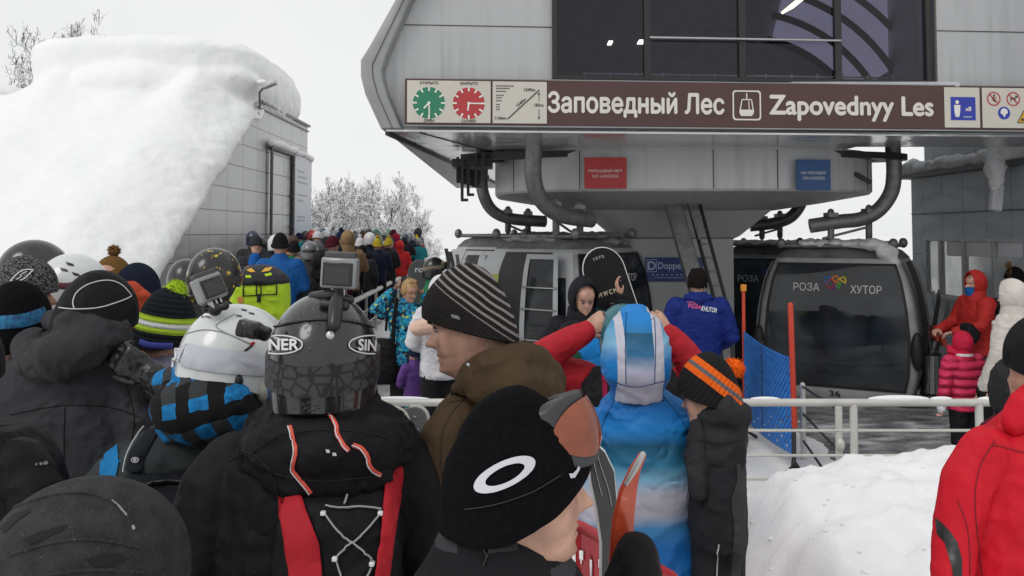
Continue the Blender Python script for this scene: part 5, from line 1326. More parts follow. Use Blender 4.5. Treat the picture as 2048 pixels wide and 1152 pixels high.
# ---- man in the wet black helmet with an action camera (centre left)
h = Hero('person in black jacket with orange zips and wet black helmet carrying a small camera', 2.1, 640)
h.HM = TR(P(645, 842, 2.1), R(3), R(4)); h.body()
mb = MB(); h.rw(mb, [(1480, 440, 830, .08, .17), (1300, 430, 835, .08, .18), (1152, 425, 845, .08, .18), (1050, 430, 840, .08, .185), (970, 440, 838, .07, .18), (920, 460, 825, .06, .16), (885, 495, 795, .06, .13), (850, 540, 760, .06, .10), (815, 560, 740, .04, .09), (796, 575, 725, .04, .085)])
h.tp(mb, [(480, 935, .06, 72), (432, 985, .03, 74), (405, 1070, .0, 66), (392, 1160, .0, 62), (400, 1290, -.02, 55)]); h.tp(mb, [(800, 915, .06, 62), (832, 985, .05, 62), (845, 1080, .03, 56), (850, 1170, .0, 52), (840, 1290, -.02, 48)])
jk = h.cloth('jacket', mb, BLACK, .010, 4, .013, (8, 8, 10), 3)
mb = MB(); h.tp(mb, [(505, 905, -.03, 34), (560, 900, -.10, 55), (640, 900, -.13, 62), (730, 893, -.11, 60), (800, 880, -.02, 40)]); h.tp(mb, [(520, 870, .0, 35), (590, 838, -.05, 48), (680, 830, -.06, 48), (770, 850, .0, 38)]); h.el(mb, 655, 945, -.10, 130, 62, .07); h.tp(mb, [(560, 815, .02, 30), (650, 805, -.03, 30), (735, 812, .02, 28)])
hd = h.cloth('hood', mb, BLACK, .010, 3, .018, (9, 9, 11), 8)
h.legs(BLACK, 1420, 220)
s = Surf([jk, hd], 2.0)
for pts in ([(580, 853), (588, 880), (592, 905), (586, 935), (593, 950), (610, 970), (622, 985)], [(645, 823), (660, 832), (672, 852), (674, 868), (685, 888), (697, 901)], [(705, 890), (723, 897), (735, 913), (739, 930), (750, 943), (760, 950)]):
    z_ = cord(s, pts, 9, ORZ, 'zip', hd, .003); mb = MB(); ribbon(mb, s, [(x-2.5, y+1) for x, y in pts], 2.5, .006, .001, 4); build(mb, 'zip_edge', WPIPE, z_)
mb = MB(); 
for x, y in ((655, 902), (668, 908)): patch(mb, s, [(x-4, y-3), (x+3, y-3), (x+5, y+3), (x-3, y+3)], .004, 4)
build(mb, 'badge', WPIPE, hd)
seams(s, [[(455, 925), (500, 905), (545, 950), (560, 1010), (575, 1090), (585, 1175)], [(845, 930), (812, 960), (795, 1040), (790, 1175)], [(505, 905), (560, 870), (640, 860), (730, 865), (800, 885)], [(540, 945), (640, 962), (760, 950)]], jk)
# his pack: red side panels, bungee cord
bp = thing('backpack', 'black rucksack with two red side panels and a grey crossed bungee cord', 'backpack', P(680, 1100, 1.95))
mb = MB(); h.rw(mb, [(1330, 560, 790, -.12, .10), (1152, 553, 798, -.12, .11), (1040, 560, 795, -.11, .10), (985, 580, 790, -.09, .085), (950, 600, 785, -.06, .06)], 32, 3.2)
pk = link('pack_body', fold(fuse(mb, .011, 4), .008, (9, 9, 9), 5), BLACK, bp); s2 = Surf([pk, jk], 1.9)
for poly in ([(545, 962), (577, 975), (606, 1000), (625, 1050), (640, 1090), (648, 1175), (585, 1175), (573, 1085), (560, 1010)], [(783, 908), (803, 912), (801, 960), (787, 1040), (771, 1175), (746, 1175), (760, 1060), (768, 960)]):
    mb = MB(); patch(mb, s2, poly, .006, 7); o = build(mb, 'side_panel', REDF, bp, fix=False); q = o.modifiers.new('t', 'SOLIDIFY'); q.thickness = .004
BUNG = mat('bungee', (.30, .30, .31), .6, var=.1)
mb = MB()
for pts in ([(652, 1012), (690, 1018), (725, 1015), (760, 1020)], [(648, 1026), (672, 1058), (705, 1085), (735, 1110), (745, 1126)], [(761, 1026), (735, 1058), (705, 1085), (683, 1102), (672, 1116)], [(672, 1116), (690, 1175)], [(745, 1126), (722, 1175)]): ribbon(mb, s2, pts, 4, .006, .003, 5)
ribbon(mb, s2, [(697, 985), (688, 1010)], 5, .005, .003, 5); build(mb, 'bungee_cord', BUNG, bp)
for x, y in ((648, 1024), (762, 1024), (671, 1115), (745, 1125)):
    mb = MB(); mb.box(s2.hit(x, y)[0]-Vector((0, .008, 0)), (.011, .012, .009)); build(mb, 'cord_lock', WHITE, bp, bevel=.002)
mb = MB(); ribbon(mb, s2, [(765, 845), (785, 862), (793, 885), (795, 915)], 18, .004, .006, 5); build(mb, 'shoulder_strap', BLKM, bp)
# helmet
hm = build(helmet_mb(h.HM, 1.09, 52, 26), 'helmet', WETB, h.r); s = Surf([hm], 1.97)
mb = MB(); mb.v = []; q = strap_mb(h.HM, 1.09, .15, .095, .116, .138, .030, .005)
HEX = NT('strap_pattern', .5); vo = HEX.n('TexVoronoi', feature='DISTANCE_TO_EDGE'); vo.inputs['Scale'].default_value = 38; HEX.l(HEX.tc.outputs['Object'], vo.inputs['Vector']); HEX.color(HEX.ramp(vo.outputs['Distance'], [(.08, (.008, .008, .009)), (.12, (.035, .036, .040))])); 
gs = build(q, 'goggle_strap', HEX.m, hm)
pad = MB()
for a in (-1, 1): pad.ell(h.HM @ Vector((a*.098, .01, .05)), (.030, .055, .062), nu=16, nv=10)
pad.ell(h.HM @ Vector((0, -.095, .045)), (.085, .035, .05), nu=18, nv=10); build(pad, 'ear_pads', BLACK, hm)
mb = MB(); ribbon(mb, s, [(546, 655), (590, 645), (640, 640), (700, 643), (745, 655)], 5, .002, .003, 5); build(mb, 'shell_ridge', BLKM, hm)
mb = MB(); mb.ell(s.hit(660, 671)[0], (.010, .006, .010), nu=12, nv=8); build(mb, 'stud', mat('stud', (.6, .6, .6), .3, .4), hm)
mb = MB(); mb.ell(s.hit(648, 759)[0]-Vector((0, .004, 0)), (.006, .004, .005), nu=10, nv=6); build(mb, 'stud', MATS['stud'], hm)
for cx, a0 in ((560, 0), (742, 0)):
    lg = MB()
    pts = [(cx+46*math.cos(a), 690+18*math.sin(a)) for a in np.linspace(0, 2*math.pi, 48)]; run = []
    for p in pts+[None]:
        if p is not None and 539 < p[0] < 751: run.append(p)
        else:
            if len(run) > 2: ribbon(lg, s, run, 3, .004, .001, 3, False)
            run = []
    text_on(lg, s, *(('NER', 571, 690, 21, 56, .03, .005) if cx < 600 else ('SIN', 731, 691, 21, 34, .03, .005, .06))); build(lg, 'emblem', mat('mark_white', (.62, .63, .64), .5, var=0), hm)
# camera on its mount
def action_cam(par, c, M, w, hgt, dp, m_case, lab=None):
    mb = MB(); t = .006
    for x in (-1, 1): mb.box((x*(w/2-t/2), 0, 0), (t, dp, hgt))
    for z in (-1, 1): mb.box((0, 0, z*(hgt/2-t/2)), (w-2*t, dp, t))
    mb.box((0, dp*.1, 0), (w-2*t, dp*.7, hgt-2*t)); mb.box((-.0, 0, hgt/2+.004), (w*.7, dp*.6, .009)); mb.xf(M); c_ = build(mb, 'action_camera', m_case, par, bevel=.003)
    mb = MB(); mb.box((0, -dp*.28, 0), (w-3.6*t, .004, hgt-3.6*t)); mb.xf(M); build(mb, 'screen', mat('cam_screen', (.012, .013, .012), .12, var=.1), c_) if False else None
    return c_
CASE = mat('cam_case', (.22, .225, .23), .25, .1, coat=.4)
def cam_full(c, M, w, hgt, dp, label, mount):
    r = thing('action_camera', label, 'camera', c); M = Matrix.Translation(Vector(c)) @ M; t = .007
    mb = MB(); 
    mb.rings([[(x*w/2, -dp/2, z*hgt/2) for x, z in ((-1, -1), (1, -1), (1, 1), (-1, 1))], [(x*w/2, dp/2, z*hgt/2) for x, z in ((-1, -1), (1, -1), (1, 1), (-1, 1))]]); mb.xf(M); build(mb, 'housing', CASE, r, bevel=.006)
    mb = MB(); mb.box((0, -dp/2-.001, -hgt*.03), (w*.84, .005, hgt*.74)); mb.xf(M); sc = build(mb, 'screen', mat('cam_screen', (.010, .011, .010), .15, var=.1), r, bevel=.002)
    mb = MB(); mb.box((0, -dp/2-.003, -hgt*.05), (w*.70, .004, hgt*.54)); mb.box((w*.18, -dp/2-.0045, hgt*.26), (w*.3, .003, hgt*.05)); mb.xf(M); build(mb, 'display', mat('cam_display', (.025, .026, .024), .08, var=.15, vs=30), sc)
    mb = MB(); mb.box((0, 0, hgt/2+.006), (w*.86, dp*.7, .014)); mb.xf(M); build(mb, 'latch', mat('latch_grey', (.05, .05, .052), .4), r, bevel=.003)
    mb = MB()
    for x in (-.014, 0, .014): mb.box((x, 0, -hgt/2-.010), (.006, dp*.5, .024))
    mb.xf(M); build(mb, 'hinge', STEEL, r, bevel=.002)
    for pts, rad in mount:
        mb = MB(); mb.tube(pts, rad, 10); build(mb, 'mount', BLKM, r)
c = P(680, 546, 2.06)
cam_full(c, Matrix.Rotation(R(3), 4, 'Y') @ Matrix.Rotation(R(-6), 4, 'Z'), .084, .072, .036, 'grey action camera standing upright on top of the wet black helmet', [([P(676, 585, 2.04), P(672, 612, 2.0), P(668, 650, 1.97)], [.010, .017, .015]), ([P(625, 592, 2.08), P(660, 590, 2.05), P(700, 600, 2.06)], [.010, .013, .010]), ([P(648, 608, 2.02), P(690, 612, 2.02)], [.011, .011])])

# ---- white helmet with camera, blue checked hood
h = Hero('person in white helmet with checked blue and black hood and a dark pack', 2.5, 420)
h.HM = TR(P(450, 826, 2.5), R(-32), R(16)); h.body()
WSH = mat('white_shell', (.60, .615, .62), .28, var=.05, vs=4, coat=.4)
hm = build(helmet_mb(h.HM, 1.12, 52, 26, .055, .128, .152, .272), 'helmet', WSH, h.r); s = Surf([hm], 2.38)
mb = MB(); ribbon(mb, s, [(335, 700), (380, 712), (440, 722), (535, 730)], 46, .004, .004, 5); gs = build(mb, 'goggle_strap', fab('white_strap', (.50, .51, .56), .8), hm)
mb = MB(); ribbon(mb, s, [(342, 688), (355, 690), (357, 720), (340, 716)], 4, .009, .003, 4); ribbon(mb, s, [(338, 680), (352, 700), (352, 735)], 5, .009, .003, 4); build(mb, 'strap_clip', WHITE, gs)
LG2 = mat('line_grey', (.28, .29, .30), .4, var=0)
mb = MB(); ribbon(mb, s, [(372, 668), (410, 660), (455, 668), (505, 690)], 2.2, .002, .001); ribbon(mb, s, [(432, 650), (470, 628)], 2, .002, .001); ribbon(mb, s, [(432, 650), (440, 660), (500, 688)], 2.5, .002, .001); build(mb, 'shell_line', LG2, hm)
mb = MB(); ribbon(mb, s, [(505, 690), (480, 710)], 5, .003, .001); build(mb, 'shell_stripe', BLKM, hm)
mb = MB(); ribbon(mb, s, [(500, 690), (508, 686)], 6, .004, .001); build(mb, 'shell_stripe', REDF, hm)
for x, y in ((403, 633), (416, 634), (488, 620), (503, 627), (478, 632)): mb = MB(); patch(mb, s, [(x-6, y-2), (x+5, y), (x+6, y+3), (x-5, y+1)], .002, 4); build(mb, 'vent', BLKM, hm, fix=False)
mb = MB(); mb.ell(h.HM @ Vector((.118, .02, .085)), (.03, .05, .05)); ep = build(mb, 'ear_cup', mat('ear_cream', (.42, .41, .37), .6), hm)
mb = MB(); mb.ell(P(474, 762, 2.39), (.017, .010, .020), nu=16, nv=8); build(mb, 'ear_disc', BLKM, ep)
mb = MB(); cb = Matrix.Rotation(R(14), 3, 'Y'); mb.box(P(508, 662, 2.33), (.085, .05, .034), cb); mb.box(P(486, 656, 2.32), (.022, .05, .046), cb); mb.box(P(500, 658, 2.31), (.012, .05, .044), cb); mb.box(P(514, 662, 2.31), (.012, .05, .044), cb); bumpy_ = fuse(mb, .008, 2); link('clip_box', bumpy_, BLKM, hm)
c = P(418, 577, 2.42)
cam_full(c, Matrix.Rotation(R(-24), 4, 'Y') @ Matrix.Rotation(R(50), 4, 'Z'), .078, .070, .042, 'clear cased action camera tilted on the front of the white helmet', [([P(428, 605, 2.42), P(430, 618, 2.42)], [.012, .02]), ([P(412, 618, 2.42), P(450, 612, 2.42)], [.012, .012])])
t = NT('blue_check', .85, spec=.2); v = t.mapping((1, 1, 1), rot=(0, R(14), 0)); wv = t.noise(v, 9, 3, 'Color'); vm = t.n('VectorMath', operation='MULTIPLY_ADD'); t.l(wv, vm.inputs[0]); vm.inputs[1].default_value = (.05, .05, .05); t.l(v, vm.inputs[2]); sp = t.sep(vm.outputs[0])
def stripe(x, per, o=0): return t.math('GREATER_THAN', t.math('FRACT', t.math('ADD', t.math('DIVIDE', x, per), o)), .5)
sx1 = stripe(sp[0], .082, .2); sz1 = stripe(sp[2], .080, .1)
blue = t.ramp(t.noise(t.tc.outputs['Object'], 40, 4), [(.3, (.006, .10, .26)), (.7, (.015, .21, .50))]); dkb = t.mix(.5, (.01, .04, .075), (.004, .004, .005))
t.color(t.mix(t.math('MULTIPLY', sx1, sz1), t.mix(t.math('MAXIMUM', sx1, sz1), blue, t.mix(stripe(sp[2], .16, .3), (.007, .007, .008), (.035, .038, .04))), (.006, .006, .007))); t.bump(t.noise(t.tc.outputs['Object'], 350, 3), .4, .002); CHECK = t.m
mb = MB(); h.el(mb, 415, 815, -.08, 112, 66, .13); h.tp(mb, [(330, 770, .02, 30), (400, 752, -.08, 36), (480, 775, -.04, 30), (515, 815, .05, 26)]); h.tp(mb, [(340, 850, -.05, 30), (420, 862, -.11, 34), (505, 840, -.02, 30)])
hd = h.cloth('hood', mb, CHECK, .010, 3, .016, (9, 9, 12), 12)
t2 = NT('checked_jacket', .85, spec=.2); 
mb = MB(); h.rw(mb, [(1420, 200, 560, .10, .16), (1152, 190, 570, .10, .17), (1000, 195, 565, .10, .175), (940, 215, 560, .08, .16), (895, 250, 540, .06, .14), (860, 300, 515, .05, .11), (830, 340, 500, .05, .09)])
h.tp(mb, [(262, 945, .08, 60), (222, 985, .05, 62), (205, 1060, .04, 56), (200, 1160, .0, 50), (210, 1260, -.05, 46)]); h.tp(mb, [(520, 945, .10, 55), (545, 1000, .10, 55), (555, 1100, .08, 50), (550, 1220, 0, 46)])
jk = h.cloth('jacket', mb, fab('charcoal_tweed', (.035, .040, .042), .8), .011, 4, .011, (9, 9, 10), 21)
h.legs(CHAR, 1380, 220)
s = Surf([jk], 2.4); BL2 = fab('azure_panel', (.012, .16, .38), .8)
mb = MB(); patch(mb, s, [(203, 915), (235, 890), (240, 925), (232, 960), (222, 995), (198, 985)], .004, 8); build(mb, 'sleeve_check', BL2, jk, fix=False)
mb = MB(); patch(mb, s, [(183, 918), (202, 898), (203, 905), (184, 925)], .004, 6); build(mb, 'sleeve_check', BL2, jk, fix=False)
bp = thing('backpack', 'navy black rucksack with thin grey reflective lines on its straps, worn under the checked hood', 'backpack', P(370, 1100, 2.3))
mb = MB(); h.rw(mb, [(1400, 210, 530, -.14, .10), (1152, 205, 535, -.15, .12), (1050, 215, 525, -.14, .115), (990, 228, 500, -.11, .09), (955, 250, 470, -.07, .06), (940, 275, 440, -.05, .03)], 32, 2.8)
pk = link('pack_body', fold(fuse(mb, .011, 4), .010, (7, 7, 11), 31), fab('navy_black', (.010, .012, .016), .7), bp); s2 = Surf([pk, jk], 2.25)
mb = MB(); ribbon(mb, s2, [(240, 1010), (300, 975), (350, 968), (410, 972), (455, 985)], 7, .006, .008, 5); ribbon(mb, s2, [(225, 1060), (330, 1020), (440, 1035)], 5, .005, .006, 5); build(mb, 'piping', BLKM, bp)
for pts in ([(262, 945), (272, 905), (300, 862)], [(430, 945), (450, 900), (490, 865)]): 
    mb = MB(); ribbon(mb, s2, [(x+8, y) for x, y in pts], 42, .006, .006, 6); stp = build(mb, 'shoulder_strap', fab('navy_black', 0), bp)
    mb = MB(); ribbon(mb, s2, [(x-8, y) for x, y in pts], 3, .015, .002, 5); build(mb, 'reflective_line', WPIPE, stp)
for x, y in ((276, 916), (420, 929)): mb = MB(); c_ = s2.hit(x, y)[0]-Vector((0, .018, 0)); pl = Plane(c_, (1, 0, 0), (0, 0, 1)); pl.ring(mb, 0, 0, .011, .003, .002, 12, .008); pl.disc(mb, 0, 0, .005, .003, 8); build(mb, 'strap_tag', WPIPE, bp)

# ---- man in charcoal jacket with black skull cap (left)
h = Hero('person in charcoal hooded jacket and black skull cap with thin white piping', 2.9, 160)
h.HM = TR(P(178, 718, 2.9), R(-58), R(8)); h.body(); eyes(h.HM, h.r, False)
cp = build(cap_mb(h.HM, .128, .046, .108, .130, -.136, .290), 'cap', BLACK, h.r); s = Surf([cp], 2.8)
mb = MB()
for pts in ([(118, 615), (149, 618), (198, 615), (244, 601), (263, 592)], [(149, 618), (146, 604), (153, 586), (172, 571), (200, 562), (225, 562), (246, 572), (262, 590)]): ribbon(mb, s, pts, 2.4, .001, .0015, 4)
build(mb, 'piping', WPIPE, cp)
mb = MB(); h.rw(mb, [(1480, -60, 290, .05, .17), (1152, -80, 300, .05, .18), (1000, -90, 305, .05, .185), (900, -88, 305, .05, .18), (820, -70, 300, .05, .17), (765, -30, 285, .05, .15), (725, 20, 262, .04, .13), (690, 70, 240, .03, .10), (655, 100, 228, .02, .08)])
h.tp(mb, [(262, 790, .0, 45), (288, 850, -.02, 50), (292, 930, -.03, 48), (285, 1040, -.05, 44), (290, 1200, -.1, 40)]); h.tp(mb, [(-30, 830, .05, 60), (-70, 930, .0, 55), (-70, 1150, -.05, 48)])
jk = h.cloth('jacket', mb, CHAR, .011, 4, .012, (8, 8, 10), 33)
mb = MB(); h.tp(mb, [(62, 690, .02, 34), (70, 722, -.05, 42), (120, 712, -.14, 50), (180, 690, -.12, 44), (232, 668, -.02, 32)]); h.tp(mb, [(105, 640, .02, 22), (150, 652, -.09, 34), (200, 668, -.08, 30), (235, 690, .0, 24)])
seams(Surf([jk], 2.8), [[(20, 830), (120, 812), (220, 815), (280, 835)], [(252, 770), (268, 830), (262, 900), (255, 1000)], [(130, 812), (128, 900), (135, 1000)]], jk, fab('seam_char', (.010, .010, .012)))
h.cloth('hood', mb, fab('charcoal_lining', (.034, .034, .037), .7), .010, 3, .013, (10, 10, 10), 9, )
h.legs(BLACK, 1420, 220)
# glove raised by his shoulder
gl = MB(); Mh = frame_(P(305, 748, 2.8), (-.8, -.2, .5), (0, -1, 0)); q = hand_mb(Mh, .7, 1.15, True); gl.add(q.v, q.f); gl.tube([P(305, 748, 2.8), P(322, 775, 2.85)], [.040, .055], 10)
me = fuse(gl, .006, 2); o = link('glove', bumpy(me, .003, 60, 4), BLKM, h.r)

# ---- far-left trio
h = Hero('person in black knit hat circled by a blue patterned goggle strap at the left edge', 3.05, 20)
h.HM = TR(P(28, 722, 3.05), R(-20), R(2)); h.body()
bh = build(cap_mb(h.HM, .12, .02, .105, .125, -.132, .275), 'hat', knit('black_knit', (.006, .006, .007)), h.r); s = Surf([bh], 2.95)
t = NT('blue_strap', .7); t.color(t.ramp(t.noise(t.tc.outputs['Object'], 60, 2), [(.4, (.01, .06, .16)), (.6, (.015, .15, .30))])); 
mb = MB(); ribbon(mb, s, [(-55, 648), (-10, 646), (40, 642), (70, 634), (90, 626)], 27, .003, .003, 5); build(mb, 'goggle_strap', t.m, bh)
mb = MB(); h.rw(mb, [(1400, -110, 160, .05, .16), (1000, -110, 165, .05, .17), (850, -100, 150, .05, .16), (780, -70, 120, .04, .13), (735, -30, 85, .03, .10), (705, -10, 66, .02, .08)]); h.cloth('jacket', mb, fab('slate_fabric', (.014, .018, .02), .75), .012, 4, .012, (8, 8, 10), 41); h.legs(BLACK, 1300, 200)
h = Hero('person in grey speckled cap with a leaf shaped outline badge, face in profile', 3.3, 40)
h.HM = TR(P(40, 648, 3.3), R(-78), R(4)); h.body(SKIN2); eyes(h.HM, h.r, False)
t = NT('speckled_knit', .95, spec=.1); t.color(t.ramp(t.noise(t.mapping((1, 1, 1.6)), 130, 2), [(.42, (.012, .012, .013)), (.62, (.15, .15, .155))])); t.bump(t.noise(t.tc.outputs['Object'], 300, 2), .8, .003)
cp = build(cap_mb(h.HM, .128, .055, .096, .118, -.12, .255), 'cap', t.m, h.r); s = Surf([cp], 3.0)
mb = MB()
for sg in (1, -1): ribbon(mb, s, [(21+45*f, 562-22*f+sg*9*math.sin(math.pi*f)) for f in np.linspace(0, 1, 12)], 2.6, .002, .001, 3, False)
ribbon(mb, s, [(33, 559), (43, 553), (42, 549), (54, 543)], 2, .002, .001, 3, False); build(mb, 'badge', mat('mark_white', 0), cp)
mb = MB(); h.rw(mb, [(1200, -70, 160, .05, .16), (800, -70, 160, .05, .17), (720, -40, 130, .03, .14), (680, 0, 105, .02, .10), (650, 20, 90, .02, .08)]); h.cloth('jacket', mb, BLACK, .013, 4, .010, (8, 8, 10), 45); h.legs(BLACK, 1150, 180)
h = Hero('person in glossy black helmet wearing orange lensed goggles, face hidden', 3.7, 70)
h.HM = TR(P(68, 618, 3.7), R(-62), R(0)); h.body()
hm = build(helmet_mb(h.HM, 1.05), 'helmet', WETB, h.r); f_, l_ = goggles_mb(h.HM, 1.05, .140, .125); g_ = build(f_, 'goggles', BLKM, hm); ORL = NT('orange_lens', .08, coat=.5); ORL.color(ORL.ramp(ORL.noise(ORL.tc.outputs['Object'], 11, 3), [(.3, (.12, .022, .010)), (.7, (.30, .070, .026))])); ORL.bump(ORL.noise(ORL.tc.outputs['Object'], 160, 2), .25, .002); ORL = ORL.m; build(l_, 'lens', ORL, g_, fix=False)
build(strap_mb(h.HM, 1.05, .14, .12, .115, .136), 'goggle_strap', BLACK, hm)
mb = MB(); h.rw(mb, [(1000, -20, 150, .05, .16), (720, -20, 155, .05, .17), (650, 5, 130, .03, .13), (620, 30, 105, .02, .09)]); h.cloth('jacket', mb, BLACK, .014, 4, .010, (8, 8, 10), 47); h.legs(BLACK, 980, 150)
h = Hero('person in white helmet with dark vents and orange red jacket, mostly hidden', 3.6, 135)
h.HM = TR(P(138, 648, 3.6), R(-70), R(5)); h.body()
hm = build(helmet_mb(h.HM, 1.04), 'helmet', WSH, h.r); s = Surf([hm], 3.5)
for x, y in ((128, 539), (152, 548), (140, 528)): mb = MB(); patch(mb, s, [(x-9, y-4), (x+6, y), (x+9, y+5), (x-4, y+3)], .002, 4); build(mb, 'vent', BLKM, hm, fix=False)
mb = MB(); ribbon(mb, s, [(100, 568), (130, 572), (165, 566)], 12, .003, .002); build(mb, 'goggle_strap', mat('maroon_strap', (.10, .02, .03), .7), hm)
mb = MB(); h.rw(mb, [(1000, 50, 215, .05, .16), (720, 50, 215, .05, .17), (660, 75, 200, .03, .13), (630, 95, 180, .02, .09)]); h.cloth('jacket', mb, fab('orange_red', (.45, .05, .025), .7), .014, 4, .010, (8, 8, 10), 49); h.legs(BLACK, 980, 150)
h = Hero('person in navy beanie with an orange hood gathered behind the neck', 3.8, 268)
h.HM = TR(P(268, 646, 3.8), R(-20), R(5)); h.body()
build(cap_mb(h.HM, .12, .075, .092, .11, -.116, .258, cuff=.2), 'beanie', knit('navy_knit', (.012, .016, .030)), h.r)
ORF = fab('orange_fabric', (.42, .065, .03), .75)
mb = MB(); h.rw(mb, [(1000, 190, 345, .05, .16), (760, 188, 346, .05, .17), (690, 205, 330, .04, .14), (650, 232, 305, .02, .10)]); h.tp(mb, [(248, 590, -.02, 18), (262, 585, -.12, 24), (284, 600, -.08, 20)]); h.tp(mb, [(246, 640, -.02, 26), (268, 625, -.12, 32), (290, 640, -.05, 24)]); h.cloth('jacket', mb, ORF, .013, 4, .010, (9, 9, 10), 51); h.legs(BLACK, 1000, 140)
h = Hero('person in brown bobble hat peeping over the black skull cap', 4.4, 220)
h.HM = TR(P(220, 612, 4.4), R(-10), R(5)); h.body(); BRK = knit('brown_knit', (.14, .075, .025)); bn_ = build(cap_mb(h.HM, .12, .07, .090, .11, -.114, .25), 'hat', BRK, h.r); pom(h.HM @ Vector((0, 0, .272)), .034, BRK, bn_)
mb = MB(); h.rw(mb, [(900, 160, 282, .05, .16), (680, 160, 280, .05, .17), (640, 180, 262, .03, .13), (612, 198, 243, .02, .09)]); h.cloth('jacket', mb, CHAR, .016, 4, .010, (8, 8, 10), 53); h.legs(BLACK, 880, 120)

# ---- lime striped bobble hat
h = Hero('person in black bobble hat with lime and white stripes and lime pompom', 3.4, 330)
h.HM = TR(P(326, 716, 3.4), R(-30), R(2), R(6)); h.body()
ax = Vector((.18, 0, 1)); p0 = P(322, 690, 3.4); LIM = (.36, .52, .035); BK = (.008, .010, .014)
hat = MB(); hat = cap_mb(h.HM, .085, .045, .105, .118, -.124, .272, lean=.0)
bh = build(hat, 'hat', axis_mat('lime_bands', ax, p0, h.r, .20, [(0, BK), (.30, LIM), (.40, (.62, .63, .60)), (.50, LIM), (.60, BK)], rib=55, ribaxis=ax, wob=.03), h.r)
pom(P(350, 584, 3.4), .050, knit('lime_yarn', (.35, .52, .03)), bh, seed=4)
mb = MB(); ribbon(mb, Surf([bh], 3.3), [(280, 683), (300, 690), (345, 692)], 12, .002, .003); build(mb, 'hat_edge', mat('violet_edge', (.04, .05, .28), .8), bh)
mb = MB(); h.rw(mb, [(1000, 235, 420, .05, .16), (800, 235, 420, .05, .17), (740, 260, 395, .03, .13), (705, 290, 362, .02, .09)]); h.cloth('jacket', mb, fab('lilac_grey', (.22, .22, .30), .75), .014, 4, .010, (8, 8, 10), 55); h.legs(BLACK, 980, 150)
# ---- dark shoulder, far left front, and the knitted hat at the bottom left
h = Hero('person in plain black padded jacket cut by the left edge of view', 1.95, 20, gz_=.0)
h.HM = TR(P(-95, 870, 1.95), R(0), R(5)); h.body(); build(cap_mb(h.HM), 'beanie', BLACK, h.r)
mb = MB(); h.rw(mb, [(1500, -190, 120, .05, .17), (1152, -200, 125, .03, .17), (1010, -200, 120, .03, .165), (930, -190, 105, .03, .16), (880, -170, 75, .03, .13), (855, -150, 40, .02, .10)]); h.tp(mb, [(40, 930, -.05, 55), (70, 985, -.08, 52), (85, 1090, -.1, 50)]); jk = h.cloth('jacket', mb, BLACK, .011, 4, .009, (7, 7, 12), 57); h.legs(BLACK, 1450, 220)
s = Surf([jk], 1.85); mb = MB()
for k, r_ in enumerate((2.2, 3, 4.5)): patch(mb, s, [(72+9*k+r_*math.cos(a), 930-1.5*k+r_*1.1*math.sin(a)) for a in np.linspace(0, 6.28, 9)[:-1]], .003, 3)
build(mb, 'badge', mat('badge_grey', (.16, .16, .165), .6), jk)
h = Hero('person in dark charcoal knitted helmet cover beaded with melting snow, bottom left corner', 1.42, 140, gz_=-.1)
h.HM = TR(P(145, 1352, 1.42), R(-25), R(10)); h.body()
t = NT('wet_wool', .85, spec=.3); v = t.tc.outputs['Object']; sp1 = t.noise(v, 260, 2); t.color(t.mix(t.ramp(sp1, [(.69, 0.0), (.76, .6)]), t.ramp(t.noise(v, 30, 5), [(.3, (.016, .017, .018)), (.7, (.034, .035, .037))]), (.22, .23, .235))); t.bump(t.noise(v, 200, 4), .9, .004); t.bump(t.noise(v, 22, 3), .5, .01)
hm = build(helmet_mb(h.HM, 1.15, 52, 26, .03, .128, .150, .262), 'helmet', t.m, h.r); s = Surf([hm], 1.3)
VD = mat('vent_dark', (.005, .005, .006), .9, var=0)
for pl_ in ([(45, 1080), (75, 1066), (120, 1052), (135, 1050), (128, 1060), (90, 1078), (60, 1090)], [(0, 1058), (25, 1030), (58, 1018), (62, 1024), (35, 1042), (8, 1068)], [(170, 1120), (205, 1108), (240, 1108), (258, 1120), (230, 1130), (195, 1136)]): mb = MB(); patch(mb, s, pl_, .0012, 5); build(mb, 'vent', VD, hm, fix=False)
mb = MB()
for pts in ([(30, 1015), (110, 990), (190, 990), (250, 1020)], [(20, 1110), (110, 1085), (190, 1080), (280, 1095)], [(90, 1150), (180, 1140), (290, 1145)]): ribbon(mb, s, pts, 9, -.001, .004, 6)
build(mb, 'shell_rib', t.m, hm)
mb = MB(); ribbon(mb, s, [(222, 1003), (236, 1014), (252, 1032)], 2.2, .002, .002); ribbon(mb, s, [(264, 1052), (267, 1060)], 5, .001, .003); build(mb, 'wire', BUNG, hm)
mb = MB(); h.rw(mb, [(1900, -40, 330, .05, .16), (1550, -50, 350, .05, .17), (1420, -30, 330, .03, .14), (1345, 60, 240, .02, .09)]); h.cloth('jacket', mb, BLACK, .012, 4, .009, (8, 8, 10), 59); h.legs(BLACK, 1800, 260)
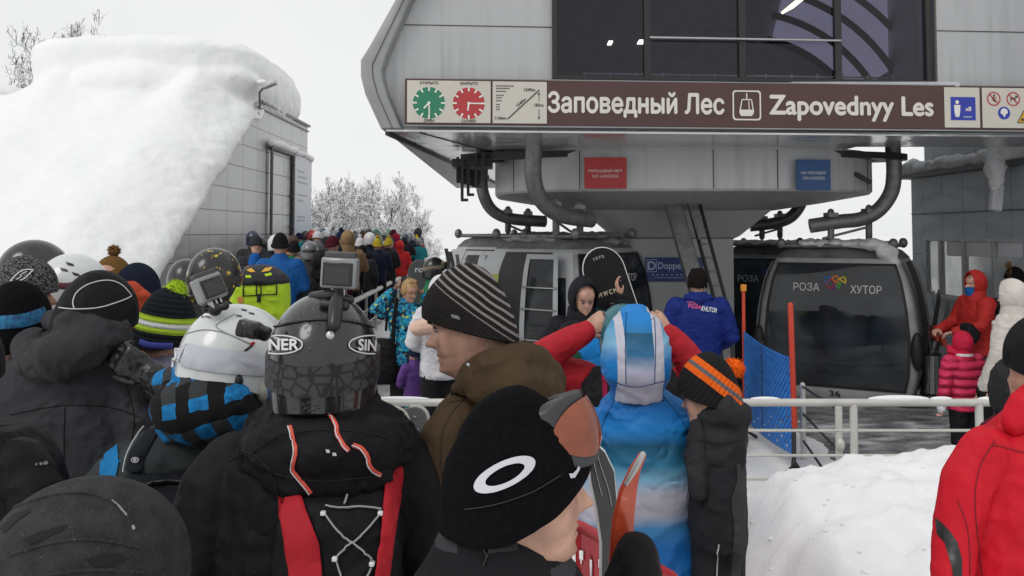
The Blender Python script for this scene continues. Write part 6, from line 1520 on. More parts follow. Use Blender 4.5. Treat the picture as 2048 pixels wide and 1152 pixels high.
# white corner of something pale between the two jackets
# ---- man in striped beanie, profile to the left
h = Hero('person in black beanie with thin grey stripes and brown jacket, profile to the left', 2.3, 985)
h.HM = TR(P(955, 734, 2.3), R(84), R(14)); h.body(None, n=64, k=56, stub=True); eyes(h.HM, h.r, False)
ax = Vector((.58, 0, .81)); p0 = P(958, 664, 2.3)
t = NT('striped_knit', .95, spec=.15); v = t.tc.outputs['Object']; dn_ = t.n('VectorMath', operation='DOT_PRODUCT'); t.l(v, dn_.inputs[0]); dn_.inputs[1].default_value = ax.normalized(); f = t.math('SUBTRACT', dn_.outputs['Value'], (p0-wloc(h.r)).dot(ax.normalized()))
f2 = t.math('ADD', f, t.math('MULTIPLY', t.math('SUBTRACT', t.noise(v, 14, 2), .5), .006))
st1 = t.math('LESS_THAN', t.math('FRACT', t.math('DIVIDE', f2, .0165)), .36); st1 = t.math('MULTIPLY', st1, t.math('GREATER_THAN', f2, .036))
t.color(t.mix(st1, t.ramp(t.noise(v, 160, 2), [(.3, (.010, .009, .009)), (.7, (.022, .019, .018))]), (.22, .20, .195))); t.bump(t.noise(v, 420, 3), .8, .002); t.bump(t.math('SINE', t.math('MULTIPLY', f2, 700)), .35, .002)
bh = build(cap_mb(h.HM, .160, .040, .096, .110, -.122, .268, 60, 26, cuff=.0, lean=.014, pw=.52), 'beanie', t.m, h.r); s = Surf([bh], 2.2)
mb = MB(); patch(mb, s, [(902, 628), (918, 632), (921, 640), (904, 635)], .002, 4); build(mb, 'badge', mat('badge_grey', 0), bh)
STUB = mat('stubble', (.13, .085, .07), .7, var=.4, vs=200)
BRN = fab('brown_fabric', (.065, .042, .024), .85)
mb = MB(); h.rw(mb, [(1500, 870, 1110, .08, .15), (1152, 850, 1125, .08, .16), (1000, 845, 1128, .08, .17), (900, 850, 1128, .07, .17), (840, 866, 1122, .06, .16), (800, 890, 1112, .05, .14), (765, 920, 1090, .04, .11), (740, 935, 1060, .03, .085)])
h.tp(mb, [(912, 830, -.08, 42), (880, 880, -.12, 42), (868, 960, -.14, 40), (875, 1100, -.16, 36)])
jk = h.cloth('jacket', mb, BRN, .010, 4, .010, (9, 9, 9), 61)
mb = MB(); h.tp(mb, [(918, 790, .0, 20), (928, 765, -.08, 24), (970, 738, -.12, 30), (1020, 722, -.08, 36), (1066, 730, .02, 42), (1092, 762, .06, 40)]); h.tp(mb, [(960, 770, -.12, 32), (1030, 765, -.12, 40), (1085, 780, -.02, 40)]); h.tp(mb, [(1000, 706, .04, 24), (1045, 705, .08, 26), (1080, 725, .1, 26)])
seams(Surf([jk], 2.2), [[(925, 800), (890, 850), (882, 920), (890, 1000)], [(900, 805), (960, 795), (1040, 800)]], jk, mat('seam_brown', (.025, .016, .009), .8, var=0))
h.cloth('hood', mb, BRN, .009, 3, .013, (10, 10, 12), 63); h.legs(CHAR, 1420, 200)
mb = MB(); mb.ell(P(936, 730, 2.14), (.005, .004, .005), nu=10, nv=6); build(mb, 'snap', STEEL, h.r)

# ---- man with the ring emblem beanie and goggles, profile to the right
h = Hero('person in black beanie with big white ring emblem and goggles pushed up on it', 1.4, 1036, gz_=.05)
h.HM = TR(P(1030, 1113, 1.4), R(-76), R(6)); h.body(None, n=72, k=60, stub=True)
bh = build(cap_mb(h.HM, .158, .036, 0.092, .106, -.126, .258, 64, 30, pw=.46, lean=.010, bp=2.3), 'beanie', knit('black_fleece', (.0045, .0045, .0055)), h.r); bumpy(bh.data, .005, 13, 3); s = Surf([bh], 1.32)
mb = MB(); ctr = (1008, 948); an = R(-26)
def el_(cx, cy, a, b, an, n=56): return [(cx+a*math.cos(q)*math.cos(an)-b*math.sin(q)*math.sin(an), cy+a*math.cos(q)*math.sin(an)+b*math.sin(q)*math.cos(an)) for q in np.linspace(0, 2*math.pi, n+1)[:-1]]
patch(mb, s, el_(1009, 949, 66, 26, an), .003, 6, [el_(1010, 949, 42, 15, an)]); em = build(mb, 'emblem', mat('emblem_white', (.56, .56, .60), .7, var=.04), bh, fix=False)
mb = MB(); patch(mb, s, [(1136, 947), (1139, 956), (1147, 955), (1156, 940), (1160, 922), (1161, 905), (1157, 925), (1150, 940), (1143, 947)], .003, 4); build(mb, 'swoosh', MATS['emblem_white'], bh, fix=False)
mb = MB(); ribbon(mb, s, [(930, 1018), (985, 1010), (1060, 985), (1120, 950)], 3, .001, .002, 6); build(mb, 'seam', BLKM, bh)
GM = h.HM @ Matrix.Translation((.006, .044, .192)) @ Matrix.Rotation(R(-24), 4, 'Z') @ Matrix.Rotation(R(22), 4, 'X')
f_, l_ = goggles_mb(GM, 1.0, 0, .042, .068, .056); g_ = build(f_, 'goggles', mat('goggle_grey', (.030, .031, .033), .4), h.r, bevel=.004); build(l_, 'lens', ORL, g_, fix=False)
t = NT('dark_plaid', .85, spec=.2); v = t.mapping((1, 1, 1), rot=(0, R(6), 0)); sp = t.sep(v); ck = t.math('MULTIPLY', t.math('GREATER_THAN', t.math('FRACT', t.math('DIVIDE', sp[0], .09)), .5), t.math('GREATER_THAN', t.math('FRACT', t.math('DIVIDE', sp[2], .07)), .6)); t.color(t.mix(ck, (.010, .010, .012), (.040, .041, .046))); t.bump(t.noise(v, 350, 3), .4, .002)
mb = MB(); h.rw(mb, [(1700, 800, 1230, .06, .15), (1400, 790, 1230, .06, .15), (1250, 800, 1215, .05, .14), (1160, 830, 1160, .04, .12), (1100, 865, 1120, .02, .092), (1068, 885, 1095, .01, .085), (1050, 900, 1060, .01, .075)])
jk = h.cloth('jacket', mb, t.m, .009, 4, .009, (10, 10, 10), 65); h.legs(BLACK, 1650, 300); s = Surf([jk], 1.3)
mb = MB()
for x in (943, 1000): ribbon(mb, s, [(x+5.5*math.cos(a), 1070+5.5*math.sin(a)) for a in np.linspace(0, 6.28, 12)], 2, .002, .001, 3, False)
build(mb, 'eyelet', STEEL, jk); mb = MB(); ribbon(mb, s, [(946, 1076), (965, 1092), (972, 1110), (968, 1130)], 4, .003, .003); ribbon(mb, s, [(997, 1076), (980, 1095), (974, 1112)], 4, .003, .003); build(mb, 'drawstring', BLKM, jk)

# ---- blue and white hooded figure seen from behind
h = Hero('person in blue white gradient ski suit with hood up, seen from behind', 3.4, 1275)
h.HM = TR(P(1272, 790, 3.4), R(-4), R(6)); h.body()
HB = P(1273, 700, 3.3)
def ramp_z(name, z0, z1, stops, xst=None, root=None, wob=.06):
    t = NT(name, .6, spec=.3); v = t.tc.outputs['Object']; sp = t.sep(v); zz = t.rng(sp[2], z0-root.z, z1-root.z)
    zz = t.math('ADD', zz, t.math('MULTIPLY', t.math('SUBTRACT', t.noise(v, 5, 3), .5), wob)); c = t.ramp(zz, stops)
    if xst:
        for x0, x1, col in xst:
            xx = t.math('ADD', sp[0], t.math('MULTIPLY', t.math('SUBTRACT', t.noise(v, 8, 2), .5), .008)); m_ = t.math('MULTIPLY', t.math('GREATER_THAN', xx, x0-root.x), t.math('LESS_THAN', xx, x1-root.x))
            cc = t.ramp(zz, col) if isinstance(col, list) else col
            c = t.mix(m_, c, cc)
    t.color(c); t.bump(t.noise(v, 500, 2), .25, .001); t.bump(t.noise(v, 16, 4), .35, .01); return t.m
B1, B2_, B3, TE, LB, WH_ = (.008, .13, .42), (.010, .20, .56), (.006, .08, .30), (.010, .085, .17), (.20, .42, .60), (.50, .50, .58)
def zpx(py): return P(1270, py, 3.3).z
def xpx(px): return P(px, 700, 3.25).x
hm_ = ramp_z('suit_hood', zpx(775), zpx(610), [(.0, B1), (.3, B2_), (.55, LB), (.8, (.05, .30, .58)), (1, B2_)], [(xpx(1236), xpx(1254), WH_), (xpx(1308), xpx(1331), WH_), (xpx(1252), xpx(1309), [(.0, (.46, .44, .53)), (.22, (.40, .42, .54)), (.40, (.03, .15, .30)), (.66, TE), (.67, (.015, .17, .40)), (.85, B2_)])], h.r.location)
mb = MB(); h.rw(mb, [(800, 1222, 1322, .0, .09), (774, 1224, 1326, -.01, .11), (752, 1206, 1338, -.02, .135), (725, 1203, 1341, -.01, .145), (695, 1207, 1339, .0, .15), (665, 1216, 1331, .01, .14), (638, 1230, 1314, .02, .115), (619, 1248, 1296, .03, .07), (611, 1262, 1282, .04, .03)])
hd = h.cloth('hood', mb, hm_, .009, 3, .011, (9, 9, 12), 71); SBL = mat('seam_blue', (.006, .05, .15), .8, var=0); seams(Surf([hd], 3.3), [[(1253, 625), (1251, 680), (1252, 768)], [(1308, 628), (1311, 690), (1309, 768)], [(1216, 760), (1270, 774), (1328, 762)]], hd, SBL, 1.8)
bm = ramp_z('suit_body', zpx(1152), zpx(770), [(.0, B1), (.14, B1), (.24, (.05, .22, .45)), (.31, (.42, .42, .50)), (.42, (.46, .45, .53)), (.50, LB), (.58, (.03, .19, .34)), (.68, TE), (.76, B2_), (.88, B1), (.97, (.03, .22, .45)), (1, LB)], None, h.r.location, .05)
mb = MB(); h.rw(mb, [(1330, 1195, 1395, .05, .14), (1152, 1178, 1412, .05, .155), (1090, 1172, 1400, .05, .15), (1030, 1166, 1385, .05, .145), (960, 1172, 1398, .05, .15), (890, 1172, 1402, .05, .155), (840, 1185, 1395, .05, .145), (805, 1205, 1365, .04, .12), (780, 1225, 1328, .03, .09)])
h.tp(mb, [(1195, 850, .03, 36), (1170, 905, .0, 36), (1172, 980, -.03, 33), (1190, 1050, -.1, 30)]); h.tp(mb, [(1368, 850, .03, 34), (1388, 905, .0, 32), (1385, 985, -.02, 30), (1365, 1060, .12, 28)])
jk = h.cloth('jacket', mb, bm, .010, 4, .013, (7, 7, 10), 73); seams(Surf([jk], 3.3), [[(1235, 790), (1205, 850), (1190, 930), (1196, 1020)], [(1325, 790), (1368, 850), (1378, 930), (1372, 1020)], [(1225, 800), (1275, 812), (1330, 800)]], jk, SBL, 1.8); h.legs(fab('suit_blue', B1, .6), 1290, 170)

# ---- red sleeves raised behind the blue hood
h = Hero('person with red sleeves raised, adjusting a teal helmet with bare hands', 4.3, 1255, gz_=.1)
h.HM = TR(P(1248, 722, 4.3), R(8), R(8))
Lh, Rh = P(1174, 660, 4.3), P(1336, 668, 4.3)
hands = [hand_mb(frame_(Lh, (.75, -.1, .5), (-.4, -1, .3)), 1.25, 1.15, False, .05), hand_mb(frame_(Rh, (-.5, .1, .7), (.5, -1, .2)), .9, 1.15, True)]
h.body(hands=hands); build(helmet_mb(h.HM, 1.0), 'helmet', mat('teal_shell', (.01, .12, .15), .35, var=.08, coat=.3), h.r)
mb = MB(); h.tp(mb, [(1172, 663, .0, 22), (1150, 676, .0, 26), (1108, 700, .02, 31), (1085, 716, .06, 34)]); h.tp(mb, [(1085, 716, .06, 34), (1120, 745, .1, 34), (1170, 760, .1, 38)]); h.tp(mb, [(1340, 668, .0, 20), (1358, 690, .0, 26), (1380, 725, .03, 31), (1392, 748, .07, 34)]); h.tp(mb, [(1392, 748, .07, 34), (1370, 765, .1, 34), (1340, 775, .1, 38)]); h.rw(mb, [(1200, 1150, 1380, .1, .15), (960, 1150, 1380, .1, .16), (820, 1150, 1370, .1, .15), (765, 1165, 1350, .1, .13), (735, 1225, 1310, .1, .09)])
h.cloth('jacket', mb, REDF, .011, 4, .010, (11, 11, 11), 75); h.legs(BLACK, 1150, 150)
bp = thing('backpack', 'black and dark rucksack on the back of the red sleeved person', 'backpack', P(1200, 800, 4.15))
mb = MB(); h.rw(mb, [(960, 1160, 1370, -.12, .12), (860, 1158, 1372, -.12, .13), (770, 1165, 1365, -.10, .11), (735, 1190, 1340, -.06, .07)], 28, 3); link('pack_body', fold(fuse(mb, .014, 3), .012, (9, 9, 9), 77), BLACK, bp)
mb = MB(); mb.beam(P(1208, 735, 4.02), P(1212, 850, 4.02), .02, .008); build(mb, 'strap', fab('crimson_strap', (.35, .015, .06)), bp)
h = Hero('person in bright blue jacket with green rucksack, mostly hidden by the red sleeve', 4.9, 1165, gz_=.1)
h.HM = TR(P(1175, 730, 4.9), R(60), R(30)); h.body(); build(cap_mb(h.HM), 'beanie', BLACK, h.r)
mb = MB(); h.rw(mb, [(1050, 1080, 1250, .05, .15), (800, 1078, 1252, .05, .17), (730, 1095, 1240, .03, .15), (690, 1120, 1225, .02, .12), (668, 1145, 1205, .0, .08)]); h.cloth('jacket', mb, fab('bright_blue', (.01, .20, .55), .6), .014, 4, .011, (9, 9, 10), 79); h.legs(BLACK, 1000, 140)
bp = thing('backpack', 'dark green rucksack below the raised red sleeve', 'backpack', P(1130, 770, 4.6))
mb = MB(); h.rw(mb, [(860, 1108, 1172, -.22, .1), (800, 1090, 1176, -.22, .12), (745, 1088, 1172, -.2, .11), (705, 1110, 1160, -.17, .07)], 24, 2.6); link('pack_body', fold(fuse(mb, .014, 3), .010, (9, 9, 9), 81), fab('dark_green', (.008, .06, .035), .7), bp)

# ---- boy in the orange banded bobble hat
h = Hero('child in dark grey suit with black and orange striped bobble hat', 3.25, 1435)
h.HM = TR(P(1428, 848, 3.25), R(55), R(14)); h.body(sc=.92); eyes(h.HM, h.r, False, s=.92)
ax = Vector((.60, .0, .80)); p0 = P(1402, 795, 3.25); OG = (.80, .13, .012); BK = (.014, .013, .013); GRY = (.13, .13, .135)
bh = build(cap_mb(h.HM, .150, .035, .098, .112, -.128, .272, 56, 24, s=.95, lean=.02), 'hat', axis_mat('orange_bands', ax, p0, h.r, .16, [(0, BK), (.33, OG), (.47, GRY), (.56, OG), (.70, BK)], rib=60, ribaxis=Vector((.8, 0, -.6)), wob=.03), h.r)
pom(P(1467, 737, 3.28), .043, knit('orange_yarn', OG), bh, seed=9)
mb = MB(); h.rw(mb, [(925, 1388, 1486, .03, .10), (890, 1386, 1490, .03, .12), (850, 1395, 1490, .03, .115), (825, 1410, 1482, .03, .09), (800, 1418, 1470, .03, .07)]); h.tp(mb, [(1420, 830, -.02, 26), (1455, 818, -.08, 30), (1482, 830, -.02, 24)]); h.tp(mb, [(1402, 860, .0, 24), (1392, 920, -.02, 22), (1395, 980, -.06, 20)])
jk = h.cloth('jacket', mb, fab('graphite', (.030, .030, .033), .75), .010, 3, .012, (9, 9, 11), 83)
mb = MB(); h.rw(mb, [(905, 1386, 1488, .04, .11), (960, 1382, 1488, .04, .125), (1040, 1380, 1490, .04, .12), (1090, 1384, 1490, .04, .11)]); 
pz = P(1410, 1080, 3.29); 
for px in (1412, 1462): a = P(px, 1080, 3.29); mb.tube([a, (a.x, a.y, h.g+.3), (a.x, a.y, h.g+.06)], [.055, .052, .055], 12)
seams(Surf([jk], 3.2), [[(1402, 835), (1410, 880), (1408, 915)], [(1395, 880), (1440, 888), (1486, 880)]], jk)
tr_ = h.cloth('trousers', mb, fab('graphite_dark', (.022, .022, .025), .7), .012, 4, .010, (9, 9, 8), 85)
mb = MB(); ribbon(mb, Surf([tr_], 3.2), [(1438, 1088), (1434, 1120), (1432, 1175)], 3, .003, .002); build(mb, 'piping', WPIPE, tr_)
s = Surf([tr_], 3.2); mb = MB(); patch(mb, s, [(1468, 890), (1488, 890), (1492, 1000), (1490, 1090), (1478, 1160), (1462, 1160), (1468, 1060), (1462, 1000), (1474, 960)], .003, 7); build(mb, 'side_panel', fab('side_grey', (.055, .055, .058), .75), tr_, fix=False)

# ---- red jacket at the right edge
h = Hero('person in bright red jacket with black elbow panels at the right edge', 2.2, 2060, gz_=.15)
h.HM = TR(P(2105, 840, 2.2), R(20), R(4)); h.body(); build(cap_mb(h.HM), 'hat', BLACK, h.r)
RD2 = fab('bright_red', (.55, .012, .025), .55)
mb = MB(); h.rw(mb, [(1500, 1890, 2300, .05, .16), (1152, 1905, 2300, .05, .17), (1000, 1915, 2290, .05, .17), (930, 1935, 2270, .05, .165), (880, 1970, 2240, .04, .15), (850, 2005, 2200, .03, .12), (820, 2030, 2175, .03, .10), (790, 2042, 2165, .03, .09)])
h.tp(mb, [(1975, 905, .0, 52), (1935, 965, -.02, 50), (1915, 1050, -.03, 44), (1905, 1130, -.06, 40), (1900, 1250, -.1, 38)]); jk = h.cloth('jacket', mb, RD2, .010, 4, .008, (7, 7, 10), 87); h.legs(BLACK, 1420, 240)
mb = MB(); h.tp(mb, [(2032, 845, -.03, 26), (2050, 805, -.04, 30), (2070, 790, -.02, 30)]); h.cloth('collar', mb, RD2, .010, 3, .006, (10, 10, 10), 89)
s = Surf([jk], 2.1); seams(s, [[(1990, 880), (1958, 940), (1950, 1020), (1965, 1150)], [(1985, 890), (2048, 905)], [(1915, 1000), (1935, 1060), (1940, 1150)]], jk, mat('seam_red', (.17, .006, .012), .8, var=0)); mb = MB(); patch(mb, s, [(1872, 1035), (1884, 1045), (1900, 1062), (1915, 1085), (1923, 1120), (1924, 1175), (1908, 1175), (1903, 1130), (1890, 1085), (1875, 1068)], .003, 6); build(mb, 'elbow_panel', BLKM, jk, fix=False)
h = Hero('person in fuzzy dark grey hood behind the red jacket at the right edge', 2.9, 2040, gz_=.2)
h.HM = TR(P(2052, 850, 2.92), R(-10), R(4)); h.body(sc=.9)
mb = MB(); h.rw(mb, [(850, 2015, 2095, .0, .10), (820, 1996, 2108, .0, .12), (780, 1992, 2110, .0, .13), (745, 2000, 2105, .0, .12), (718, 2020, 2085, .0, .08), (706, 2040, 2066, .0, .03)]); h.cloth('hood', mb, knit('dark_fuzz', (.030, .031, .034)), .010, 3, .008, (14, 14, 14), 91)
mb = MB(); h.rw(mb, [(1300, 1950, 2160, .05, .15), (1000, 1945, 2165, .05, .16), (900, 1955, 2155, .05, .15), (855, 1975, 2130, .03, .12), (832, 2010, 2100, .02, .08)]); h.cloth('jacket', mb, fab('maroon_fabric', (.085, .012, .025), .7), .013, 4, .010, (9, 9, 9), 93); h.legs(BLACK, 1250, 180)

# ---- skis, red basket, discs
sk = thing('ski', 'black ski with pale rim and upturned tip standing before the blue suit', 'ski', P(1215, 1152, 1.75)); 
def ski(par, pts, w, m, edge, d, th=.012):
    c = [P(x, y, d+dd) for x, y, dd in pts]; rs = []; re = []
    ww = w
    for i, p in enumerate(c):
        k = ww[i]*d/F/2; t = (c[min(i+1, len(c)-1)]-c[max(i-1, 0)]).normalized(); x = Vector((1, .35, 0)).normalized(); n = t.cross(x).normalized(); x = n.cross(t).normalized()
        rs.append([p+x*k-n*th/2, p+x*k+n*th/2, p-x*k+n*th/2, p-x*k-n*th/2]); 
        re.append((p+x*k*.97, p-x*k*.97))
    mb = MB(); mb.rings(rs); o = build(mb, 'ski_blade', m, par, ang=40)
    mb = MB(); mb.tube([a for a, b in re[::-1]]+[b for a, b in re], .0045, 6); build(mb, 'ski_rim', edge, par)
    return o
bl = ski(sk, [(1186, 890, .0), (1192, 910, .0), (1203, 950, .01), (1212, 1010, .03), (1216, 1080, .05), (1214, 1170, .07), (1210, 1500, .16)], (10, 34, 50, 42, 30, 26, 24), mat('ski_black', (.018, .018, .020), .25, var=.2, coat=.4), WHITE, 1.7)
s = Surf([bl], 1.7); mb = MB()
for pts in ([(1192, 900), (1200, 930), (1215, 975), (1222, 1010)], [(1184, 905), (1190, 940), (1203, 990)]): ribbon(mb, s, pts, 2, .002, .001)
build(mb, 'ski_lines', STEEL, sk)
sk = thing('ski', 'orange red ski with silver tip guard beside the black one', 'ski', P(1250, 1152, 1.6))
ORS = NT('ski_orange', .18, coat=.5); ORS.color(ORS.ramp(ORS.noise(ORS.tc.outputs['Object'], 26, 4), [(.3, (.42, .05, .02)), (.62, (.60, .10, .04)), (.78, (.66, .42, .34))])); 
ski(sk, [(1286, 908, .0), (1270, 938, .0), (1256, 980, .01), (1246, 1040, .02), (1242, 1110, .03), (1238, 1190, .04), (1234, 1500, .1)], (6, 16, 30, 40, 44, 42, 34), ORS.m, mat('rim_orange', (.45, .06, .03), .3), 1.6)
mb = MB(); mb.tube([P(1286, 908, 1.59), P(1270, 938, 1.59), P(1252, 968, 1.59)], [.005, .006, .004], 8); build(mb, 'tip_guard', STEEL, sk)
t = thing('plastic_basket', 'red plastic crate side with rows of slots behind the skis', 'basket', P(1210, 1150, 1.9))
cs = [P(1085, 1035, 1.85), P(1160, 1052, 1.85), P(1250, 1100, 1.95), P(1345, 1152, 2.05)]; up = Vector((0, 0, -.42))
mb = MB(); NU, NV = 96, 44; vs = []
for i in range(NV+1):
    for j in range(NU+1):
        f = j/NU*3; k = min(int(f), 2); p = cs[k].lerp(cs[k+1], f-k); vs.append(p+up*(i/NV))
fs = []
for i in range(NV):
    for j in range(NU):
        u, v = j % 6, (i-4+3*((j//6) % 2)) % 9
        if not (i > 4 and 1 <= u <= 3 and 1 <= v <= 6 and not (v in (1, 6) and u != 2)): fs.append((i*(NU+1)+j, i*(NU+1)+j+1, (i+1)*(NU+1)+j+1, (i+1)*(NU+1)+j))
mb.add(vs, fs); o = build(mb, 'slotted_side', mat('red_plastic', (.42, .018, .028), .35, var=.05, coat=.2), t, fix=False); q = o.modifiers.new('t', 'SOLIDIFY'); q.thickness = .006
mb = MB(); mb.tube([c+Vector((0, -.004, 0)) for c in cs], .012, 10); build(mb, 'lip', MATS['red_plastic'], t)
mb = MB(); mb.box(P(1090, 1150, 2.1), (.30, .3, .14)); tag(build(mb, 'snow_block', SNOW, bevel=.03), 'white snow lump seen through the slots of the red crate', 'snow lump')
tag(link('mitten', bumpy(fuse(MB().ell(P(1272, 1150, 1.55), (.045, .06, .075)).ell(P(1250, 1180, 1.55), (.04, .05, .06)), .008, 3), .004, 30, 2), BLACK), 'black padded mitten below the orange ski at the bottom', 'glove')
h2 = 2.9
for (x, y, r_, lab) in ((826, 846, 32, 'round grey disc with a pale rim above the black jacket shoulder'), (778, 858, 42, 'round dark disc with pale toothed rim behind the black jacket shoulder')):
    g_ = thing('boot_dial', lab, 'disc', P(x, y+30, h2)); pl = Plane(P(x, y, h2), (1, -.15, .1), (.1, .1, 1)); k = r_*h2/F
    mb = MB(); mb.tube([pl.at(0, 0, -.01), pl.at(0, 0, .012)], k, 28, False); build(mb, 'plate', GREYM, g_, bevel=.004)
    mb = MB(); n_ = 20; a0 = (-60, 100) if r_ < 40 else (0, 120); mb.tube([pl.at(k*1.02*math.cos(R(a)), k*1.02*math.sin(R(a)), .008) for a in np.linspace(*a0, n_)], .006, 6); build(mb, 'pale_rim', mat('pale_rim', (.42, .41, .38), .5), g_)
    mb = MB()
    for a, b in ((.1, .4), (.2, .35), (.4, -.5), (.45, -.4)): mb.ell(pl.at(k*a, k*b, .014), (.003, .003, .003), nu=8, nv=6)
    build(mb, 'rivets', STEEL, g_)
    mb = MB(); mb.tube([pl.at(0, -k*.9, 0), pl.at(.0, -k*5, .02)], .04, 10); build(mb, 'strap', BLKM, g_)
# ================================================================ people further off
def headgear(kind, key, HM, s, m, par, m2=None):
    ck = ('gear', kind, key)
    if ck not in CACHE:
        if kind == 'helmet': mb = helmet_mb(HM, 1.06, 28, 14)
        elif kind == 'beanie': mb = cap_mb(HM, .128, .07, .094, .112, -.116, .262, 26, 11, cuff=.16)
        elif kind == 'bobble': mb = cap_mb(HM, .128, .07, .094, .112, -.116, .262, 26, 11, cuff=.16); mb.ell(HM @ Vector((0, 0, .285)), (.04, .04, .038), nu=12, nv=8)
        elif kind == 'hood': mb = hood_mb(HM, 1.0, n=28, k=12); mb.rows([(0, .0, 1.44, .13, .12), (0, .0, 1.50, .115, .11), (0, -.005, 1.56, .105, .10)], 24)
        elif kind == 'hair': mb = hair_mb(HM, 1.0, .03)
        me = mb.mesh(kind); me.transform(Matrix.Scale(s, 4)); smooth(me, 50); CACHE[ck] = me
    return share(kind, CACHE[ck], m, par)
def gogg(key, HM, s, m, lens, par, z=.14):
    ck = ('gog', key, z)
    if ck not in CACHE:
        f, l = goggles_mb(HM, 1.06, z, .125); q = strap_mb(HM, 1.06, z, .13, .112, .134, .02, .004); f.add(q.v, q.f)
        a = f.mesh('goggles'); b = l.mesh('lens', False)
        for x in (a, b): x.transform(Matrix.Scale(s, 4)); smooth(x, 50)
        CACHE[ck] = (a, b)
    a, b = CACHE[ck]; g = share('goggles', a, m, par); share('lens', b, lens, g); return g
FARM = (lambda c: fab(c, JC[c], .7, bump=.2, b2=.4))
JC = dict(black=(.012, .012, .014), charcoal=(.03, .031, .034), navy=(.012, .018, .042), red=(.40, .018, .022), crimson=(.24, .012, .03), blue=(.012, .09, .30), teal=(.01, .14, .16), green=(.02, .13, .05), tan=(.24, .15, .08), grey=(.13, .135, .14), maroon=(.07, .012, .02), white=(.60, .60, .62), yellow=(.42, .32, .03), purple=(.10, .045, .19), orange=(.5, .10, .02))
def cm(c): return FARM(c)
A1 = {'L': ((-.285, .02, 1.15), (-.13, .25, 1.08)), 'R': ((.285, .02, 1.15), (.12, .26, 1.12))}
A2 = {'L': ((-.285, -.03, 1.14), (-.25, .08, .90)), 'R': ((.30, .06, 1.16), (.20, .25, 1.30))}
POSES = {'far0': dict(arms=None), 'far1': dict(arms=A1), 'far2': dict(arms=A2, lean=.06), 'far3': dict(arms=A1, lean=.1, build_=1.07)}
HATS = [('helmet', 'black'), ('helmet', 'white'), ('beanie', 'black'), ('beanie', 'red'), ('bobble', 'yellow'), ('beanie', 'teal'), ('hood', None), ('beanie', 'grey'), ('helmet', 'red'), ('bobble', 'white'), ('beanie', 'blue'), ('hair', 'brown'), ('helmet', 'grey'), ('beanie', 'navy'), ('helmet', 'green'), ('beanie', 'tan'), ('beanie', 'charcoal'), ('helmet', 'charcoal'), ('bobble', 'grey'), ('beanie', 'maroon'), ('helmet', 'navy'), ('bobble', 'navy')]
JCOL = ['black', 'charcoal', 'navy', 'red', 'blue', 'teal', 'green', 'tan', 'grey', 'maroon', 'white', 'crimson', 'yellow', 'purple']
WTS = [30, 22, 18, 6, 6, 2, 3, 3, 8, 6, 2, 3, 1, 1]
used = set(); rc = random.Random(5)
HAIRB = mat('brown_hair', (.06, .03, .015), .6, var=.3, vs=60, bump=.6, bs=160)
def far(px, d, jc, hat, pose, rz, H=None):
    x = P(px, 500, d).x; z = g1(x, d)
    kind, hc = hat
    nm = {'hood': '%s hood up' % jc, 'hair': 'bare brown hair'}.get(kind, '%s %s' % (hc, {'bobble': 'bobble hat'}.get(kind, kind)))
    lab = 'person in %s jacket with %s standing in the queue' % (jc, nm)
    assert lab not in used; used.add(lab)
    kw = dict(POSES[pose]); kw.update(vox=.030, jvox=.030, headk=(18, 14), hands=True, foldamp=.012)
    tc = rc.choice(['black', 'charcoal', 'navy', 'black', 'grey'])
    r, g = person(lab, (x, d, z), rz, pose, cm(jc), cm(tc), group='people waiting in the queue', boots=False, **kw)
    k = (H or rc.uniform(1.50, 1.90))/1.75; r.scale = (k, k, k)
    if kind == 'hood': headgear('hood', pose, g['HM'], g['s'], cm(jc), r)
    elif kind == 'hair': headgear('hair', pose, g['HM'], g['s'], HAIRB, r)
    elif kind == 'helmet':
        headgear('helmet', pose, g['HM'], g['s'], mat('far_helmet_'+hc, JC[hc], .3, var=.1, coat=.3), r)
        if rc.random() < .55: gogg(pose, g['HM'], g['s'], BLKM, ORL, r, .125)
    else: headgear(kind, pose, g['HM'], g['s'], knit('far_knit_'+hc, JC[hc]), r)
    return r
special = [(800, 22.5, 'red', ('hood', None), 'far0', .3), (551, 14.6, 'black', ('helmet', 'white'), 'far1', .1), (518, 14.2, 'charcoal', ('helmet', 'black'), 'far0', -.2), (587, 14.0, 'green', ('beanie', 'black'), 'far3', .2), (606, 14.8, 'black', ('helmet', 'black'), 'far0', .5),
 (640, 16.2, 'red', ('hair', 'brown'), 'far2', -.6), (755, 18.6, 'navy', ('bobble', 'yellow'), 'far1', .4), (733, 21.5, 'black', ('beanie', 'red'), 'far0', .2), (700, 21.0, 'navy', ('beanie', 'navy'), 'far0', 0), (838, 28.6, 'teal', ('helmet', 'grey'), 'far1', .4), (632, 13.2, 'grey', ('hood', None), 'far1', -.3), (668, 13.9, 'maroon', ('beanie', 'black'), 'far0', .1),
 (696, 15.6, 'tan', ('hood', None), 'far2', .3), (600, 11.4, 'charcoal', ('beanie', 'tan'), 'far3', .6), (560, 11.0, 'blue', ('beanie', 'black'), 'far1', .2), (640, 11.6, 'black', ('hood', None), 'far2', -.2), (725, 17.2, 'charcoal', ('beanie', 'black'), 'far0', .2), (776, 20.4, 'black', ('bobble', 'yellow'), 'far1', -.5), (720, 25.0, 'yellow', ('beanie', 'black'), 'far0', .3), (372, 6.6, 'yellow', ('helmet', 'black'), 'far1', .3), (470, 10.2, 'crimson', ('beanie', 'black'), 'far0', .4)]
taken = [(P(px, 500, d).x, d) for px, d, *_ in special]
for q in special: far(*q)
d = 12.6
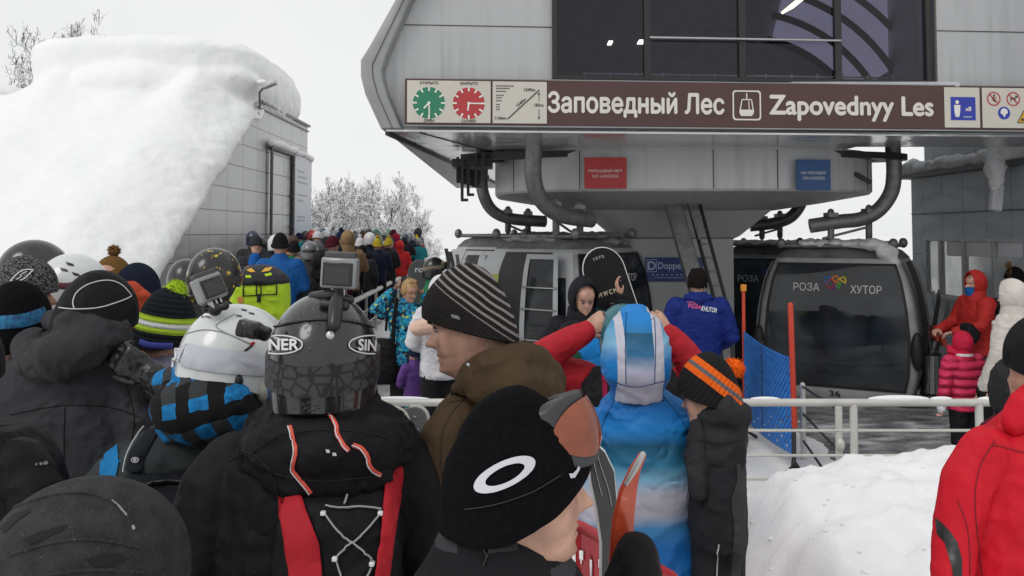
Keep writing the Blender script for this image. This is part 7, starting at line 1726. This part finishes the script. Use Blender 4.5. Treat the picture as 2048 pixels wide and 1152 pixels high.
while d < 31.5:
    for k in range(6):
        x = -5.4+k*.47+rc.uniform(-.14, .14)+(.0 if d < 20 else -.02*(d-20)); dd = d+rc.uniform(-.22, .22); px = x*F/dd+1024
        if px < 505 or x > rx3(dd)-.25 or any((x-a)**2+(dd-b)**2 < .13 for a, b in taken): continue
        for t_ in range(60):
            jc = rc.choices(JCOL, WTS)[0]; hat = rc.choice(HATS); kind, hc = hat
            nm = {'hood': '%s hood up' % jc, 'hair': 'bare brown hair'}.get(kind, '%s %s' % (hc, {'bobble': 'bobble hat'}.get(kind, kind)))
            if 'person in %s jacket with %s standing in the queue' % (jc, nm) not in used: break
        else: continue
        taken.append((x, dd)); far(px, dd, jc, hat, rc.choice(list(POSES)), rc.uniform(-.9, .9)+(math.pi if rc.random() < .15 else 0))
    d += .80

def mid(label, px, d, H, rz, key, jm, tm, eyes_=True, **kw):
    x = P(px, 500, d).x; kw.setdefault('vox', .016); kw.setdefault('jvox', .015); kw.setdefault('headk', (40, 36)); kw['H'] = H
    r, g = person(label, (x, d, g1(x, d)), rz, key, jm, tm, **kw)
    if eyes_: eyes(g['HM'], r, True)
    return r, g
# ---- fair haired woman in the patterned jacket
t = NT('leaf_print', .7, spec=.3); v = t.tc.outputs['Object']; vo = t.n('TexVoronoi'); vo.inputs['Scale'].default_value = 13; wv = t.noise(v, 30, 2, 'Color'); vm = t.n('VectorMath', operation='MULTIPLY_ADD'); t.l(wv, vm.inputs[0]); vm.inputs[1].default_value = (.05, .05, .05); t.l(v, vm.inputs[2]); t.l(vm.outputs[0], vo.inputs['Vector'])
v2 = t.n('TexVoronoi', feature='DISTANCE_TO_EDGE'); v2.inputs['Scale'].default_value = 30; t.l(vm.outputs[0], v2.inputs['Vector'])
c = t.ramp(vo.outputs['Distance'], [(.1, (.006, .05, .14)), (.3, (.01, .22, .42)), (.5, (.02, .40, .58)), (.62, (.004, .02, .05))]); c = t.mix(t.ramp(v2.outputs['Distance'], [(.03, 1.0), (.07, 0.0)]), c, (.005, .03, .08)); c = t.mix(t.ramp(t.noise(v, 26, 2), [(.64, 0.0), (.67, 1.0)]), c, (.45, .52, .10)); t.color(c); t.bump(t.noise(v, 22, 4), .5, .012)
r, g = mid('person with short fair hair in turquoise leaf patterned jacket, hands at the neck', 815, 9.5, 1.64, R(192), 'fair', t.m, cm('black'), arms={'R': ((.40, .06, 1.40), (.17, .03, 1.62)), 'L': ((-.42, .10, 1.36), (-.20, .02, 1.56))}, head_yaw=R(32), head_pitch=R(22), foldamp=.012)
HB_ = mat('fair_hair', (.38, .24, .10), .55, var=.3, vs=50, bump=.7, bs=150); me = hair_mb(g['HM'], 1.03, .02, 3).mesh('hair'); me.transform(Matrix.Scale(g['s'], 4)); link('hair', me, HB_, r, local=True)
mb = MB(); mb.tube([(.12, .13, 1.44), (.15, .155, 1.25), (.16, .15, 1.0)], .022, 8, flat=.4); build(mb, 'bag_strap', BLACK, r, local=True)
bg_ = thing('shoulder_bag', 'black bag hanging at the side of the fair haired woman', 'bag', P(768, 700, 9.4)); mb = MB(); mb.rows([(0, 0, -.35, .12, .09), (0, 0, -.2, .15, .11), (0, 0, .05, .13, .09), (0, 0, .12, .08, .06)], 20, 3); mb.v = [tuple(Vector(q)+wloc(bg_)) for q in mb.v]; link('bag_body', fold(fuse(mb, .014, 3), .008, seed=2), BLACK, bg_)
mb = MB(); mb.tube([P(772, 660, 9.4), P(775, 620, 9.4)], .014, 8); build(mb, 'handle', BLACK, bg_)
# ---- white quilted jacket, back to us
WJ = fab('white_quilt', (.62, .61, .64), .6)
r, g = mid('person in white hooded jacket and black trousers turned away beside the fair haired woman', 882, 8.4, 1.70, R(25), 'whitej', WJ, cm('black'), False, arms=A1, foldamp=.014)
headgear('hood', 'whitej', g['HM'], g['s'], WJ, r)
mb = MB(); mb.tube([P(836, 656, 8.1), P(866, 652, 8.12), P(900, 650, 8.15)], [.075, .078, .07], 12); tag(link('muff', bumpy(fuse(mb, .012, 3), .006, 14, 2), fab('peach_fabric', (.66, .45, .36), .9)), 'peach coloured soft muff held at the side of the white jacket', 'muff')
# ---- child in purple and teal
r, g = mid('child in purple jacket and teal trousers below the white jacket', 830, 8.9, 1.0, R(40), 'kid0', cm('purple'), cm('teal'), False, arms=A1); headgear('beanie', 'kid0', g['HM'], g['s'], knit('far_knit_navy', JC['navy']), r)
# ---- man in helmet and goggles with a board
r, g = mid('person in black helmet with pale goggles and green patterned jacket looking right', 866, 11, 1.78, R(-80), 'helm', fab('green_print', (.02, .16, .07), .7), cm('black'), True, arms=A1)
headgear('helmet', 'helm', g['HM'], g['s'], mat('far_helmet_black', 0), r); gogg('helm', g['HM'], g['s'], mat('khaki_frame', (.20, .16, .10), .5), BLKM, r, .185)
def board(nm, lab, c0, c1, w, nrm, m, edge, th=.012, cat='snowboard'):
    r = thing(nm, lab, cat, c1); t = (c0-c1); L = t.length; t.normalize(); n = Vector(nrm); x = t.cross(n).normalized(); n = x.cross(t); o = []
    for i in range(13): a = math.pi*i/12; o.append((w/2*math.cos(a), L-w*.55+w*.55*math.sin(a)))
    for i in range(13): a = math.pi+math.pi*i/12; o.append((w/2*math.cos(a), w*.55+w*.55*math.sin(a)))
    def at(a, b, z): return c1+x*a+t*b+n*z
    mb = MB(); mb.rings([[at(a, b, -th/2) for a, b in o], [at(a, b, th/2) for a, b in o]]); bd = build(mb, 'deck', m, r, bevel=.002)
    mb = MB(); mb.tube([at(a, b, 0) for a, b in o+o[:1]], th*.55, 6, False); build(mb, 'edge', edge, r)
    return r, at, L
br_, at, L = board('snowboard', 'grey snowboard carried upright behind the helmeted person in green', P(838, 520, 11.3), P(842, 760, 11.3), .27, (0, -1, 0), mat('board_grey', (.055, .058, .06), .4), GREYM)
mb = MB(); pl = Plane(at(0, L-.13, .008), (1, 0, 0), (0, 0, 1)); pl.text(mb, 'ro', 0, 0, .05, .1, .02, .002); build(mb, 'board_mark', WPIPE, br_)
for k, (px, lean, lab) in enumerate(((903, -2, 'leftmost and slightest of the upright skis'), (910, 3, 'second of the upright skis counted from the left, near the white hood'), (917, -4, 'third of the upright skis, shorter than its neighbour'), (924, 5, 'rightmost of the upright skis, leaning to the right'))):
    t_ = thing('ski', lab, 'ski', P(px, 640, 10.6), 'upright skis by the cable car')
    mb = MB(); y0 = 497+9*(k % 2)+3*k; rs = []
    for f in np.linspace(0, 1, 9): p = P(px+lean*3*(1-f)-(5*(1-f*5)**2 if f < .2 else 0), y0+(700-y0)*f, 10.6); rs.append([p+Vector((-.022, 0, 0)), p+Vector((.022, 0, 0)), p+Vector((.022, .012, 0)), p+Vector((-.022, .012, 0))])
    mb.rings(rs); build(mb, 'ski_blade', mat('ski_tone%d' % (k % 2), (.10, .10, .10) if k % 2 else (.025, .025, .027), .3), t_)
# ---- man lifting a snowboard
r, g = mid('person in black hood looking down, lifting a black snowboard with one hand', 1163, 6.9, 1.77, R(186), 'lifter', fab('black_shell', (.010, .010, .014), .6), cm('black'), True, arms={'L': ((-.40, .10, 1.30), (-.285, .10, 1.63)), 'R': ((.29, .02, 1.14), (.2, .2, 1.0))}, head_yaw=R(8), head_pitch=R(20), foldamp=.012)
headgear('hood', 'lifter', g['HM'], g['s'], fab('black_shell', 0), r)
BT = NT('board_black', .5, spec=.15); sp = BT.sep(BT.tc.outputs['Object']); BT.color(BT.mix(BT.math('LESS_THAN', sp[2], .20), (.010, .010, .011), BT.ramp(BT.noise(BT.tc.outputs['Object'], 8, 3), [(.45, (.006, .006, .007)), (.55, (.01, .10, .16))])))
br_, at, L = board('snowboard', 'black snowboard with pale edge held up in front of the frosty cable car', P(1193, 497, 7.08), P(1250, 668, 7.02), .335, (.12, -1, .1), BT.m, mat('edge_pale', (.50, .52, .52), .3), .014)
t0 = at(0, L, 0)-at(0, 0, 0); t0.normalize(); xr_ = (at(.1, 0, 0)-at(-.1, 0, 0)).normalized(); xr_ = xr_ if xr_.x > 0 else -xr_
mb = MB(); pl = Plane(at(0, 0, .0), xr_, t0); z = .011; pl.text(mb, '1572', -.01, L-.075, .022, .09, .01, z); build(mb, 'board_number', mat('board_ink', (.35, .36, .34), .5, var=0), br_)
mb = MB(); pl.text(mb, 'M W C M', -.03, L-.36, .035, .15, .03, z); build(mb, 'board_mark', mat('board_cream', (.50, .44, .30), .5, var=0), br_)
mb = MB()
for y in (.12, .22): mb.box(at(.02, y, .03), (.16, .05, .06))
build(mb, 'binding', BLKM, br_, bevel=.01)
# ---- staff member in the long blue coat
SB = fab('staff_blue', (.010, .022, .155), .65)
r, g = mid('person in long royal blue staff coat with lettering across the back', 1395, 8.5, 1.79, R(-6), 'staff', SB, cm('black'), False, arms={'L': ((-.29, -.02, 1.13), (-.24, .12, .92)), 'R': ((.30, -.02, 1.13), (.20, .2, 1.02))}, hem=.62, build_=1.08, foldamp=.011)
headgear('hair', 'staff', g['HM'], g['s'], HAIRD, r)
mb = MB(); mb.tube([(-.11, -.03, 1.53), (0, -.11, 1.50), (.11, -.03, 1.53)], [.035, .05, .035], 10); link('hood', fold(fuse(mb, .012, 3), .006, seed=4), SB, r, local=True)
bpy.context.view_layer.update()
jo = [c for c in r.children if c.name.startswith('jacket')][0]
class SurfW(Surf):
    def __init__(s, o, d):
        M = o.matrix_world; s.b = BVHTree.FromPolygons([M @ v.co for v in o.data.vertices], [tuple(p.vertices) for p in o.data.polygons]); s.d = d
s = SurfW(jo, 8.3)
def linkw(mb, name, m, par):
    M = par.matrix_world.inverted(); mb.v = [tuple(M @ Vector(q)) for q in mb.v]; return build(mb, name, m, par, local=True, fix=False)
mb = MB(); text_on(mb, s, 'РОЗА', 1390, 613, 8.5, 25, .03, .006, .10); ribbon(mb, s, [(1374, 604), (1384, 605), (1396, 609)], 1.6, .006, .001, 2); linkw(mb, 'coat_lettering', mat('letter_pink', (.55, .08, .22), .6, var=0), r)
mb = MB(); text_on(mb, s, 'KHUTOR', 1418, 619, 9, 31, .03, .006, .14, .2); linkw(mb, 'coat_lettering', mat('letter_white', (.60, .62, .68), .6, var=0), r)
# ---- right hand group
r, g = mid('person in red hooded jacket with black rucksack and blue face scarf, facing left', 1950, 10, 1.68, R(98), 'redr', fab('brick_red', (.36, .022, .02), .65), cm('black'), True, arms={'L': ((-.26, .14, 1.16), (-.14, .36, 1.10)), 'R': ((.27, .12, 1.15), (.16, .36, 1.10))}, foldamp=.012, build_=1.05)
headgear('hood', 'redr', g['HM'], g['s'], fab('brick_red', 0), r)
mb = MB(); mb.rows([(0, .03, 1.50, .075, .09), (0, .04, 1.56, .078, .085), (0, .045, 1.60, .07, .082)], 20); mb.v = [tuple(Vector(q)*g['s']) for q in mb.v]; build(mb, 'scarf', cm('blue'), r, local=True)
bp = thing('backpack', 'black rucksack on the back of the red hooded person at the right', 'backpack', r.location+Vector((.26, .02, 1.05)))
mb = MB(); mb.rows([(.0, 0, -.12, .11, .15), (.0, 0, .1, .13, .16), (-.02, 0, .28, .10, .14), (-.04, 0, .36, .05, .08)], 20, 3); mb.v = [tuple(Vector(q)+wloc(bp)) for q in mb.v]; link('pack_body', fold(fuse(mb, .014, 3), .008, seed=6), BLACK, bp)
mb = MB(); o = wloc(bp); mb.tube([o+Vector((-.05, -.17, .34)), o+Vector((-.22, -.20, .30)), o+Vector((-.28, -.17, .05)), o+Vector((-.12, -.16, -.1))], .020, 8, flat=.5); build(mb, 'shoulder_strap', BLACK, bp)
tag(link('mitten', bumpy(fuse(MB().ell(P(1940, 668, 9.75), (.10, .09, .12)).ell(P(1930, 655, 9.75), (.05, .06, .06)), .012, 3), .006, 14, 2), BLACK), 'large black mitten hanging before the red hooded person', 'glove')
def skipair(lab, a, b, m, w=.05):
    t_ = thing('ski', lab, 'ski', b, 'skis standing in the bin'); mb = MB(); a = Vector(a); b = Vector(b); rs = []
    for f in np.linspace(0, 1, 8): p = b.lerp(a, f)+Vector((0, (.05*((f-.8)/.2)**2 if f > .8 else 0), 0)); ww = w*(1 if f < .9 else 1.1-(f-.9)*7); rs.append([p+Vector((-ww/2, 0, 0)), p+Vector((ww/2, 0, 0)), p+Vector((ww/2, .014, 0)), p+Vector((-ww/2, .014, 0))])
    mb.rings(rs); bl = build(mb, 'ski_blade', m, t_); mb = MB(); c = b.lerp(a, .42); mb.box(c-Vector((0, .03, 0)), (.06, .06, .16)); mb.box(c-Vector((-.01, .05, .08)), (.05, .07, .07)); build(mb, 'binding', mat('binding_red', (.45, .05, .03), .4), t_, bevel=.01); return t_
skipair('dark ski leaning left in the bin with red binding', P(1882, 580, 10.9), P(1856, 722, 11.15), mat('ski_tone0', (.025, .025, .027), .3))
skipair('grey ski leaning right above the steel bin', P(1902, 600, 10.9), P(1868, 724, 11.2), mat('ski_tone1', (.10, .10, .10), .3))
# child in the pink red quilted jacket
t = NT('pink_quilt', .55, spec=.35); sp = t.sep(t.tc.outputs['Object']); t.color(t.ramp(t.noise(t.tc.outputs['Object'], 8, 3), [(.3, (.52, .018, .075)), (.7, (.66, .035, .11))]))
t.bump(t.math('ABSOLUTE', t.math('SINE', t.math('MULTIPLY', t.math('ADD', sp[2], t.math('MULTIPLY', t.noise(t.tc.outputs['Object'], 6, 2), .03)), 40))), 1.0, .03); t.bump(t.noise(t.tc.outputs['Object'], 40, 3), .4, .006); PQ = t.m
r, g = mid('child in pinkish red quilted jacket and hood seen from behind at the railing', 1922, 8.0, 1.23, R(14), 'kid1', PQ, cm('black'), False, build_=1.12, foldamp=.016, arms={'L': ((-.30, -.02, 1.14), (-.32, .02, .88)), 'R': ((.29, .0, 1.14), (.22, .2, 1.0))})
headgear('hood', 'kid1', g['HM'], g['s']*1.0, fab('pink_hood', (.48, .015, .05), .6), r)
mb = MB(); mb.rows([(0, 0, 1.475, .115, .11), (0, -.005, 1.50, .118, .112), (0, -.005, 1.52, .11, .105)], 24); mb.v = [tuple(Vector(q)*g['s']) for q in mb.v]; build(mb, 'collar', WJ, r, local=True)
mb = MB(); hm2 = Matrix.Scale(g['s'], 4) @ g['HM']; mb.tube([hm2 @ Vector((-.09, .12, .06)), hm2 @ Vector((-.12, .07, .02)), hm2 @ Vector((-.09, .0, -.0))], [.03, .04, .03], 10); link('brim', fuse(mb, .012, 2), fab('pink_hood', 0), r, local=True)
mb = MB(); mb.ell(Vector((-.325, .02, .84))*g['s'], (.04, .045, .06)); link('glove', fuse(mb, .01, 2), mat('glove_print', (.55, .56, .60), .6, var=.5, vs=30), r, local=True)
# white jacket woman at the right edge, fur hood behind her
WC = fab('cream_quilt', (.55, .51, .47), .65)
r, g = mid('person in cream white hooded jacket at the right edge, turned away to the left', 2024, 7.7, 1.70, R(40), 'creamr', WC, cm('black'), False, foldamp=.016, build_=1.06, hem=.72, arms={'L': ((-.30, .02, 1.14), (-.30, .14, .86)), 'R': ((.29, .0, 1.14), (.24, .1, .9))})
headgear('hood', 'creamr', g['HM'], g['s'], WC, r)
mb = MB(); mb.ell(Vector((-.30, .16, .81))*g['s'], (.045, .05, .075)); link('glove', fuse(mb, .01, 2), BLACK, r, local=True)
r, g = mid('person in black hat with brown fur trimmed hood at the right edge', 2032, 10.4, 1.72, R(60), 'furr', cm('charcoal'), cm('black'), False, arms=A1)
headgear('beanie', 'furr', g['HM'], g['s'], knit('black_knit', 0), r)
mb = MB(); rr = random.Random(3); hm2 = Matrix.Scale(g['s'], 4) @ g['HM']
for k in range(420):
    a = rr.uniform(0, 2*math.pi); c = Vector((.135*math.cos(a), .05+rr.uniform(-.02, .02), .115+.155*math.sin(a))); d_ = Vector((math.cos(a), rr.uniform(-.4, .8), math.sin(a))).normalized(); u = d_.orthogonal().normalized()*.012
    mb.add([hm2 @ (c+u), hm2 @ (c-u), hm2 @ (c+d_*rr.uniform(.04, .075))], [(0, 1, 2)])
build(mb, 'fur_trim', mat('fur_brown', (.22, .13, .06), .9, var=.3, vs=40), r, local=True, fix=False)

# ---- patterned helmet and lime pack in the near queue
h = Hero('person in black helmet with yellow sticker pattern and goggles behind the white helmet', 4.6, 420)
h.HM = TR(P(424, 606, 4.6), R(-35), R(6)); h.body()
t = NT('sticker_shell', .3, coat=.4); v = t.tc.outputs['Object']; t.color(t.mix(t.ramp(t.noise(v, 24, 4), [(.60, 0.0), (.63, 1.0)]), (.012, .012, .013), (.50, .34, .02))); 
hm = build(helmet_mb(h.HM, 1.04), 'helmet', t.m, h.r); f_, l_ = goggles_mb(h.HM, 1.04, .130, .125); g_ = build(f_, 'goggles', GREYM, hm); build(l_, 'lens', ORL, g_, fix=False); build(strap_mb(h.HM, 1.04, .125, .10, .115, .137), 'goggle_strap', mat('strap_dark', (.03, .028, .02), .7, var=.5, vs=50), hm)
mb = MB(); h.rw(mb, [(900, 325, 530, .05, .16), (720, 325, 528, .05, .17), (660, 345, 505, .03, .14), (625, 375, 475, .02, .10), (600, 395, 455, .02, .09)]); h.cloth('jacket', mb, CHAR, .015, 4, .010, seed=97); h.legs(BLACK, 900, 120)
h = Hero('person bending forward under a lime rucksack in the near queue', 5.7, 520)
h.HM = TR(P(518, 608, 6.1), R(0), R(35)); h.body(); build(helmet_mb(h.HM, 1.05), 'helmet', mat('far_helmet_black', 0), h.r)
mb = MB(); h.rw(mb, [(820, 450, 590, .1, .14), (720, 445, 595, .1, .16), (640, 455, 590, .1, .16), (600, 475, 575, .2, .13), (580, 495, 555, .25, .09)]); h.cloth('jacket', mb, cm('navy'), .016, 4, .010, seed=99); h.legs(BLACK, 800, 110)
bp = thing('backpack', 'black and lime green rucksack with dark top flap and straps in the near queue', 'backpack', P(520, 640, 5.2))
h2_ = h; mb = MB(); h.rw(mb, [(650, 478, 565, -.45, .10), (625, 468, 575, -.46, .13), (600, 465, 578, -.46, .14), (575, 466, 577, -.46, .14), (558, 470, 573, -.45, .13), (548, 480, 565, -.44, .11)], 28, 3)
LM = fab('lime_pack', (.42, .62, .03), .55); pk = link('pack_body', fold(fuse(mb, .012, 3), .005, seed=101), LM, bp)
mb = MB(); h.rw(mb, [(568, 466, 577, -.46, .15), (560, 467, 577, -.46, .152), (548, 476, 568, -.46, .14), (538, 490, 555, -.45, .11), (530, 505, 540, -.44, .06)], 28, 2.6); fl_ = link('top_flap', fold(fuse(mb, .012, 3), .004, seed=103), CHAR, bp); s = Surf([pk, fl_], 5.2)
mb = MB()
for x in (513, 522): ribbon(mb, s, [(x, 562), (x, 590)], 2.5, .004, .003, 3)
ribbon(mb, s, [(518, 588), (518, 604)], 8, .004, .006, 3); ribbon(mb, s, [(485, 592), (520, 590), (553, 588)], 2, .004, .003, 3)
for x in (487, 553): ribbon(mb, s, [(x, 568), (x, 590)], 3, .004, .003, 3)
build(mb, 'buckle_strap', BLKM, bp)
for pts in ([(493, 541), (503, 537), (511, 545), (500, 545)], [(522, 545), (530, 537), (545, 535), (538, 543)]): mb = MB(); patch(mb, s, pts, .004, 3); build(mb, 'flap_mark', mat('mark_amber', (.62, .34, .02), .5, var=0), bp, fix=False)
for pts in ([(491, 551), (502, 551), (503, 556), (492, 556)], [(529, 549), (542, 546), (543, 551), (531, 553)]): mb = MB(); patch(mb, s, pts, .004, 3); build(mb, 'flap_mark', LM, bp, fix=False)
mb = MB(); patch(mb, s, [(475, 594), (486, 594), (487, 606), (477, 606)], .004, 3); build(mb, 'patch', mat('orange_patch', (.6, .2, .05), .6), bp, fix=False)
mb = MB(); text_on(mb, s, 'HAGLÖFS', 548, 602, 3.2, 20, .01, .005); build(mb, 'lettering', mat('lime_dark', (.16, .26, .02), .6, var=0), bp)
